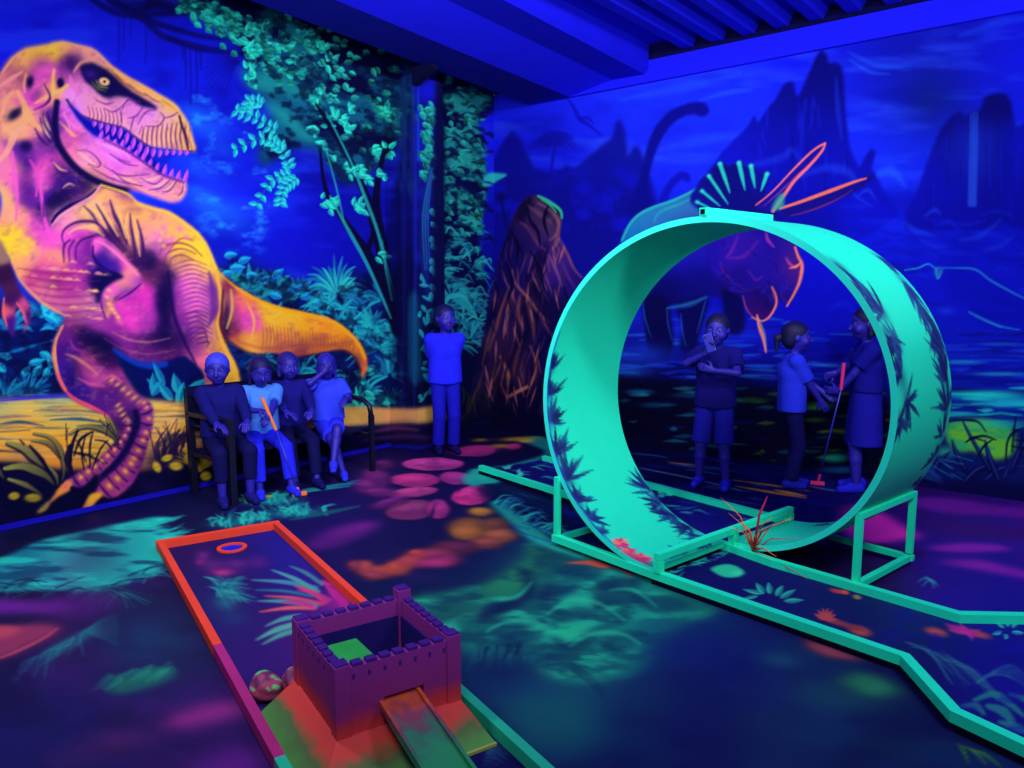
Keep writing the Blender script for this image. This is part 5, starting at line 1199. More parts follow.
for p, a in [([(540, 600), (556, 610), (580, 606), (602, 612), (584, 620), (556, 622)], .5), ([(498, 640), (520, 630), (546, 634), (530, 642), (510, 648)], .5), ([(600, 640), (622, 630), (650, 634), (636, 646), (612, 654)], .5), ([(640, 600), (664, 596), (690, 604), (670, 612), (650, 612)], .45), ([(556, 566), (580, 568), (604, 572), (588, 578), (564, 576)], .5)]:
    poly(p, (12, 46, 92), a, 2)
for p, w in [([(486, 632), (506, 622), (534, 622), (552, 632)], 2), ([(548, 614), (570, 600), (600, 604), (624, 620)], 2.4), ([(570, 646), (592, 634), (622, 634), (640, 644)], 2.4), ([(500, 600), (518, 596), (532, 582)], 2), ([(610, 590), (634, 590), (656, 606)], 2)]:
    stroke(p, (.6, w, .6), (40, 190, 145), .6, 4)
# round the loop: dark water, teal fringe
poly([(500, 472), (560, 490), (640, 510), (690, 540), (640, 566), (590, 545), (552, 536), (520, 515), (490, 500), (478, 488)], (8, 8, 78), .9, 4)
FRINGE = [(470, 470), (486, 468), (520, 462), (545, 452), (520, 440), (540, 436), (560, 445), (545, 458), (520, 466), (500, 474), (490, 478), (478, 480)]
poly(FRINGE, (24, 150, 145), .85, 2)
poly([(462, 478), (478, 468), (496, 472), (500, 482), (486, 484), (470, 486)], (30, 190, 165), .85, 2)
poly([(490, 502), (508, 502), (516, 512), (530, 522), (546, 534), (556, 541), (580, 548), (620, 560), (600, 562), (560, 552), (530, 540), (512, 524), (500, 514)], (26, 160, 145), .9, 2)
for k in range(44):
    t = R.random(); x = 494 + 70 * t; y = 502 + 40 * t
    stroke([(x, y), (x + R.uniform(4, 12), y - R.uniform(2, 8)), (x + R.uniform(10, 24), y - R.uniform(-2, 10))], (1, .8, .2), R.choice([(30, 185, 165), (24, 130, 150), (16, 60, 130)]), .75)
for k in range(46):
    x = R.uniform(505, 660); y = R.uniform(482, 548)
    stroke([(x, y), (x + R.uniform(10, 30), y + R.uniform(3, 10))], (.3, R.uniform(.6, 1.6), .3), R.choice([(16, 50, 150), (26, 110, 150), (10, 10, 140), (24, 24, 190)]), .55)
for x, y, rx, ry, c in [(540, 478, 14, 3, (20, 20, 190)), (600, 470, 20, 4, (16, 20, 150)), (572, 514, 20, 4, (18, 24, 170))]:
    glow(x, y, rx, ry, c, .6, .25)
for x, y, rx, ry, c in [(500, 446, 12, 2.4, (190, 150, 40)), (518, 439, 20, 2.6, (200, 150, 40)), (480, 440, 9, 2, (170, 130, 40)), (526, 441, 8, 2, (220, 170, 60)), (474, 450, 26, 4, (180, 40, 120)), (513, 447, 8, 3, (190, 40, 110))]:
    glow(x, y, rx, ry, c, .8, -.04, 1.4)
# back floor seen through the loop
for k in range(110):
    x = R.uniform(590, 850); y = R.uniform(450, 536)
    L_ = R.uniform(14, 60)
    stroke([(x, y), (x + L_ / 2, y + L_ * .07), (x + L_, y + L_ * .15)], (.2, R.uniform(.3, 1.1), .2), R.choice([(20, 30, 150), (60, 130, 190), (10, 10, 120), (8, 8, 60), (20, 20, 170)]), .6, 1.2)
for p, w, c in [([(668, 462), (684, 464), (700, 465)], .8, (190, 120, 60)), ([(732, 480), (770, 485), (810, 491)], 1.2, (190, 130, 50)), ([(735, 486), (770, 492), (806, 498)], 1.4, (235, 150, 50)), ([(775, 490), (790, 493), (806, 496)], 1.6, (240, 160, 60)), ([(640, 468), (690, 478), (740, 490)], .6, (120, 170, 200)), ([(660, 490), (700, 500), (750, 510)], .5, (90, 140, 190)), ([(810, 486), (830, 490), (860, 494)], .6, (60, 140, 190))]:
    stroke(p, (w * .3, w, w * .3), c, .85, 1.2)
# violet floor right of the loop
for p, c, a, s_ in [([(838, 524), (852, 512), (880, 512), (900, 524), (920, 536), (900, 540), (870, 544), (850, 540)], (235, 44, 180), .9, 4), ([(836, 512), (850, 504), (870, 506), (850, 514)], (130, 24, 130), .8, 3), ([(905, 500), (950, 498), (1000, 506), (1060, 510), (1060, 520), (1000, 516), (940, 512)], (125, 28, 165), .85, 4), ([(930, 548), (960, 543), (1000, 545), (1010, 550), (980, 552), (950, 552)], (165, 40, 185), .85, 3), ([(940, 562), (980, 560), (1020, 570), (1060, 575), (1060, 585), (1020, 577), (980, 570)], (170, 40, 185), .85, 4), ([(920, 520), (980, 524), (1040, 530), (1040, 540), (960, 536)], (70, 18, 120), .7, 5)]:
    poly(p, c, a, s_)
for p in [[(918, 582), (926, 578), (936, 583)], [(922, 586), (930, 580), (938, 586)], [(926, 577), (932, 582), (934, 588)]]:
    stroke(p, (.3, 1.2, .3), (60, 170, 190), .7)
poly([(838, 528), (850, 540), (890, 548), (920, 552), (905, 556), (860, 552), (830, 545)], (30, 14, 50), .7, 4)
stroke([(846, 540), (870, 544), (900, 552)], (1, 2, 1), (140, 50, 40), .6, 2)
poly([(564, 563), (590, 560), (604, 562), (612, 568), (600, 568), (588, 565)], (190, 70, 60), .9, 1)
for p in [[(604, 562), (618, 568), (632, 574)], [(618, 560), (626, 570), (630, 578)]]:
    stroke(p, (.6, 1.6, .4), (190, 40, 90), .8)
# ------------------------------------------------------------------ structure
M_WALL = attr_mat('mural_paint', .95, .08, 40, .06)
M_FLOOR = attr_mat('floor_paint', .6, .05, 30, .10)
M_BLUE = mat('blue_lit_plaster', (24, 26, 250), .85, .10, 3, .1, 25)
M_BLUE2 = mat('blue_slab_plaster', (16, 18, 215), .85, .10, 3, .1, 25)
M_DECK = mat('corrugated_deck_sheet', (17, 18, 205), .6, .14, 4)
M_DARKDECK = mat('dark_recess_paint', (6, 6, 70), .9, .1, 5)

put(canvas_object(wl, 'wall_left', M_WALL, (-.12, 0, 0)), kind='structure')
put(canvas_object(wb, 'wall_back', M_WALL, (0, .12, 0)), kind='structure')
put(canvas_object(fl, 'floor', M_FLOOR, (0, 0, -.1)), kind='structure')
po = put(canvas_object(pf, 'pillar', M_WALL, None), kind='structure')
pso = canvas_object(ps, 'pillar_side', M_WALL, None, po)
b = MB(); b.add([(XL, PIL_Y1, 0), (PIL_X, PIL_Y1, 0), (PIL_X, PIL_Y1, ZB), (XL, PIL_Y1, ZB)], [(1, 0, 3, 2)])
b.build('pillar_back', M_BLUE, po)

def soffit(name, prof, y0, y1, rise, m):
    """ceiling piece with profile (x, z) at the back wall, rising a little towards the viewer"""
    n = len(prof)
    v = [(x, y1, z) for x, z in prof] + [(x, y0, z + rise * (y1 - y0)) for x, z in prof]
    f = [(i, (i + 1) % n, n + (i + 1) % n, n + i) for i in range(n)] + [tuple(range(n))[::-1], tuple(range(n, 2 * n))]
    o = mesh_obj(name, v, f, m)
    bm = bmesh.new(); bm.from_mesh(o.data); bmesh.ops.recalc_face_normals(bm, faces=bm.faces); bm.to_mesh(o.data); bm.free()
    return put(o, kind='structure')


RISE = .038
BX0, BX1 = -5.14, -4.62
soffit('beam_left', [(BX0, ZB), (BX1, ZB), (BX1, 4.0), (BX0, 4.0)], -1.2, YB - .05, RISE, mat('dark_blue_beam_paint', (14, 15, 150), .85, .1, 3, .1, 25))
soffit('ceiling_slab', [(BX1 + .002, ZB + .002), (-4.10, ZB + .085), (-4.10, 4.0), (BX1 + .002, 4.0)], -1.2, YB - .05, RISE, M_BLUE)
soffit('ceiling_panel', [(-4.098, ZB + .085), (-3.74, ZB + .075), (-3.70, ZB + .12), (-3.70, 4.0), (-4.098, 4.0)], -1.2, YB - .05, RISE, M_BLUE2)
put(MB().box((BX0, YB - .05, ZB), (1.6, YB - .002, ZB + .20)).build('beam_back', M_BLUE, bevel=.006), kind='structure')
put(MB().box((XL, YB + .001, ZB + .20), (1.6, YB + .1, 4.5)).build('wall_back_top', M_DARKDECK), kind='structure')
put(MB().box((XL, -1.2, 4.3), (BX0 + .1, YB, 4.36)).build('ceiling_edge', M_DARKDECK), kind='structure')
# corrugated deck between the slab and the right side
prof = [(-3.75, 3.90)]
x = -3.75 + .34
while x < 1.5:
    prof += [(x, 3.90), (x + .05, 3.80), (x + .15, 3.80), (x + .20, 3.90)]
    x += .29
prof += [(1.7, 3.90)]
v, f = [], []
for y in (-1.2, YB - .02):
    v += [(px_, y, pz_) for px_, pz_ in prof] + [(px_, y, pz_ + .03) for px_, pz_ in prof]
n = len(prof)
for i in range(n - 1):
    f.append((i, i + 1, 2 * n + i + 1, 2 * n + i))
    f.append((n + i + 1, n + i, 3 * n + i, 3 * n + i + 1))
put(mesh_obj('ceiling', v, f, M_DECK), kind='structure')
# small bracket under the beam at the top of the pillar
b = MB()
yb0, yb1 = PIL_Y0 - .005, PIL_Y0 + .07
zt_ = ZB + RISE * (YB - PIL_Y0) - .002
b.add([(PIL_X, yb0, 3.46), (PIL_X, yb0, zt_), (PIL_X + .26, yb0, zt_), (PIL_X + .26, yb0, zt_ - .05), (PIL_X, yb1, 3.46), (PIL_X, yb1, zt_), (PIL_X + .26, yb1, zt_), (PIL_X + .26, yb1, zt_ - .05)],
      [(0, 1, 2, 3)[::-1], (4, 5, 6, 7), (0, 4, 7, 3), (3, 7, 6, 2), (1, 2, 6, 5), (0, 1, 5, 4)])
put(b.build('pillar_bracket', mat('dark_blue_bracket', (5, 8, 56), .9)), kind='structure')
put(MB().box((XL, -1.2, .003), (XL + .02, PIL_Y0, .038)).build('baseboard_left', mat('blue_skirting_paint', (18, 15, 190), .7)), kind='structure')

# ------------------------------------------------------------------ the loop lane
ANG = math.radians(-11.058)
T = np.array([math.cos(ANG), math.sin(ANG), 0]); N = np.array([-T[1], T[0], 0])


def tn(s, d, z=0.0):
    p = T * s + N * d
    return Vector((p[0], p[1], z))


S0, D0, ZC, RR, RT_, WB, SH, NL = -2.508, 3.11, 1.023, .963, .034, .658, .70, -.144
M_TEAL = mat('fluorescent_green_metal', (26, 255, 194), .5, .06, 10, .03, 80, spec=.15)
M_TEAL_D = mat('dark_board_edge', (5, 6, 40), .8, .1, 10)
M_LOOP = attr_mat('loop_paint', .5, .02, 30, .35, .05)
M_LANE = attr_mat('lane_paint', .8, .06, 60, .08)

loop = empty('golf_loop', tn(S0, D0 + .35))
put(loop, 'big fluorescent green minigolf loop ring with dark painted leaves', 'golf obstacle')
lane = empty('loop_lane', tn(S0, D0 + .35, .001))
put(lane, 'dark minigolf lane with green metal edge rails running under the big loop', 'minigolf lane')


def under(o, root):
    """parent o, whose mesh is in world coordinates, to root (at root.location, unrotated)"""
    o.parent = root
    o.matrix_parent_inverse = Matrix.Translation(-root.location)
    return o


class ParamCanvas(Canvas):
    """pigment on a rolled-out sheet: PX along it, PY across it, 200 units per metre"""
    def __init__(self, L, W, nl, nw):
        self.U = np.linspace(0, L * 200, nl); self.V = np.linspace(0, W * 200, nw)
        self.PX, self.PY = (a.astype(np.float32) for a in np.meshgrid(self.U, self.V))
        self.img = np.zeros(self.PX.shape + (3,), np.float32)

    def window(self, x0, y0, x1, y1):
        i0, i1 = np.searchsorted(self.U, [x0, x1]); j0, j1 = np.searchsorted(self.V, [y0, y1])
        return (slice(j0, j1), slice(i0, i1)) if i1 > i0 and j1 > j0 else None


NU_, NW_ = 560, 64
LEN = 2 * math.pi * RR
inner, outer = ParamCanvas(LEN, WB, NU_, NW_), ParamCanvas(LEN, WB, NU_, NW_)
GREEN = (22, 214, 180)
for c in (inner, outer): c.img[:] = GREEN
INKC = [(16, 22, 92), (14, 40, 110), (12, 16, 80), (20, 70, 130)]


def spray(u, a, r, n, a0, a1, w=3.0):
    x, y = u * LEN * 200, a * 200
    for k in range(n):
        an = a0 + (a1 - a0) * (k + R.uniform(-.3, .3)) / max(1, n - 1)
        L_ = r * R.uniform(.6, 1.15)
        leaf(x + R.uniform(-3, 3), y + R.uniform(-3, 3), an, L_, w * R.uniform(.7, 1.2), R.choice(INKC), None, R.uniform(.7, .95))
    glow(x, y, r * .3, r * .22, R.choice(INKC), .5)


CV = [inner]
for u, a, r, n, a0, a1 in [(.262, .02, 24, 6, -.4, .9), (.235, .02, 34, 8, -.5, 1.2), (.205, .03, 36, 10, -.6, 1.6), (.17, .02, 40, 11, -.4, 1.5), (.14, .03, 44, 12, -.5, 1.6), (.112, .02, 30, 9, -.3, 1.7), (.09, .02, 24, 8, 0, 2.2), (.07, .01, 20, 6, .1, 1.8),
                           (.105, .65, 40, 7, -1.4, -.1), (.085, .65, 36, 8, -2.2, -.2), (.065, .64, 40, 9, -2.4, -.3), (.04, .64, 36, 9, -2.4, -.3), (.018, .62, 34, 9, -2.6, -.5), (.01, .5, 24, 7, -3, 0), (.008, .3, 24, 7, -1.5, 1.5), (.95, .62, 20, 5, -2.6, -.5), (.91, .64, 16, 5, -2.6, -.5)]:
    spray(u, a, r, n, a0, a1)
for u in np.linspace(.03, .3, 40):
    glow(u * LEN * 200, 1.5, 6, 1.6, (20, 60, 190), .6)
for u, a in [(.035, .03), (.05, .06), (.022, .05)]:
    for k in range(9):
        leaf(u * LEN * 200, a * 200, k * .7 + R.random() * .3, R.uniform(10, 18), 3, R.choice([(255, 110, 80), (225, 50, 110), (200, 40, 120)]), None, .95)
glow(.02 * LEN * 200, 4, 24, 8, (170, 30, 100), .8)
CV = [outer]
for u, a, r, n, a0, a1 in [(.625, .03, 40, 4, -.2, .5), (.655, .06, 44, 9, -2.9, -.9), (.67, .10, 40, 10, -3.4, -1.2), (.69, .03, 34, 8, -.5, 1.2), (.70, .12, 30, 8, -3.2, -.6), (.725, .06, 44, 12, -3.6, -.9), (.745, .10, 36, 10, -.9, 2.4), (.76, .03, 30, 8, -1, 1.2),
                           (.61, .62, 34, 8, -.4, .4), (.64, .6, 40, 10, -.6, .3), (.665, .58, 44, 11, -.7, .4), (.69, .6, 40, 10, -1, .3), (.715, .6, 40, 10, -3.4, -2.2), (.735, .58, 36, 10, -3.6, -2.0), (.76, .6, 40, 11, -3.6, -1.6), (.785, .62, 30, 8, -3.2, -1.4), (.81, .63, 24, 7, -3.2, -1), (.84, .64, 18, 5, -3, -1)]:
    spray(u, a, r, n, a0, a1)
glow(.865 * LEN * 200, 60, 40, 60, (50, 130, 130), .35)
CV = [fl]


def ring_point(u, a, r):
    th = 2 * math.pi * u
    return T[None, :] * (S0 - r * np.sin(th))[:, None] + N[None, :] * (D0 + SH * (u + NL * np.sin(2 * math.pi * u)) + a)[:, None] + np.array([0, 0, 1])[None, :] * (ZC - r * np.cos(th))[:, None]


us = np.linspace(0, 1, NU_); ws = np.linspace(0, WB, NW_)
V_, F_, C_ = [], [], []
idx = np.arange(NU_ * NW_).reshape(NW_, NU_)
for ci, (cv, r) in enumerate(((inner, RR - RT_), (outer, RR))):
    UU, WW = np.meshgrid(us, ws)
    V_.append(ring_point(UU.ravel(), WW.ravel(), r)); C_.append(cv.img.reshape(-1, 3))
    q = np.stack([idx[:-1, :-1], idx[:-1, 1:], idx[1:, 1:], idx[1:, :-1]], -1).reshape(-1, 4)
    F_.append((q if ci else q[:, ::-1]) + ci * NU_ * NW_)
off = NU_ * NW_
k0 = len(V_[0]) * 2
# rims and ends: own vertices so that their edges stay crisp
def strip(a_idx, b_idx, color):
    global k0
    A = np.concatenate(V_)[a_idx]; B = np.concatenate(V_)[b_idx]
    V_.append(np.concatenate([A, B])); C_.append(np.tile(np.array(color, float), (len(A) * 2, 1)))
    n = len(A); i = np.arange(n - 1)
    F_.append(np.stack([k0 + i, k0 + i + 1, k0 + n + i + 1, k0 + n + i], -1)); k0 += 2 * n
strip(idx[0], idx[0] + off, (34, 245, 220))
strip(idx[-1] + off, idx[-1], (34, 240, 215))
strip(idx[:, 0] + off, idx[:, 0], GREEN)
strip(idx[:, -1], idx[:, -1] + off, GREEN)
band = mesh_obj('loop_band', np.concatenate(V_), np.concatenate(F_), M_LOOP, None, True, paint(np.concatenate(C_)))
under(band, loop)
TB = .045
# tube over the top, with an open dark end
dtop = D0 + SH * .5
p0, p1 = tn(S0, dtop - .005, ZC + RR + TB / 2), tn(S0, dtop + WB, ZC + RR + TB / 2)
o = under(MB().bar(p0, p1, TB).build('top_tube', M_TEAL, bevel=.003), loop)
e = MB().bar(p0 - Vector(N) * .002, p0 + Vector(N) * .001, TB * .6)
under(e.build('tube_opening', M_TEAL_D), loop)
# support frames
TS = .034
for s, d0, hz in ((S0 - .775, D0 + .02, .445), (S0 + .775, D0 + SH + .005, .445)):
    for k, d in enumerate((d0, d0 + .655)):
        under(MB().bar(tn(s, d, .075), tn(s, d, hz), TS, up=tuple(N)).build('post', M_TEAL, bevel=.003), loop)
    under(MB().bar(tn(s, d0 + TS / 2, .05), tn(s, d0 + .655 - TS / 2, .05), TS).build('floor_tube', M_TEAL, bevel=.003), loop)
    under(MB().bar(tn(s, d0 + TS / 2, hz - TS / 2), tn(s, d0 + .655 - TS / 2, hz - TS / 2), TS).build('cross_tube', M_TEAL, bevel=.003), loop)
under(MB().bar(tn(S0 + .80, D0 + SH + .66, .05), tn(S0 + .30, D0 + SH + .66, .05), TS).build('floor_tube', M_TEAL, bevel=.003), loop)
# low bar across both lanes at the foot of the loop
bz = .165
under(MB().bar(tn(S0 + .03, 3.10, bz), tn(S0 + .03, 4.47, bz), .04).build('low_bar', M_TEAL, bevel=.003), loop)
for d in (3.12, 3.82, 4.45):
    under(MB().bar(tn(S0 + .03, d, .075), tn(S0 + .03, d, bz - TB / 2), TB, up=tuple(N)).build('bar_post', M_TEAL, bevel=.003), loop)

# edge rails, mitred where they turn
def rail_chain(pts, root, m, w=.045, z0=.032, z1=.076, name='rail'):
    p = [Vector((x, y, 0)) for x, y in pts]
    side = []
    for i in range(len(p)):
        d0 = (p[i] - p[i - 1]).normalized() if i else (p[1] - p[0]).normalized()
        d1 = (p[i + 1] - p[i]).normalized() if i < len(p) - 1 else d0
        n0, n1 = Vector((-d0.y, d0.x, 0)), Vector((-d1.y, d1.x, 0))
        mt = (n0 + n1).normalized()
        side.append(mt * (w / 2 / max(.3, mt.dot(n0))))
    for i in range(len(p) - 1):
        c = [p[i] - side[i], p[i + 1] - side[i + 1], p[i + 1] + side[i + 1], p[i] + side[i]]
        under(MB().hexa([(q.x, q.y, z0) for q in c] + [(q.x, q.y, z1) for q in c]).build(name, m), root)


near = [tuple(tn(S0 - .80, 3.128)[:2]), tuple(tn(S0, 3.128)[:2]), (-.589, 3.356), (-.354, 3.014), (.35, 2.765), (.62, 2.67)]
mid = [tuple(tn(-5.06, 3.90)[:2]), tuple(tn(-3.95, 3.87)[:2]), tuple(tn(S0, 3.81)[:2]), (-1.423, 4.124), (-.478, 3.971), (-.241, 4.145), (.55, 4.08), (.96, 4.0)]
far = [tuple(tn(-4.98, 4.57)[:2]), tuple(tn(-3.78, 4.56)[:2]), tuple(tn(S0 - .02, 4.535)[:2])]
rail_chain(near, lane, M_TEAL)
rail_chain(mid, lane, M_TEAL)
rail_chain(far, lane, M_TEAL)


def inside_poly(P, poly_):
    return _inside(P[..., 0].astype(np.float64), P[..., 1].astype(np.float64), np.asarray(poly_, float))


def board(cv, outline, name, root, m, zb):
    """painted board cut to an outline, with dark sides down to zb"""
    nv, nu = cv.PX.shape
    id_ = np.arange(nv * nu).reshape(nv, nu)
    q = np.stack([id_[:-1, :-1], id_[:-1, 1:], id_[1:, 1:], id_[1:, :-1]], -1).reshape(-1, 4)
    cen = cv.P.reshape(-1, 3)[q].mean(1)
    q = q[inside_poly(cen[None], outline)[0]]
    used = np.unique(q); mp = np.full(nv * nu, -1); mp[used] = np.arange(len(used))
    o = under(mesh_obj(name, cv.P.reshape(-1, 3)[used], mp[q], m, None, False, paint(cv.img.reshape(-1, 3)[used])), root)
    s = MB()
    zt = cv.o[2] - .002
    nn = len(outline)
    s.add([(x, y, zb) for x, y in outline] + [(x, y, zt) for x, y in outline], [tuple(range(nn))[::-1], tuple(range(nn, 2 * nn))] + [(i, (i + 1) % nn, nn + (i + 1) % nn, nn + i) for i in range(nn)])
    under(s.build('board_core', M_TEAL_D), root)
    return o


def lane_canvas(s0, s1, d0, d1, z, step, t=T, n=N):
    return Canvas((0, 0, z), t, n, np.arange(s0, s1, step), np.arange(d0, d1, step))


LZ = .034
front = lane_canvas(S0 - .02, 1.15, 2.6, 4.5, LZ, .0075)
rear = lane_canvas(-5.08, S0 + .06, 3.84, 4.60, LZ, .013)
CV = [front]
wash([(680, 560, (10, 12, 92)), (730, 575, (9, 10, 90)), (760, 600, (14, 18, 100)), (820, 610, (14, 30, 100)), (860, 625, (12, 16, 80)), (900, 610, (16, 50, 105)), (950, 620, (18, 40, 110)), (930, 660, (12, 12, 84)), (980, 650, (14, 14, 140)), (1020, 680, (16, 16, 130)), (1000, 720, (14, 18, 110)), (1100, 700, (16, 16, 120)), (1100, 620, (20, 16, 140))], 30)
poly([(711, 570), (716, 566), (728, 564), (738, 567), (744, 572), (738, 577), (724, 577)], (36, 195, 150), .95, 1)
glow(738, 573, 6, 2.5, (60, 225, 175), .7)
for x, y, a, L_, W_ in [(764, 594, -2.2, 14, 3), (770, 594, -1.7, 12, 3), (776, 596, -1.0, 13, 3), (780, 598, -.5, 18, 2.6), (784, 601, -.05, 20, 2.4), (762, 594, -2.9, 20, 2), (758, 596, 2.95, 18, 1.6)]:
    leaf(x, y, a, L_, W_, (44, 175, 160), (24, 120, 130))
for k in range(40):
    x = R.uniform(664, 730); y = 576 - (x - 664) * .42 + R.uniform(-8, 4)
    stroke([(x, y), (x + R.uniform(3, 8), y - R.uniform(-1, 3)), (x + R.uniform(6, 16), y - R.uniform(-2, 5))], (.3, R.uniform(.5, 1.2), .2), R.choice([(36, 170, 160), (60, 120, 190), (30, 200, 170)]), .8)
for x, y, rx, ry, c in [(836, 591, 7, 2.2, (200, 60, 70)), (843, 592, 6, 2, (190, 70, 70)), (857, 597, 4.5, 2.4, (170, 130, 80)), (845, 592, 4, 2, (220, 80, 60)), (836, 622, 14, 3, (150, 60, 70)), (860, 631, 12, 5, (190, 80, 70)), (852, 627, 14, 3, (130, 50, 70)), (936, 632, 12, 4.4, (185, 80, 80)), (960, 630, 12, 4, (190, 70, 70)), (978, 634, 14, 3.6, (180, 70, 80)), (965, 631, 14, 3, (170, 40, 130))]:
    glow(x, y, rx, ry, c, .9, .25, 1.8)
for k in range(7):
    leaf(825, 620, -2.6 + k * .42, 13, 2, (185, 70, 76), None, .9)
for p in [[(946, 624), (962, 630), (974, 638)], [(960, 624), (968, 632), (972, 640)], [(950, 630), (964, 632), (980, 630)]]:
    stroke(p, (.6, 2, .4), (190, 40, 150), .9)
for x, y, a, L_ in [(1004, 628, -2.4, 13), (1008, 627, -1.6, 8), (1012, 628, -.8, 14), (1002, 632, 2.9, 10), (1012, 632, .1, 13), (1006, 634, 1.6, 6)]:
    leaf(x, y, a, L_, 2, (50, 175, 185), (26, 110, 150))
for k in range(18):
    x = 905 + k * 3.2; y = 634 + k * 1.4
    stroke([(x, y + R.uniform(0, 10)), (x + 20, y + 16), (x + R.uniform(34, 48), y + R.uniform(34, 50))], (.3, .7, .3), R.choice([(36, 80, 130), (40, 120, 140), (20, 50, 110)]), .7)
for k in range(12):
    stroke([(978, 682), (990 + k * 2, 676 - k), (1006 + k * 3, 674 + k * 2)], (.6, .7, .2), (40, 110, 140), .6)
for p, w in [([(975, 700), (994, 694), (1010, 704), (1024, 716)], 4), ([(988, 706), (1004, 712), (1016, 728)], 5), ([(962, 706), (976, 706), (984, 714)], 3.5), ([(1000, 722), (1018, 728), (1036, 736)], 4), ([(1010, 694), (1026, 700), (1040, 712)], 3)]:
    stroke(p, (w * .5, w, w * .4), (34, 130, 130), .8, 3)
texture([(900, 600), (1100, 600), (1100, 760), (900, 700)], (16, 16, 150), 26, 12, .5, .7, .5, 6, 90)
fo = [tuple(tn(S0 - .01, 3.11)[:2]), (-.589, 3.34), (-.354, 2.995), (.62, 2.66), (.96, 3.99), (.55, 4.06), (-.241, 4.125), (-.478, 3.96), (-1.423, 4.12), tuple(tn(S0 - .01, 3.81)[:2])]
board(front, fo, 'lane_board', lane, M_LANE, .002)
CV = [rear]
wash([(500, 465, (8, 8, 80)), (560, 470, (10, 12, 110)), (600, 485, (8, 8, 85)), (680, 500, (8, 9, 105)), (720, 515, (9, 10, 110)), (770, 520, (10, 16, 110))], 30)
for k in range(40):
    x = R.uniform(510, 760); y = 459 + (x - 510) * .24 + R.uniform(-4, 14)
    stroke([(x, y), (x + 6, y + R.uniform(-1, 2)), (x + R.uniform(10, 18), y + R.uniform(0, 4))], (.2, R.uniform(.4, 1), .2), R.choice([(50, 190, 180), (20, 30, 190), (40, 130, 190)]), .7)
for x, y in [(662, 496), (668, 494), (655, 500), (520, 474), (508, 468)]:
    for k in range(5):
        leaf(x + R.uniform(-4, 4), y + R.uniform(-2, 2), R.uniform(-3, 0), 6, 1.2, (60, 215, 195), None, .9)
ro = [tuple(tn(-5.06, 3.88)[:2]), tuple(tn(-3.95, 3.85)[:2]), tuple(tn(S0 + .05, 3.80)[:2]), tuple(tn(S0 + .05, 4.55)[:2]), tuple(tn(-3.78, 4.58)[:2]), tuple(tn(-4.98, 4.59)[:2])]
board(rear, ro, 'lane_board', lane, M_LANE, .002)

# dry orange-red artificial sprig stuck at the middle rail
sprig = empty('artificial_sprig', tn(-2.33, 3.80, .076))
put(sprig, 'spiky orange-red artificial plant sprig standing on the green middle rail', 'plant')
M_SPRIG = mat('orange_sprig_plastic', (250, 92, 66), .5, .3, 30)
M_SPRIG2 = mat('crimson_sprig_plastic', (180, 36, 90), .5, .3, 30)
for k, (dx, dy, dz, r) in enumerate([(.05, .02, .28, .006), (-.20, .06, .22, .003), (.10, -.04, .20, .004), (.02, .10, .24, .003), (.16, .08, .18, .003), (.16, -.14, .05, .004), (.30, -.12, -.03, .003), (-.10, -.06, .12, .003), (-.14, .02, .16, .003), (.08, .02, .14, .006), (-.04, -.02, .13, .006), (.03, -.05, .10, .007), (.20, .03, .10, .003)]):
    dx, dy, dz, r = dx * 1.2, dy * 1.2, dz * 1.2, r * 1.15
    pts = [(0, 0, 0), (dx * .4, dy * .4, dz * .62 + .02), (dx, dy, dz)]
    MB().tube(pts, [r * 1.3, r, r * .3], 6).build('stem', M_SPRIG if k % 3 else M_SPRIG2, sprig, smooth=True)

# ------------------------------------------------------------------ the lane in the foreground
ANG2 = math.radians(-18.2)
T2 = np.array([math.cos(ANG2), math.sin(ANG2), 0]); N2 = np.array([-T2[1], T2[0], 0])


def tn2(s, d, z=0.0):
    p = T2 * s + N2 * d
    return Vector((p[0], p[1], z))


putt = empty('putting_lane', tn2(-3.2, .96))
put(putt, 'narrow dark minigolf lane with red and teal edge rails and a ringed hole', 'minigolf lane')
M_RED = mat('fluorescent_red_rail', (225, 66, 50), .5, .10, 8, .03, 60)
M_VIO = mat('violet_rail_paint', (165, 40, 120), .5, .10, 8, .03, 60)
M_TEAL2 = mat('teal_rail_paint', (34, 180, 150), .5, .08, 8, .03, 60)
def rail2(p, q, m):
    under(MB().bar(tn2(*p, .036), tn2(*q, .036), .038, .056).build('rail', m, bevel=.004), putt)
rail2((-4.91, .585), (-4.91, 1.335), M_RED)
rail2((-4.887, 1.312), (-2.44, 1.322), M_RED)
rail2((-2.44, 1.322), (-.95, 1.322), M_TEAL2)
rail2((-4.887, .609), (-3.30, .611), M_RED)
rail2((-3.30, .611), (-2.36, .612), M_VIO)
rail2((-2.36, .612), (-.95, .612), M_TEAL2)
pl = lane_canvas(-4.90, -.95, .60, 1.33, .014, .010, T2, N2)
CV = [pl]
wash([(180, 545, (36, 16, 80)), (270, 532, (24, 22, 130)), (230, 560, (34, 16, 84)), (250, 590, (36, 18, 95)), (300, 560, (30, 26, 140)), (320, 580, (40, 18, 110)), (220, 600, (26, 30, 95)), (250, 650, (40, 20, 100)), (300, 630, (60, 20, 110)), (500, 740, (12, 14, 80)), (600, 780, (14, 14, 80))], 24)
for x, y, rx, ry, c in [(203, 556, 7, 5, (110, 34, 120)), (212, 565, 12, 6, (90, 30, 110)), (224, 572, 12, 4, (150, 36, 120)), (236, 564, 12, 5, (100, 30, 120)), (258, 562, 10, 6, (80, 26, 120)), (222, 573, 7, 2.4, (180, 44, 120)), (200, 562, 5, 3, (120, 36, 110))]:
    glow(x, y, rx, ry, c, .8)
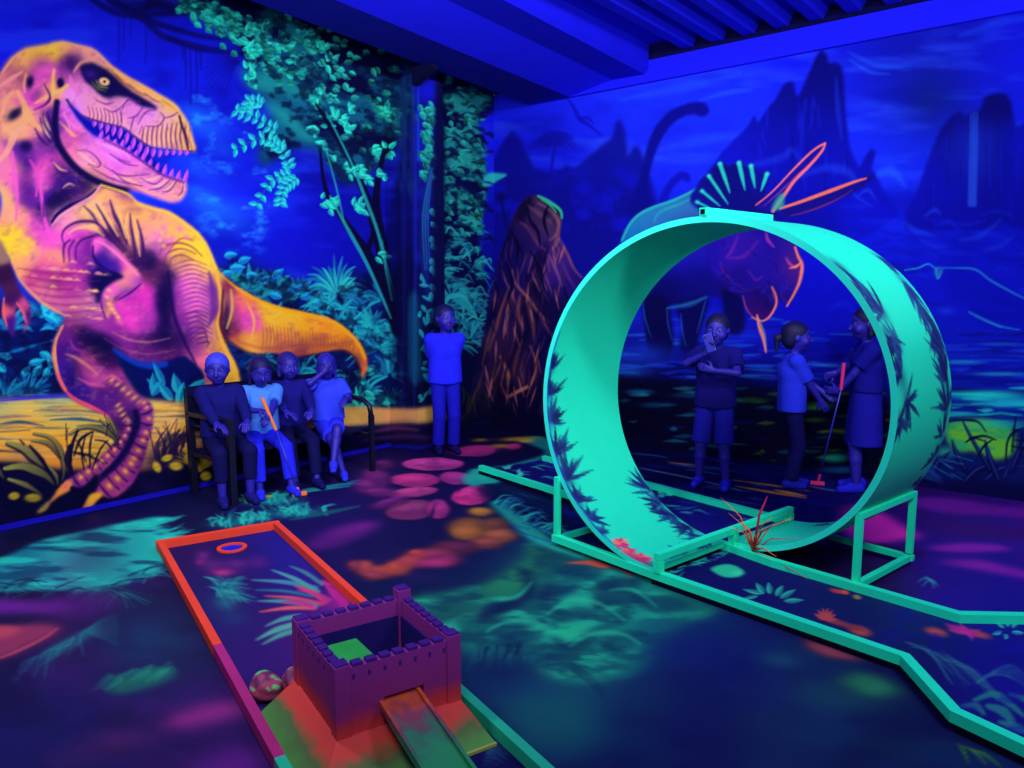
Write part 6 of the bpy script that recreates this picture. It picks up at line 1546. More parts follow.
for k in range(46):
    x, y = 224 + R.uniform(-8, 8), 590 + R.uniform(-6, 8)
    a = R.uniform(-2.6, 1.2)
    stroke([(x, y), (x + 12 * math.cos(a), y + 8 * math.sin(a)), (x + 26 * math.cos(a), y + 14 * math.sin(a) + 3)], (.9, .8, .2), R.choice([(36, 130, 130), (40, 160, 150), (24, 80, 120)]), .7)
glow(226, 602, 12, 8, (30, 110, 125), .7); glow(234, 618, 14, 8, (26, 60, 110), .5)
for x0, y0, x1, y1, w, c in [(318, 592, 272, 570, 2.4, (70, 160, 150)), (322, 584, 290, 566, 2, (60, 130, 140)), (316, 588, 252, 580, 2.2, (60, 140, 150)), (326, 602, 295, 586, 2.4, (220, 66, 100)), (330, 600, 298, 590, 2, (190, 50, 120)), (322, 604, 265, 596, 2, (210, 80, 90)), (316, 606, 258, 601, 2.4, (70, 150, 150)), (314, 608, 260, 612, 2, (230, 90, 90)), (312, 606, 282, 602, 2.4, (180, 44, 130)), (344, 604, 322, 580, 5, (190, 40, 130)), (300, 616, 266, 626, 2.4, (70, 160, 150)), (296, 624, 256, 640, 3, (80, 170, 150)), (298, 630, 263, 644, 2.6, (70, 160, 140)), (312, 596, 256, 590, 1.6, (40, 110, 140)), (350, 598, 330, 586, 3, (120, 30, 120))]:
    stroke([(x0, y0), ((x0 + x1) / 2, (y0 + y1) / 2 - 2), (x1, y1)], (w, w, .5), c, .85, 1.6)
glow(338, 604, 22, 12, (150, 30, 130), .7)
for k in range(16):
    a = -2.5 + k * .28
    stroke([(488, 746), (488 + 10 * math.cos(a), 746 + 10 * math.sin(a)), (488 + 22 * math.cos(a), 750 + 16 * math.sin(a))], (1.2, 1, .3), (36, 90, 120), .7)
ob = [tuple(tn2(s, d)[:2]) for s, d in ((-4.89, .61), (-.96, .61), (-.96, 1.32), (-4.89, 1.32))]
board(pl, ob, 'lane_board', putt, M_LANE, .001)
hole = at_z(232, 548.5, .016)
v, f = [], []
for k in range(40):
    a = 2 * math.pi * k / 40
    for r, z in ((.088, .016), (.088, .026), (.064, .026), (.064, .016)):
        v.append((hole[0] + r * math.cos(a), hole[1] + r * math.sin(a), z))
for k in range(40):
    for j in range(4):
        f.append((k * 4 + j, ((k + 1) % 40) * 4 + j, ((k + 1) % 40) * 4 + (j + 1) % 4, k * 4 + (j + 1) % 4))
hr = under(mesh_obj('hole_ring', v, f, M_RED), putt)
v = [(hole[0] + .064 * math.cos(2 * math.pi * k / 32), hole[1] + .064 * math.sin(2 * math.pi * k / 32), .0165) for k in range(32)]
under(mesh_obj('hole_cup', v + [(x, y, .0155) for x, y, z in v], [tuple(range(32)), tuple(range(32, 64))[::-1]] + [(i, i + 32, (i + 1) % 32 + 32, (i + 1) % 32) for i in range(32)], mat('blue_hole_cup', (24, 30, 200), .6)), putt)

# ------------------------------------------------------------------ toy castle on the foreground lane
CS0, CS1, CN0, CN1, CZ0, CZ1 = -2.72, -2.262, .778, 1.236, .10, .372
castle = empty('toy_castle', tn2((CS0 + CS1) / 2, (CN0 + CN1) / 2, .015))
put(castle, 'pink toy castle with battlements and green ramp on the foreground lane', 'golf obstacle')


def ramp_mat(name, stops, rough=.65):
    """sprayed paint that changes colour with height on the object"""
    m = bpy.data.materials.new(name); m.use_nodes = True
    nt = m.node_tree; bs = nt.nodes['Principled BSDF']
    tc = nt.nodes.new('ShaderNodeTexCoord'); sx = nt.nodes.new('ShaderNodeSeparateXYZ')
    nt.links.new(tc.outputs['Object'], sx.inputs[0])
    nz = nt.nodes.new('ShaderNodeTexNoise'); nz.inputs['Scale'].default_value = 16; nz.inputs['Detail'].default_value = 4
    nt.links.new(tc.outputs['Object'], nz.inputs['Vector'])
    ma = nt.nodes.new('ShaderNodeMath'); ma.operation = 'MULTIPLY_ADD'; ma.inputs[1].default_value = .05; ma.inputs[2].default_value = -.025
    nt.links.new(nz.outputs['Fac'], ma.inputs[0])
    ad = nt.nodes.new('ShaderNodeMath'); ad.operation = 'ADD'
    nt.links.new(sx.outputs['Z'], ad.inputs[0]); nt.links.new(ma.outputs[0], ad.inputs[1])
    mr = nt.nodes.new('ShaderNodeMapRange'); mr.inputs['From Min'].default_value = 0; mr.inputs['From Max'].default_value = .5
    nt.links.new(ad.outputs[0], mr.inputs['Value'])
    cr = nt.nodes.new('ShaderNodeValToRGB')
    el = cr.color_ramp.elements
    while len(el) < len(stops): el.new(.5)
    for e_, (z, c) in zip(el, stops):
        e_.position = z / .5; e_.color = (*paint(c), 1)
    nt.links.new(mr.outputs['Result'], cr.inputs['Fac'])
    nt.links.new(cr.outputs['Color'], bs.inputs['Base Color'])
    bs.inputs['Roughness'].default_value = rough
    bs.inputs['Specular IOR Level'].default_value = .25
    return m


M_CAS = ramp_mat('castle_spray_paint', [(.02, (72, 138, 68)), (.06, (76, 104, 64)), (.088, (200, 62, 56)), (.15, (176, 42, 64)), (.20, (122, 32, 116)), (.40, (118, 34, 140))])
M_CASR = ramp_mat('castle_ramp_paint', [(.02, (34, 145, 84)), (.14, (32, 135, 96)), (.16, (52, 92, 90)), (.175, (112, 46, 84)), (.195, (180, 70, 40)), (.30, (180, 70, 40))])
M_MER = mat('violet_merlon_paint', (60, 24, 126), .6, .2, 20)
M_CASIN = mat('castle_dark_inside', (26, 18, 100), .8, .1, 12)
M_CASG = mat('castle_green_chute', (36, 150, 74), .6, .2, 12)
M_CASO = mat('castle_orange_chute', (225, 80, 50), .6, .2, 12)
WTH = .036


def cbox(s0, s1, n0, n1, z0, z1, name, m, bev=.003):
    p = [tn2(s0, n0, z0), tn2(s1, n0, z0), tn2(s1, n1, z0), tn2(s0, n1, z0), tn2(s0, n0, z1), tn2(s1, n0, z1), tn2(s1, n1, z1), tn2(s0, n1, z1)]
    return under(MB().hexa(p).build(name, m, bevel=bev), castle)


# sloping plinth
po_, pi_, zt = (-2.74, -2.09, .645, 1.29), (CS0 - .005, CS1 + .005, CN0 - .005, CN1 + .005), CZ0 + .015
P8 = [tn2(s, d, .016) for s, d in ((po_[0], po_[2]), (po_[1], po_[2]), (po_[1], po_[3]), (po_[0], po_[3]))] + [tn2(s, d, zt) for s, d in ((pi_[0], pi_[2]), (pi_[1], pi_[2]), (pi_[1], pi_[3]), (pi_[0], pi_[3]))]
under(MB().hexa(P8).build('plinth', M_CAS, bevel=.004), castle)
# walls; the front one has a doorway
DN0, DN1, DZ1 = .945, 1.095, .215
cbox(CS0, CS0 + WTH, CN0, CN1, CZ0, CZ1 - .02, 'castle_wall', M_CAS)
cbox(CS0 + WTH, CS1 - WTH, CN0, CN0 + WTH, CZ0, CZ1 - .02, 'castle_wall', M_CAS)
cbox(CS0 + WTH, CS1 - WTH, CN1 - WTH, CN1, CZ0, CZ1 - .02, 'castle_wall', M_CAS)
fwm = MB()
for n0, n1, z0, z1 in ((CN0, DN0, CZ0, CZ1 - .02), (DN1, CN1, CZ0, CZ1 - .02), (DN0, DN1, DZ1, CZ1 - .02)):
    fwm.hexa([tn2(s, n_, z0) for s, n_ in ((CS1 - WTH, n0), (CS1, n0), (CS1, n1), (CS1 - WTH, n1))] + [tn2(s, n_, z1) for s, n_ in ((CS1 - WTH, n0), (CS1, n0), (CS1, n1), (CS1 - WTH, n1))])
under(fwm.build('castle_wall', M_CAS), castle)
cbox(CS0 + WTH, CS1 - WTH, CN0 + WTH, CN1 - WTH, zt, zt + .004, 'castle_floor', M_CASIN, 0)
for a_ in ((CS0 + WTH, CS0 + WTH + .006, CN0 + WTH, CN1 - WTH), (CS0 + WTH, CS1 - WTH, CN0 + WTH, CN0 + WTH + .006), (CS0 + WTH, CS1 - WTH, CN1 - WTH - .006, CN1 - WTH)):
    cbox(*a_, zt + .004, CZ1 - .085, 'inner_dark_panel', M_CASIN, 0)  # thin dark panels added on the lower inner wall faces
for s, n_ in ((CS0, CN0), (CS0, CN1), (CS1, CN0), (CS1, CN1)):
    h = CZ1 - .006 + (.026 if (s, n_) == (CS0, CN1) else 0)
    sa, na = (s - .006 if s == CS0 else s - .049), (n_ - .006 if n_ == CN0 else n_ - .049)
    cbox(sa, sa + .055, na, na + .055, CZ0 + .01, h, 'turret', M_CAS)
    cbox(sa + .004, sa + .051, na + .004, na + .051, h, h + .006, 'turret_cap', M_MER, .002)
for k in range(7):
    t = .052 + (k + .5) / 7 * (CN1 - CN0 - .104)
    for s in (CS0, CS1 - WTH):
        cbox(s + .002, s + WTH - .002, CN0 + t - .018, CN0 + t + .018, CZ1 - .022, CZ1 - .008, 'merlon', M_MER, .003)
    t = .052 + (k + .5) / 7 * (CS1 - CS0 - .104)
    for n_ in (CN0, CN1 - WTH):
        cbox(CS0 + t - .018, CS0 + t + .018, n_ + .002, n_ + WTH - .002, CZ1 - .022, CZ1 - .008, 'merlon', M_MER, .003)
# small notches under the battlements of the outer faces
nm = MB()
for k in range(7):
    t = .06 + k / 6 * (CN1 - CN0 - .12)
    for z_ in (CZ1 - .052,):
        nm.hexa([tn2(CS1 + a, CN0 + t + b_, z_ + c) for c in (-.008, .008) for a, b_ in ((-.002, -.005), (.0015, -.005), (.0015, .005), (-.002, .005))])
    t2 = .06 + k / 6 * (CS1 - CS0 - .12)
    nm.hexa([tn2(CS0 + t2 + b_, CN0 + a, CZ1 - .052 + c) for c in (-.008, .008) for a, b_ in ((.002, -.005), (-.0015, -.005), (-.0015, .005), (.002, .005))])
sl_ = under(nm.build('arrow_slits', M_MER), castle); sl_['kind'] = 'stuff'
# ramp: floor and two side boards falling from the doorway to the lane
RZ0, RZ1, RS1 = .205, .022, -1.45
def sloped(n0, n1, up0, up1, name, m):
    s0_ = CS1 - WTH - .02
    p = [tn2(s0_, n0, RZ0 - .02), tn2(RS1, n0, RZ1 - .006), tn2(RS1, n1, RZ1 - .006), tn2(s0_, n1, RZ0 - .02), tn2(s0_, n0, RZ0 + up0), tn2(RS1, n0, RZ1 + up1), tn2(RS1, n1, RZ1 + up1), tn2(s0_, n1, RZ0 + up0)]
    return under(MB().hexa(p).build(name, m, bevel=.002), castle)
sloped(.937, 1.072, 0, .004, 'ramp_floor', M_CASR)
sloped(.927, .940, .012, .024, 'ramp_side', M_CASR)
sloped(1.069, 1.082, .012, .024, 'ramp_side', M_CASR)
under(MB().bar(tn2(-2.085, 1.09, .020), tn2(-2.085, 1.285, .020), .012).build('plinth_edge', mat('olive_plinth_edge', (150, 160, 90), .6), bevel=.002), castle)
# chute inside
under(MB().hexa([tn2(s, n_, z) for s, n_, z in ((-2.62, .86, .215), (-2.30, .945, .19), (-2.30, 1.06, .19), (-2.62, .99, .215), (-2.62, .86, .225), (-2.30, .945, .20), (-2.30, 1.06, .20), (-2.62, .99, .225))]).build('inner_chute', M_CASO, bevel=.002), castle)
under(MB().hexa([tn2(s, n_, z) for s, n_, z in ((-2.62, .845, .262), (-2.44, .865, .252), (-2.44, 1.0, .252), (-2.62, .985, .262), (-2.62, .845, .270), (-2.44, .865, .260), (-2.44, 1.0, .260), (-2.62, .985, .270))]).build('inner_plate', M_CASG, bevel=.002), castle)

# stones beside the castle
def stone(name, c, r, seed, label):
    rr = random.Random(seed)
    bm = bmesh.new(); bmesh.ops.create_icosphere(bm, subdivisions=4, radius=1)
    cols = []
    for v_ in bm.verts:
        d = v_.co.normalized()
        k = 1 + .10 * math.sin(3 * d.x + seed) * math.cos(2.5 * d.y + seed * 2) + .05 * math.sin(7 * d.z + d.x * 5 + seed)
        v_.co = Vector((d.x * r[0], d.y * r[1], max(d.z, -.75) * r[2])) * k
        nse = float(fbm(np.array([d.x * 1.1 + seed * 3 + 9]), np.array([d.y * 1.1 + d.z * .9 + 9]))[0])
        cols.append((70, 190, 120) if nse > .56 and d.z > .2 else ((150, 56, 100) if nse > .42 else (100, 40, 92)))
    zmin = min(v_.co.z for v_ in bm.verts)
    me = bpy.data.meshes.new(name); bm.to_mesh(me); bm.free()
    me.polygons.foreach_set('use_smooth', np.ones(len(me.polygons), dtype=bool))
    ca = me.color_attributes.new('paint', 'FLOAT_COLOR', 'POINT')
    c4 = np.ones((len(cols), 4), np.float32); c4[:, :3] = paint(cols); ca.data.foreach_set('color', c4.ravel())
    me.materials.append(attr_mat('stone_paint', .6, .3, 30, .3))
    o = bpy.data.objects.new(name, me); COL.objects.link(o)
    o.location = (c[0], c[1], c[2] - zmin)
    put(o, label, 'stone', 'painted stones beside the castle')
    return o


stone('painted_stone', tn2(-2.835, .695, .0145), (.07, .06, .055), 1, 'painted pink and green stone beside the left red rail')
stone('painted_stone', tn2(-2.80, .80, .0145), (.05, .048, .06), 4, 'smaller painted stone squeezed behind the pink castle wall')
CV = [fl]

# ------------------------------------------------------------------ bench along the left wall
M_IRON = mat('black_bench_metal', (9, 9, 44), .45, .15, 20, spec=.4)
M_SLAT = mat('dark_bench_slat', (12, 12, 62), .6, .2, 24)
BY0, BY1 = 2.93, 4.27
bench = empty('bench', (-5.3, (BY0 + BY1) / 2, 0))
put(bench, 'black metal bench with arms along the dinosaur wall', 'bench')
for y in (BY0, BY1):
    under(MB().bar((-5.58, y, 0), (-5.60, y, .83), .05, .05, up=(0, 1, 0)).build('back_post', M_IRON, bevel=.004), bench)
    if y == BY0:
        under(MB().bar((-5.02, y, 0), (-5.02, y, .62), .05, .05, up=(0, 1, 0)).build('front_leg', M_IRON, bevel=.004), bench)
        under(MB().bar((-5.59, y, .63), (-4.99, y, .63), .05, .035).build('armrest', M_IRON, bevel=.004), bench)
    else:
        under(MB().bar((-5.02, y, 0), (-5.02, y, .50), .04, .04, up=(0, 1, 0)).build('front_leg', M_IRON, bevel=.004), bench)
        under(MB().tube([(-5.59, y, .62), (-5.3, y, .64), (-5.12, y, .625), (-5.04, y, .58), (-5.02, y, .49)], .022, 10).build('armrest', M_IRON, smooth=True), bench)
    under(MB().bar((-5.58, y, .317), (-5.02, y, .317), .035, .035).build('side_tube', M_IRON, bevel=.003), bench)
for k in range(4):
    x = -5.53 + k * .098
    under(MB().box((x, BY0 - .01, .335), (x + .085, BY1 + .01, .36)).build('seat_slat', M_SLAT, bevel=.004), bench)
for z in (.55, .67, .80):
    under(MB().bar((-5.575, BY0 - .02, z), (-5.575, BY1 + .02, z), .022, .085).build('back_slat', M_SLAT, bevel=.004), bench)
for k in range(4):
    under(MB().bar((-5.585, BY0 + .005, .45 + k * .09), (-5.02, BY0 + .005, .45 + k * .09 - .0), .014, .014).build('arm_rod', M_IRON), bench) if k in (1,) else None

# putters
M_SHAFT = mat('steel_blue_shaft', (40, 44, 190), .35, .1, 20, metal=.0, spec=.5)
M_OR = mat('orange_putter_plastic', (255, 128, 60), .5, .08, 20)
M_PK = mat('pink_putter_plastic', (215, 50, 120), .5, .08, 20)


def putter(g0, g1, head, head_dir, label, m):
    root = empty('putter', head)
    put(root, label, 'golf club')
    g0, g1, head = Vector(g0), Vector(g1), Vector(head)
    under(MB().tube([g0, g1], [.015, .012], 12).build('grip', m, smooth=False), root)
    neck = head + Vector((0, 0, .03))
    under(MB().tube([g1, neck], .006, 8).build('shaft', M_SHAFT, smooth=True), root)
    hd = Vector(head_dir).normalized()
    b_ = MB().bar(head - hd * .05 + Vector((0, 0, .016)), head + hd * .06 + Vector((0, 0, .016)), .034, .030)
    hb = b_.build('putter_head', m, bevel=.008); under(hb, root)
    under(MB().tube([head + Vector((0, 0, .024)), neck + (g1 - neck) * .08], .011, 8).build('hosel', m), root)
    return root


putter(at_x(262, 398, -5.03), at_x(276, 430, -4.99), at_z(299, 496, .001), (.3, .9, 0), 'putter with orange grip and orange head held by seated child', M_OR)
putter(at_y(844, 363, 6.10), at_y(841, 390, 6.08), at_z(818, 485, .001), (-.9, -.3, 0), 'putter with reddish pink grip and head held by person in skirt', M_PK)
# ------------------------------------------------------------------ people: bodies grown as one smooth surface around a posed skeleton
class Solid:
    """a soft union of tapered limbs and ellipsoids, turned into one continuous mesh"""
    def __init__(self): self.p = []

    def limb(self, a, b, ra, rb, k=.02, cut=None):
        self.p.append(('l', np.asarray(a, float), np.asarray(b, float), ra, rb, k, cut)); return self

    def ball(self, c, r, axes=None, k=.02, sub=False):
        r = np.asarray(r if hasattr(r, '__len__') else (r, r, r), float)
        self.p.append(('s' if sub else 'e', np.asarray(c, float), r, np.eye(3) if axes is None else np.asarray(axes, float), k)); return self

    def mesh(self, h, zmin=None):
        lo, hi = np.full(3, 1e9), np.full(3, -1e9)
        for q in self.p:
            if q[0] == 'l':
                for c, r in ((q[1], q[3]), (q[2], q[4])): lo = np.minimum(lo, c - r); hi = np.maximum(hi, c + r)
            elif q[0] == 'e':
                m = q[2].max(); lo = np.minimum(lo, q[1] - m); hi = np.maximum(hi, q[1] + m)
        lo -= 3 * h; hi += 3 * h
        if zmin is not None: lo[2] = zmin - 2 * h
        n = np.ceil((hi - lo) / h).astype(int) + 1
        ax = [lo[i] + h * np.arange(n[i]) for i in range(3)]
        Fd = np.full(n, .2, np.float32)
        for q in self.p:
            k = q[-1] if q[0] != 'l' else q[5]
            mg = k * 1.5 + 2.5 * h
            if q[0] == 'l': a = np.minimum(q[1] - q[3], q[2] - q[4]) - mg; b = np.maximum(q[1] + q[3], q[2] + q[4]) + mg
            else: a = q[1] - q[2].max() - mg; b = q[1] + q[2].max() + mg
            i0 = np.clip(np.floor((a - lo) / h).astype(int), 0, n); i1 = np.clip(np.ceil((b - lo) / h).astype(int) + 1, 0, n)
            if (i1 <= i0).any(): continue
            s = tuple(slice(x, y) for x, y in zip(i0, i1))
            X, Y, Z = np.meshgrid(*(ax[i][s[i]] for i in range(3)), indexing='ij')
            if q[0] == 'l':
                A, B, ra, rb = q[1:5]; d = B - A; l2 = d @ d + 1e-12
                t = ((X - A[0]) * d[0] + (Y - A[1]) * d[1] + (Z - A[2]) * d[2]) / l2
                tc = np.clip(t, 0, 1)
                D = np.sqrt((X - A[0] - tc * d[0]) ** 2 + (Y - A[1] - tc * d[1]) ** 2 + (Z - A[2] - tc * d[2]) ** 2) - (ra + (rb - ra) * tc)
                if q[6] == 'end': D = np.maximum(D, (t - 1) * math.sqrt(l2))
                if q[6] == 'both': D = np.maximum(D, np.maximum(t - 1, -t) * math.sqrt(l2))
            else:
                L = [(X - q[1][0]) * e[0] + (Y - q[1][1]) * e[1] + (Z - q[1][2]) * e[2] for e in q[3]]
                k0 = np.sqrt(sum((L[i] / q[2][i]) ** 2 for i in range(3))); k1 = np.sqrt(sum((L[i] / q[2][i] ** 2) ** 2 for i in range(3))) + 1e-9
                D = k0 * (k0 - 1) / k1
            f0 = Fd[s]
            if q[0] == 's':
                hh = np.clip(.5 - .5 * (f0 + D) / k, 0, 1); Fd[s] = f0 + (-D - f0) * hh + k * hh * (1 - hh)
            else:
                hh = np.clip(.5 + .5 * (f0 - D) / k, 0, 1); Fd[s] = f0 + (D - f0) * hh - k * hh * (1 - hh)
        if zmin is not None: Fd = np.maximum(Fd, (zmin - ax[2])[None, None, :])
        return surface_nets(Fd, lo, h)


def surface_nets(Fd, lo, h):
    ins = Fd < 0
    c = np.zeros(np.array(Fd.shape) - 1, np.int8)
    offs = [(i, j, k) for i in (0, 1) for j in (0, 1) for k in (0, 1)]
    sl = lambda o, A: A[o[0]:A.shape[0] - 1 + o[0], o[1]:A.shape[1] - 1 + o[1], o[2]:A.shape[2] - 1 + o[2]]
    for o in offs: c += sl(o, ins)
    act = (c > 0) & (c < 8)
    ijk = np.argwhere(act)
    vid = np.full(act.shape, -1, np.int64); vid[act] = np.arange(len(ijk))
    pos = np.zeros((len(ijk), 3)); cnt = np.zeros(len(ijk))
    val = {o: Fd[ijk[:, 0] + o[0], ijk[:, 1] + o[1], ijk[:, 2] + o[2]] for o in offs}
    for a in offs:
        for ax in range(3):
            if a[ax]: continue
            b = list(a); b[ax] = 1; b = tuple(b)
            cr = (val[a] < 0) != (val[b] < 0)
            t = val[a] / np.where(cr, val[a] - val[b], 1)
            p = np.zeros((len(ijk), 3)); p[:] = a; p[:, ax] = t
            pos[cr] += p[cr]; cnt[cr] += 1
    V = lo + h * (ijk + pos / cnt[:, None])
    faces = []
    for ax in range(3):
        u, w = (ax + 1) % 3, (ax + 2) % 3
        A = ins[tuple(slice(0, -1) if i == ax else slice(1, -1) for i in range(3))]
        B = ins[tuple(slice(1, None) if i == ax else slice(1, -1) for i in range(3))]
        e = np.argwhere(A != B)
        if not len(e): continue
        dirn = A[tuple(e.T)]
        e = e + np.array([0 if i == ax else 1 for i in range(3)])
        def vv(du, dw):
            q = e.copy(); q[:, u] -= du; q[:, w] -= dw
            return vid[tuple(q.T)]
        f = np.stack([vv(1, 1), vv(0, 1), vv(0, 0), vv(1, 0)], -1)
        f[~dirn] = f[~dirn][:, ::-1]
        faces.append(f)
    return V, np.concatenate(faces)


def unit(v): v = np.asarray(v, float); return v / (np.linalg.norm(v) + 1e-12)


def bend(a, c, l1, l2, hint):
    """middle joint of a two-bone limb from a towards c"""
    d = c - a; L = np.linalg.norm(d); L2 = min(L, (l1 + l2) * .999); d = d / L
    c2 = a + d * L2
    x = (l1 * l1 - l2 * l2 + L2 * L2) / (2 * L2); y = math.sqrt(max(l1 * l1 - x * x, 0))
    hn = np.asarray(hint, float); hn = hn - d * (hn @ d); hn = unit(hn)
    return a + d * x + hn * y, c2


def hand(S, wrist, d, palm_n, size, curl=.5):
    """palm, four unequal bent fingers and a thumb leaving the side of the palm"""
    d = unit(d); n = unit(palm_n - d * (palm_n @ d)); s = np.cross(d, n)
    W = size * .42
    for j in (-.3, 0, .3):
        S.limb(wrist + s * W * j * .5, wrist + d * size * .46 + s * W * j, size * .11, size * .10, .012)
    for j, L in ((-.40, .40), (-.135, .48), (.135, .45), (.40, .34)):
        p = wrist + d * size * .46 + s * W * j; dd = d; r = size * .062
        for q, f in enumerate((.42, .33, .25)):
            a = curl * (.5 + .5 * q)
            dd = unit(dd * math.cos(a) + n * math.sin(a))
            e = p + dd * size * L * f * 1.25
            S.limb(p, e, r, r * .9, .003); p = e; r *= .93
    p = wrist + d * size * .12 - s * W * .42
    e = p + unit(d * .75 - s * .75 + n * .35) * size * .27
    S.limb(p, e, size * .085, size * .07, .008)
    S.limb(e, e + unit(d * .9 - s * .15 + n * .5) * size * .22, size * .068, size * .055, .003)


SKIN, LIP, EYEW, IRIS = (34, 27, 165), (44, 20, 120), (62, 62, 200), (6, 6, 50)


def person(name_label, floor_pt, facing, H, pose, look):
    """pose gives targets in a frame with +y ahead, +x to the person's right; look lists the clothes"""
    rz = math.atan2(facing[1], facing[0]) - math.pi / 2
    root = empty('person', (floor_pt[0], floor_pt[1], floor_pt[2] if len(floor_pt) > 2 else 0), rz)
    put(root, name_label, 'person')
    P3 = lambda *v: np.array(v, float)
    hip = P3(*pose.get('hip', (0, 0, .52 * H)))
    lean = pose.get('lean', 0.0); tw = pose.get('twist', 0.0)
    up = unit(P3(pose.get('side', 0), math.sin(lean), math.cos(lean)))
    rgt = unit(P3(math.cos(tw), math.sin(tw), 0)); rgt = unit(rgt - up * (rgt @ up)); fwd = np.cross(up, rgt)
    sh_c = hip + up * .285 * H
    shw, hpw = .105 * H, .052 * H
    shR, shL = sh_c + rgt * shw, sh_c - rgt * shw
    hpx = unit(P3(1, pose.get('hiptwist', 0), 0))
    hpR, hpL = hip + hpx * hpw, hip - hpx * hpw
    neck = sh_c + up * .035 * H
    hf = unit(P3(*pose.get('gaze', tuple(fwd)))); hu = unit(up * .6 + P3(0, 0, .4)); hr = unit(np.cross(hf, hu)); hu = np.cross(hr, hf)
    hc = neck + up * .05 * H + hu * .062 * H + hf * .014 * H
    hs = .087 * H                                     # half height of the head
    lg = pose.get('legs', 1.0); l1, l2, m1, m2 = .155 * H, .135 * H, .25 * H * lg, .235 * H * lg
    J = {}
    for sd, s_, h_ in (('R', shR, hpR), ('L', shL, hpL)):
        hint = pose.get('elbow' + sd, (.5 if sd == 'R' else -.5, -.7, -.4))
        tgt = P3(*pose['hand' + sd]) if 'hand' + sd in pose else s_ + P3(.03 * H * (1 if sd == 'R' else -1), .03 * H, -.285 * H)
        el, wr = bend(s_, tgt, l1, l2, hint)
        ft = P3(*pose['foot' + sd])
        kn, an = bend(h_, ft, m1, m2, pose.get('knee' + sd, (0, 1, .2)))
        J[sd] = (s_, el, wr, h_, kn, an)
    B = Solid()
    # trunk
    B.limb(hpR, hpL, .058 * H, .058 * H, .03); B.limb(hip + up * .09 * H + rgt * .02 * H, hip + up * .13 * H - rgt * .02 * H, .062 * H, .064 * H, .04)
    B.limb(sh_c - up * .07 * H + rgt * .035 * H, sh_c - up * .07 * H - rgt * .035 * H, .068 * H, .068 * H, .04)
    B.limb(shR * .8 + sh_c * .2, shL * .8 + sh_c * .2, .036 * H, .036 * H, .03)
    B.limb(sh_c - up * .01 * H, hc - hu * .03 * H, .032 * H, .030 * H, .02)
    for sd in 'RL':
        s_, el, wr, h_, kn, an = J[sd]
        B.limb(s_, el, .031 * H, .023 * H, .02); B.limb(el, wr, .0235 * H, .016 * H, .01)
        B.limb(h_, kn, .05 * H, .035 * H, .025); B.limb(kn, kn * .65 + an * .35, .034 * H, .033 * H, .015); B.limb(kn * .65 + an * .35, an, .033 * H, .021 * H, .015)
        fd = unit(P3(*pose.get('toe' + sd, (.12 if sd == 'R' else -.12, 1, 0))))
        B.limb(an - fd * .012 * H + P3(0, 0, -.015 * H), an + fd * .08 * H + P3(0, 0, -.024 * H) * (1 if abs(fd[2]) < .3 else 0), .02 * H, .014 * H, .012)
        d = unit(P3(*pose['hdir' + sd])) if 'hdir' + sd in pose else unit(wr - el)
        pn = P3(*pose.get('palm' + sd, (-1 if sd == 'R' else 1, .1, 0)))
        hand(B, wr, d, pn, .105 * H, pose.get('curl' + sd, .45))
    # head: cranium, face, jaw, nose, ears, brow and sockets
    ax3 = np.array([hr, hf, hu])
    B.ball(hc + hu * .16 * hs - hf * .08 * hs, (.74 * hs, .92 * hs, .84 * hs), ax3, .02)
    B.ball(hc - hu * .28 * hs + hf * .18 * hs, (.60 * hs, .66 * hs, .70 * hs), ax3, .03)
    B.ball(hc - hu * .74 * hs + hf * .50 * hs, (.26 * hs, .22 * hs, .20 * hs), ax3, .03)
    for s in (1, -1):
        B.ball(hc + hr * .32 * hs * s + hf * .86 * hs - hu * .0 * hs, (.20 * hs, .16 * hs, .13 * hs), ax3, .01, True)
        B.ball(hc + hr * .31 * hs * s + hf * .66 * hs - hu * .0 * hs, .155 * hs, None, .004)
        B.ball(hc + hr * .74 * hs * s - hf * .02 * hs - hu * .06 * hs, (.09 * hs, .17 * hs, .25 * hs), ax3, .008)
        B.ball(hc + hr * .42 * hs * s + hf * .56 * hs - hu * .34 * hs, .2 * hs, None, .03)
    B.limb(hc + hf * .76 * hs + hu * .02 * hs, hc + hf * .98 * hs - hu * .30 * hs, .07 * hs, .12 * hs, .012)
    B.limb(hc + hf * .74 * hs - hu * .56 * hs - hr * .16 * hs, hc + hf * .74 * hs - hu * .56 * hs + hr * .16 * hs, .085 * hs, .085 * hs, .01)
    V, F = B.mesh(.0068)
    col = np.tile(np.array(SKIN, float), (len(V), 1))
    rel = V - hc
    a, b_, c_ = rel @ hr, rel @ hf, rel @ hu
    for s in (1, -1):
        e = np.hypot(a - .31 * hs * s, c_) 
        col[(e < .125 * hs) & (b_ > .55 * hs)] = EYEW
        col[(e < .085 * hs) & (b_ > .55 * hs)] = IRIS
        col[(np.abs(c_ - .24 * hs) < .05 * hs) & (np.abs(a - .31 * hs * s) < .2 * hs) & (b_ > .5 * hs)] = (22, 16, 112)
    col[(np.abs(c_ + .56 * hs) < .075 * hs) & (np.abs(a) < .24 * hs) & (b_ > .62 * hs)] = LIP
    body = mesh_obj('body', V, F, attr_mat('skin', .55, .03, 60, .35, .05), root, True, paint(col))
    # garments follow the limbs
    def wear(name, S, rgb, h=.0105, zmin=None, bump=.25):
        v, f = S.mesh(h, zmin)
        return mesh_obj(name, v, f, mat('cloth_%d_%d_%d' % rgb, rgb, .85, .16, 9, bump, 40, spec=.1), root, True)
    g = .011
    top = look['top']
    S = Solid(); hem = hip + up * (top.get('hem', .02)) * H
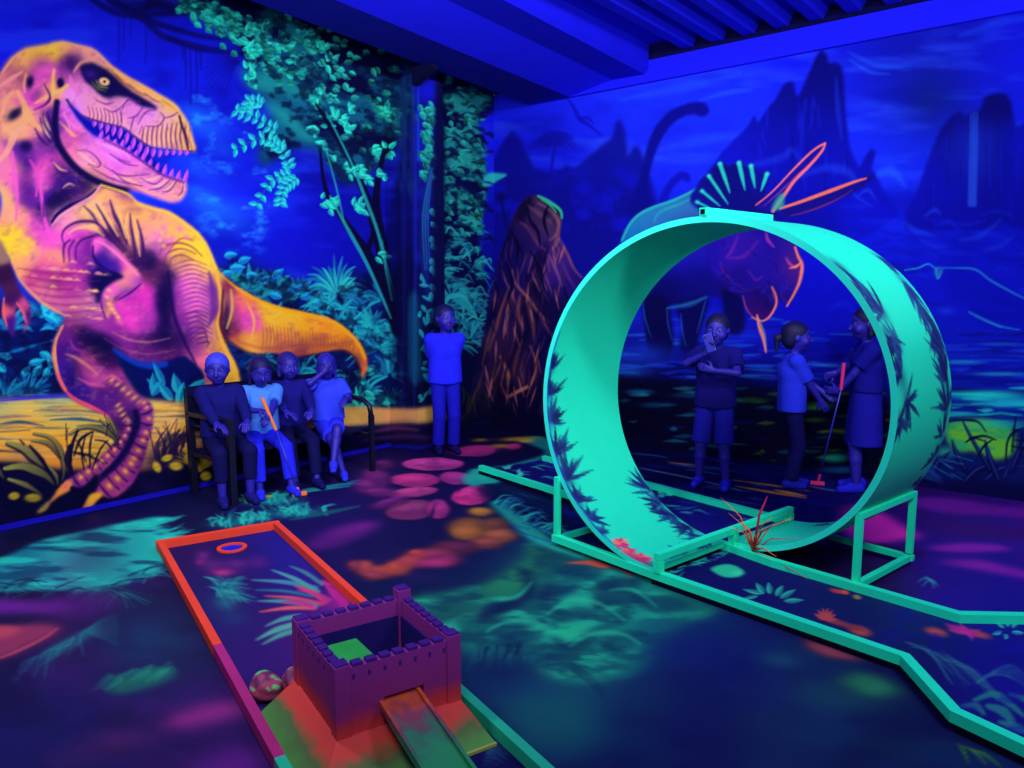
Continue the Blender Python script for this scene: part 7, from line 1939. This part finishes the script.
    for o_ in (-1, -.33, .33, 1):
        S.limb(sh_c - up * .08 * H + rgt * .036 * H * o_, hem + hpx * hpw * .92 * o_, .068 * H + g, .064 * H + g * 1.5, .02, 'end')
    S.limb(sh_c - up * .07 * H + rgt * .035 * H, sh_c - up * .07 * H - rgt * .035 * H, .07 * H + g, .07 * H + g, .04)
    S.limb(shR * .85 + sh_c * .15, shL * .85 + sh_c * .15, .038 * H + g, .038 * H + g, .03)
    S.limb(sh_c, sh_c + up * .03 * H, .05 * H, .036 * H + .003, .02, 'end')
    for sd in 'RL':
        s_, el, wr = J[sd][:3]; t = top.get('sleeve', .62)
        if t <= 1: S.limb(s_, s_ + (el - s_) * t, .036 * H + g, .036 * H + g, .02, 'end')
        else:
            S.limb(s_, el, .036 * H + g, .027 * H + g, .02); S.limb(el, el + (wr - el) * (t - 1), .027 * H + g, .019 * H + g, .015, 'end')
    wear('top', S, top['rgb'])
    if 'bottom' in look:
        bt = look['bottom']; t = bt.get('len', .96); wd = bt.get('wide', 1.0)
        S = Solid(); S.limb(hpR, hpL, .060 * H + .004, .060 * H + .004, .03)
        for sd in 'RL':
            h_, kn, an = J[sd][3:]
            if t <= 1:
                S.limb(h_, h_ + (kn - h_) * t, .052 * H + .004, (.040 * H + g) * wd, .006, 'end')
            else:
                S.limb(h_, kn, .052 * H + .005, .038 * H + .6 * g * wd, .008); S.limb(kn, kn + (an - kn) * (t - 1), .038 * H + .6 * g * wd, (.028 * H + g) * wd, .008, 'end')
        wear(bt.get('name', 'trousers'), S, bt['rgb'])
    if 'skirt' in look:
        sk = look['skirt']; S = Solid()
        dn = hip * 1.0; dn[2] = hip[2] - sk['len'] * H
        for o_ in (-1, 0, 1):
            S.limb(hip + up * .08 * H + hpx * hpw * .7 * o_, dn + hpx * hpw * 1.1 * o_, .072 * H, .088 * H, .03, 'end')
        wear('skirt', S, sk['rgb'])
    sc = look.get('shoes', (60, 70, 255))
    for sd in 'RL':
        an = J[sd][5]; fd = unit(P3(*pose.get('toe' + sd, (.12 if sd == 'R' else -.12, 1, 0))))
        sole = np.cross(unit(np.cross(fd, P3(0, 0, 1))), fd) * -1        # towards the sole
        sole = -np.abs(sole) if abs(fd[2]) < .3 else sole
        S = Solid(); dn = P3(0, 0, -1) if abs(fd[2]) < .3 else unit(P3(0, 0, -1) - fd * (P3(0, 0, -1) @ fd))
        S.limb(an - fd * .02 * H + dn * .012 * H, an + fd * .085 * H + dn * .020 * H, .027 * H, .022 * H, .015)
        S.limb(an - fd * .012 * H + dn * .004 * H, an + fd * .03 * H + dn * .008 * H, .029 * H, .027 * H, .015)
        zb = an[2] - .042 * H if abs(fd[2]) < .3 else None
        wear('shoe', S, sc, .007, zb, .1)
    hair = look.get('hair')
    if hair:
        S = Solid()
        S.ball(hc + hu * .26 * hs - hf * .16 * hs, (.80 * hs, .94 * hs, .86 * hs), ax3, .01)
        S.ball(hc - hu * .2 * hs - hf * .42 * hs, (.72 * hs, .6 * hs, .7 * hs), ax3, .02)
        S.ball(hc - hu * .42 * hs + hf * .86 * hs, (.80 * hs, .66 * hs, .86 * hs), ax3, .006, True)
        kind = hair['kind']
        if kind == 'long':
            for s in (1, -1):
                S.limb(hc + hr * .70 * hs * s - hu * .05 * hs - hf * .1 * hs, hc + hr * .78 * hs * s - hu * 1.5 * hs - hf * .02 * hs, .17 * hs, .12 * hs, .02)
                S.limb(hc + hr * .45 * hs * s - hf * .7 * hs, hc + hr * .5 * hs * s - hu * 1.9 * hs - hf * .55 * hs, .3 * hs, .18 * hs, .03)
        if kind == 'ponytail':
            p0 = hc + hu * .05 * hs - hf * 1.0 * hs
            S.limb(p0, p0 - hf * .32 * hs - hu * .15 * hs, .16 * hs, .22 * hs, .02); S.limb(p0 - hf * .32 * hs - hu * .15 * hs, p0 - hf * .36 * hs - hu * 1.25 * hs, .25 * hs, .08 * hs, .02)
        if kind == 'bob':
            for s in (1, -1):
                S.limb(hc + hr * .66 * hs * s - hu * .1 * hs - hf * .15 * hs, hc + hr * .68 * hs * s - hu * .75 * hs - hf * .1 * hs, .22 * hs, .18 * hs, .02)
        v, f = S.mesh(.0075)
        mesh_obj('hair', v, f, mat('hair_%d_%d_%d' % hair['rgb'], hair['rgb'], .6, .35, 60, .5, 90, spec=.3), root, True)
    return root, J


# ---- four seated on the bench, backs to the dinosaur wall
SEAT = .36
def sit(x_, y, face, H, label, look, **kw):
    kz = SEAT + .05
    pose = dict(hip=(0, 0, kz + .02), lean=-.06, legs=1.12, footR=(.10, .36, .055), footL=(-.10, .36, .055), kneeR=(.15, 1, 1), kneeL=(-.15, 1, 1))
    pose.update(kw)
    return person(label, (x_, y, 0), face, H, pose, look)


BLK, NVY = (16, 14, 96), (20, 20, 130)
sit(-5.36, 3.06, (1, -.30), 1.29, 'seated person in dark clothes at the bench end by the straight arm rest', dict(top=dict(rgb=(18, 18, 112), sleeve=1.9), bottom=dict(rgb=(13, 12, 84), len=1.62), shoes=(22, 22, 120), hair=dict(kind='short', rgb=(56, 66, 245))),
    handR=(.10, .30, .60), handL=(-.12, .30, .60), gaze=(.35, 1, -.12), elbowR=(.8, -.3, -.3), elbowL=(-.8, -.3, -.3), hdirR=(-.4, .9, -.2), hdirL=(.4, .9, -.2), palmR=(0, 0, -1), palmL=(0, 0, -1))
sit(-5.36, 3.40, (1, -.35), 1.22, 'seated child in a pale blue tee with long dark hair holding an orange-gripped putter', dict(top=dict(rgb=(70, 130, 255), sleeve=.8), bottom=dict(rgb=(34, 38, 255), len=1.78, wide=1.15), shoes=(36, 42, 255), hair=dict(kind='long', rgb=(13, 10, 92))),
    handR=(.07, .31, .66), handL=(.01, .335, .60), gaze=(.05, 1, -.35), elbowR=(.8, -.4, -.3), elbowL=(-.8, -.3, -.4), hdirR=(-.5, .8, -.1), hdirL=(.6, .7, -.1), palmR=(-.3, .2, -1), palmL=(.3, .2, -1), curlR=1.0, curlL=1.0, lean=.10, footR=(.12, .40, .055), footL=(-.12, .43, .055))
sit(-5.39, 3.70, (1, -.35), 1.22, 'person in very dark clothes seated between the two children in pale tees', dict(top=dict(rgb=(20, 18, 125), sleeve=1.85), bottom=dict(rgb=(12, 11, 78), len=1.85), shoes=(16, 15, 100), hair=dict(kind='bob', rgb=(24, 20, 140))),
    handR=(.10, .34, .58), handL=(-.10, .33, .58), gaze=(-.1, 1, -.1), hdirR=(-.5, .8, -.2), hdirL=(.5, .8, -.2), palmR=(0, 0, -1), palmL=(0, 0, -1), footR=(.10, .46, .055), footL=(-.08, .44, .055))
sit(-5.33, 4.05, (1, -.45), 1.16, 'seated child in light tee and shorts with crossed bare legs by curved arm rest', dict(top=dict(rgb=(48, 66, 255), sleeve=.75), bottom=dict(rgb=(40, 48, 255), len=.86, wide=1.15, name='shorts'), shoes=(44, 50, 255), hair=dict(kind='long', rgb=(30, 28, 185))),
    handR=(.06, .17, .90), handL=(-.10, .24, .66), elbowR=(1, .2, -.6), gaze=(.15, 1, -.1), hdirR=(-.5, .0, .85), palmR=(0, -1, .1), hdirL=(.5, .8, -.2), palmL=(0, 0, -1), footR=(-.02, .40, .06), footL=(.08, .47, .17), kneeR=(.3, 1, 1), kneeL=(0, 1, 1), toeL=(.25, 1, -.2))

# ---- standing
person('standing child in blue tee and long trousers beside the painted pillar', (-5.04, 5.22), (1, -.62), 1.38,
       dict(footR=(.075, 0, .058), footL=(-.075, .02, .058), handR=(.06, -.13, .70), handL=(-.05, -.13, .70), elbowR=(1, -.5, 0), elbowL=(-1, -.5, 0), hdirR=(-.9, .0, -.3), hdirL=(.9, 0, -.3), palmR=(0, -1, 0), palmL=(0, -1, 0), gaze=(-.25, 1, .02)),
       dict(top=dict(rgb=(30, 34, 255), sleeve=.8, hem=-.02), bottom=dict(rgb=(20, 20, 190), len=1.9, wide=1.2), shoes=(14, 12, 88), hair=dict(kind='short', rgb=(12, 10, 88))))
r2, j2 = person('standing child in cargo shorts holding a phone up to the face', (-2.47, 5.66), (.22, -1), 1.34,
       dict(footR=(.11, 0, .056), footL=(-.11, .03, .056), handR=(.04, .24, 1.10), handL=(-.02, .22, .97), elbowR=(1, -.1, -.6), elbowL=(-1, -.1, -.3), hdirR=(-.5, .1, .85), palmR=(-.6, .8, 0), hdirL=(.9, .1, .25), palmL=(0, -1, 0), curlR=.8, gaze=(.0, 1, -.06)),
       dict(top=dict(rgb=(17, 15, 118), sleeve=.75, hem=-.03), bottom=dict(rgb=(26, 26, 175), len=1.0, wide=1.2, name='shorts'), shoes=(34, 34, 235), hair=dict(kind='short', rgb=(9, 8, 66))))
person('standing child with a dark ponytail and pale tee seen from the side', (-1.99, 6.03), (.86, .52), 1.28,
       dict(footR=(.06, 0, .054), footL=(-.06, .05, .054), handR=(.08, .20, .72), handL=(-.02, .24, .78), elbowR=(.6, -1, -.2), elbowL=(-.6, -1, -.2), gaze=(.15, 1, .0)),
       dict(top=dict(rgb=(34, 50, 235), sleeve=.85, hem=-.03), bottom=dict(rgb=(14, 13, 92), len=1.9, wide=1.3), shoes=(28, 28, 190), hair=dict(kind='ponytail', rgb=(9, 8, 70))))
person('standing person in skirt with a putter near the right rim of the loop', (-1.50, 6.27), (-.9, -.45), 1.40,
       dict(footR=(.09, 0, .058), footL=(-.09, .05, .058), handR=(.16, .20, .92), handL=(-.05, .22, .80), elbowR=(1, -.5, -.2), elbowL=(-.8, -.6, -.2), curlR=1.0, hdirR=(-.2, .9, -.3), hdirL=(.6, .7, 0), palmR=(-1, 0, -.2), gaze=(0, 1, -.1)),
       dict(top=dict(rgb=(18, 18, 150), sleeve=.7, hem=.05), skirt=dict(rgb=(24, 22, 165), len=.25), shoes=(32, 34, 225), hair=dict(kind='bob', rgb=(10, 9, 74))))
# phone in the raised hand
wr = j2['R'][2]
M2 = Matrix.Translation(r2.location) @ Matrix.Rotation(r2.rotation_euler.z, 4, 'Z')
pc = M2 @ Vector((wr[0] - .035, wr[1] + .035, wr[2] + .085))
ph = MB().box((-.034, -.004, -.07), (.034, .004, .07)).build('phone', mat('dark_phone_case', (40, 46, 190), .3, .05, 20, spec=.5), bevel=.003)
ph.location = pc; ph.rotation_euler = (0.1, .35, r2.rotation_euler.z)
put(ph, 'phone held in front of the face by the child in cargo shorts', 'phone')
lens = MB().box((.012, .0042, .04), (.026, .006, .06)).build('phone_camera', M_IRON, ph)
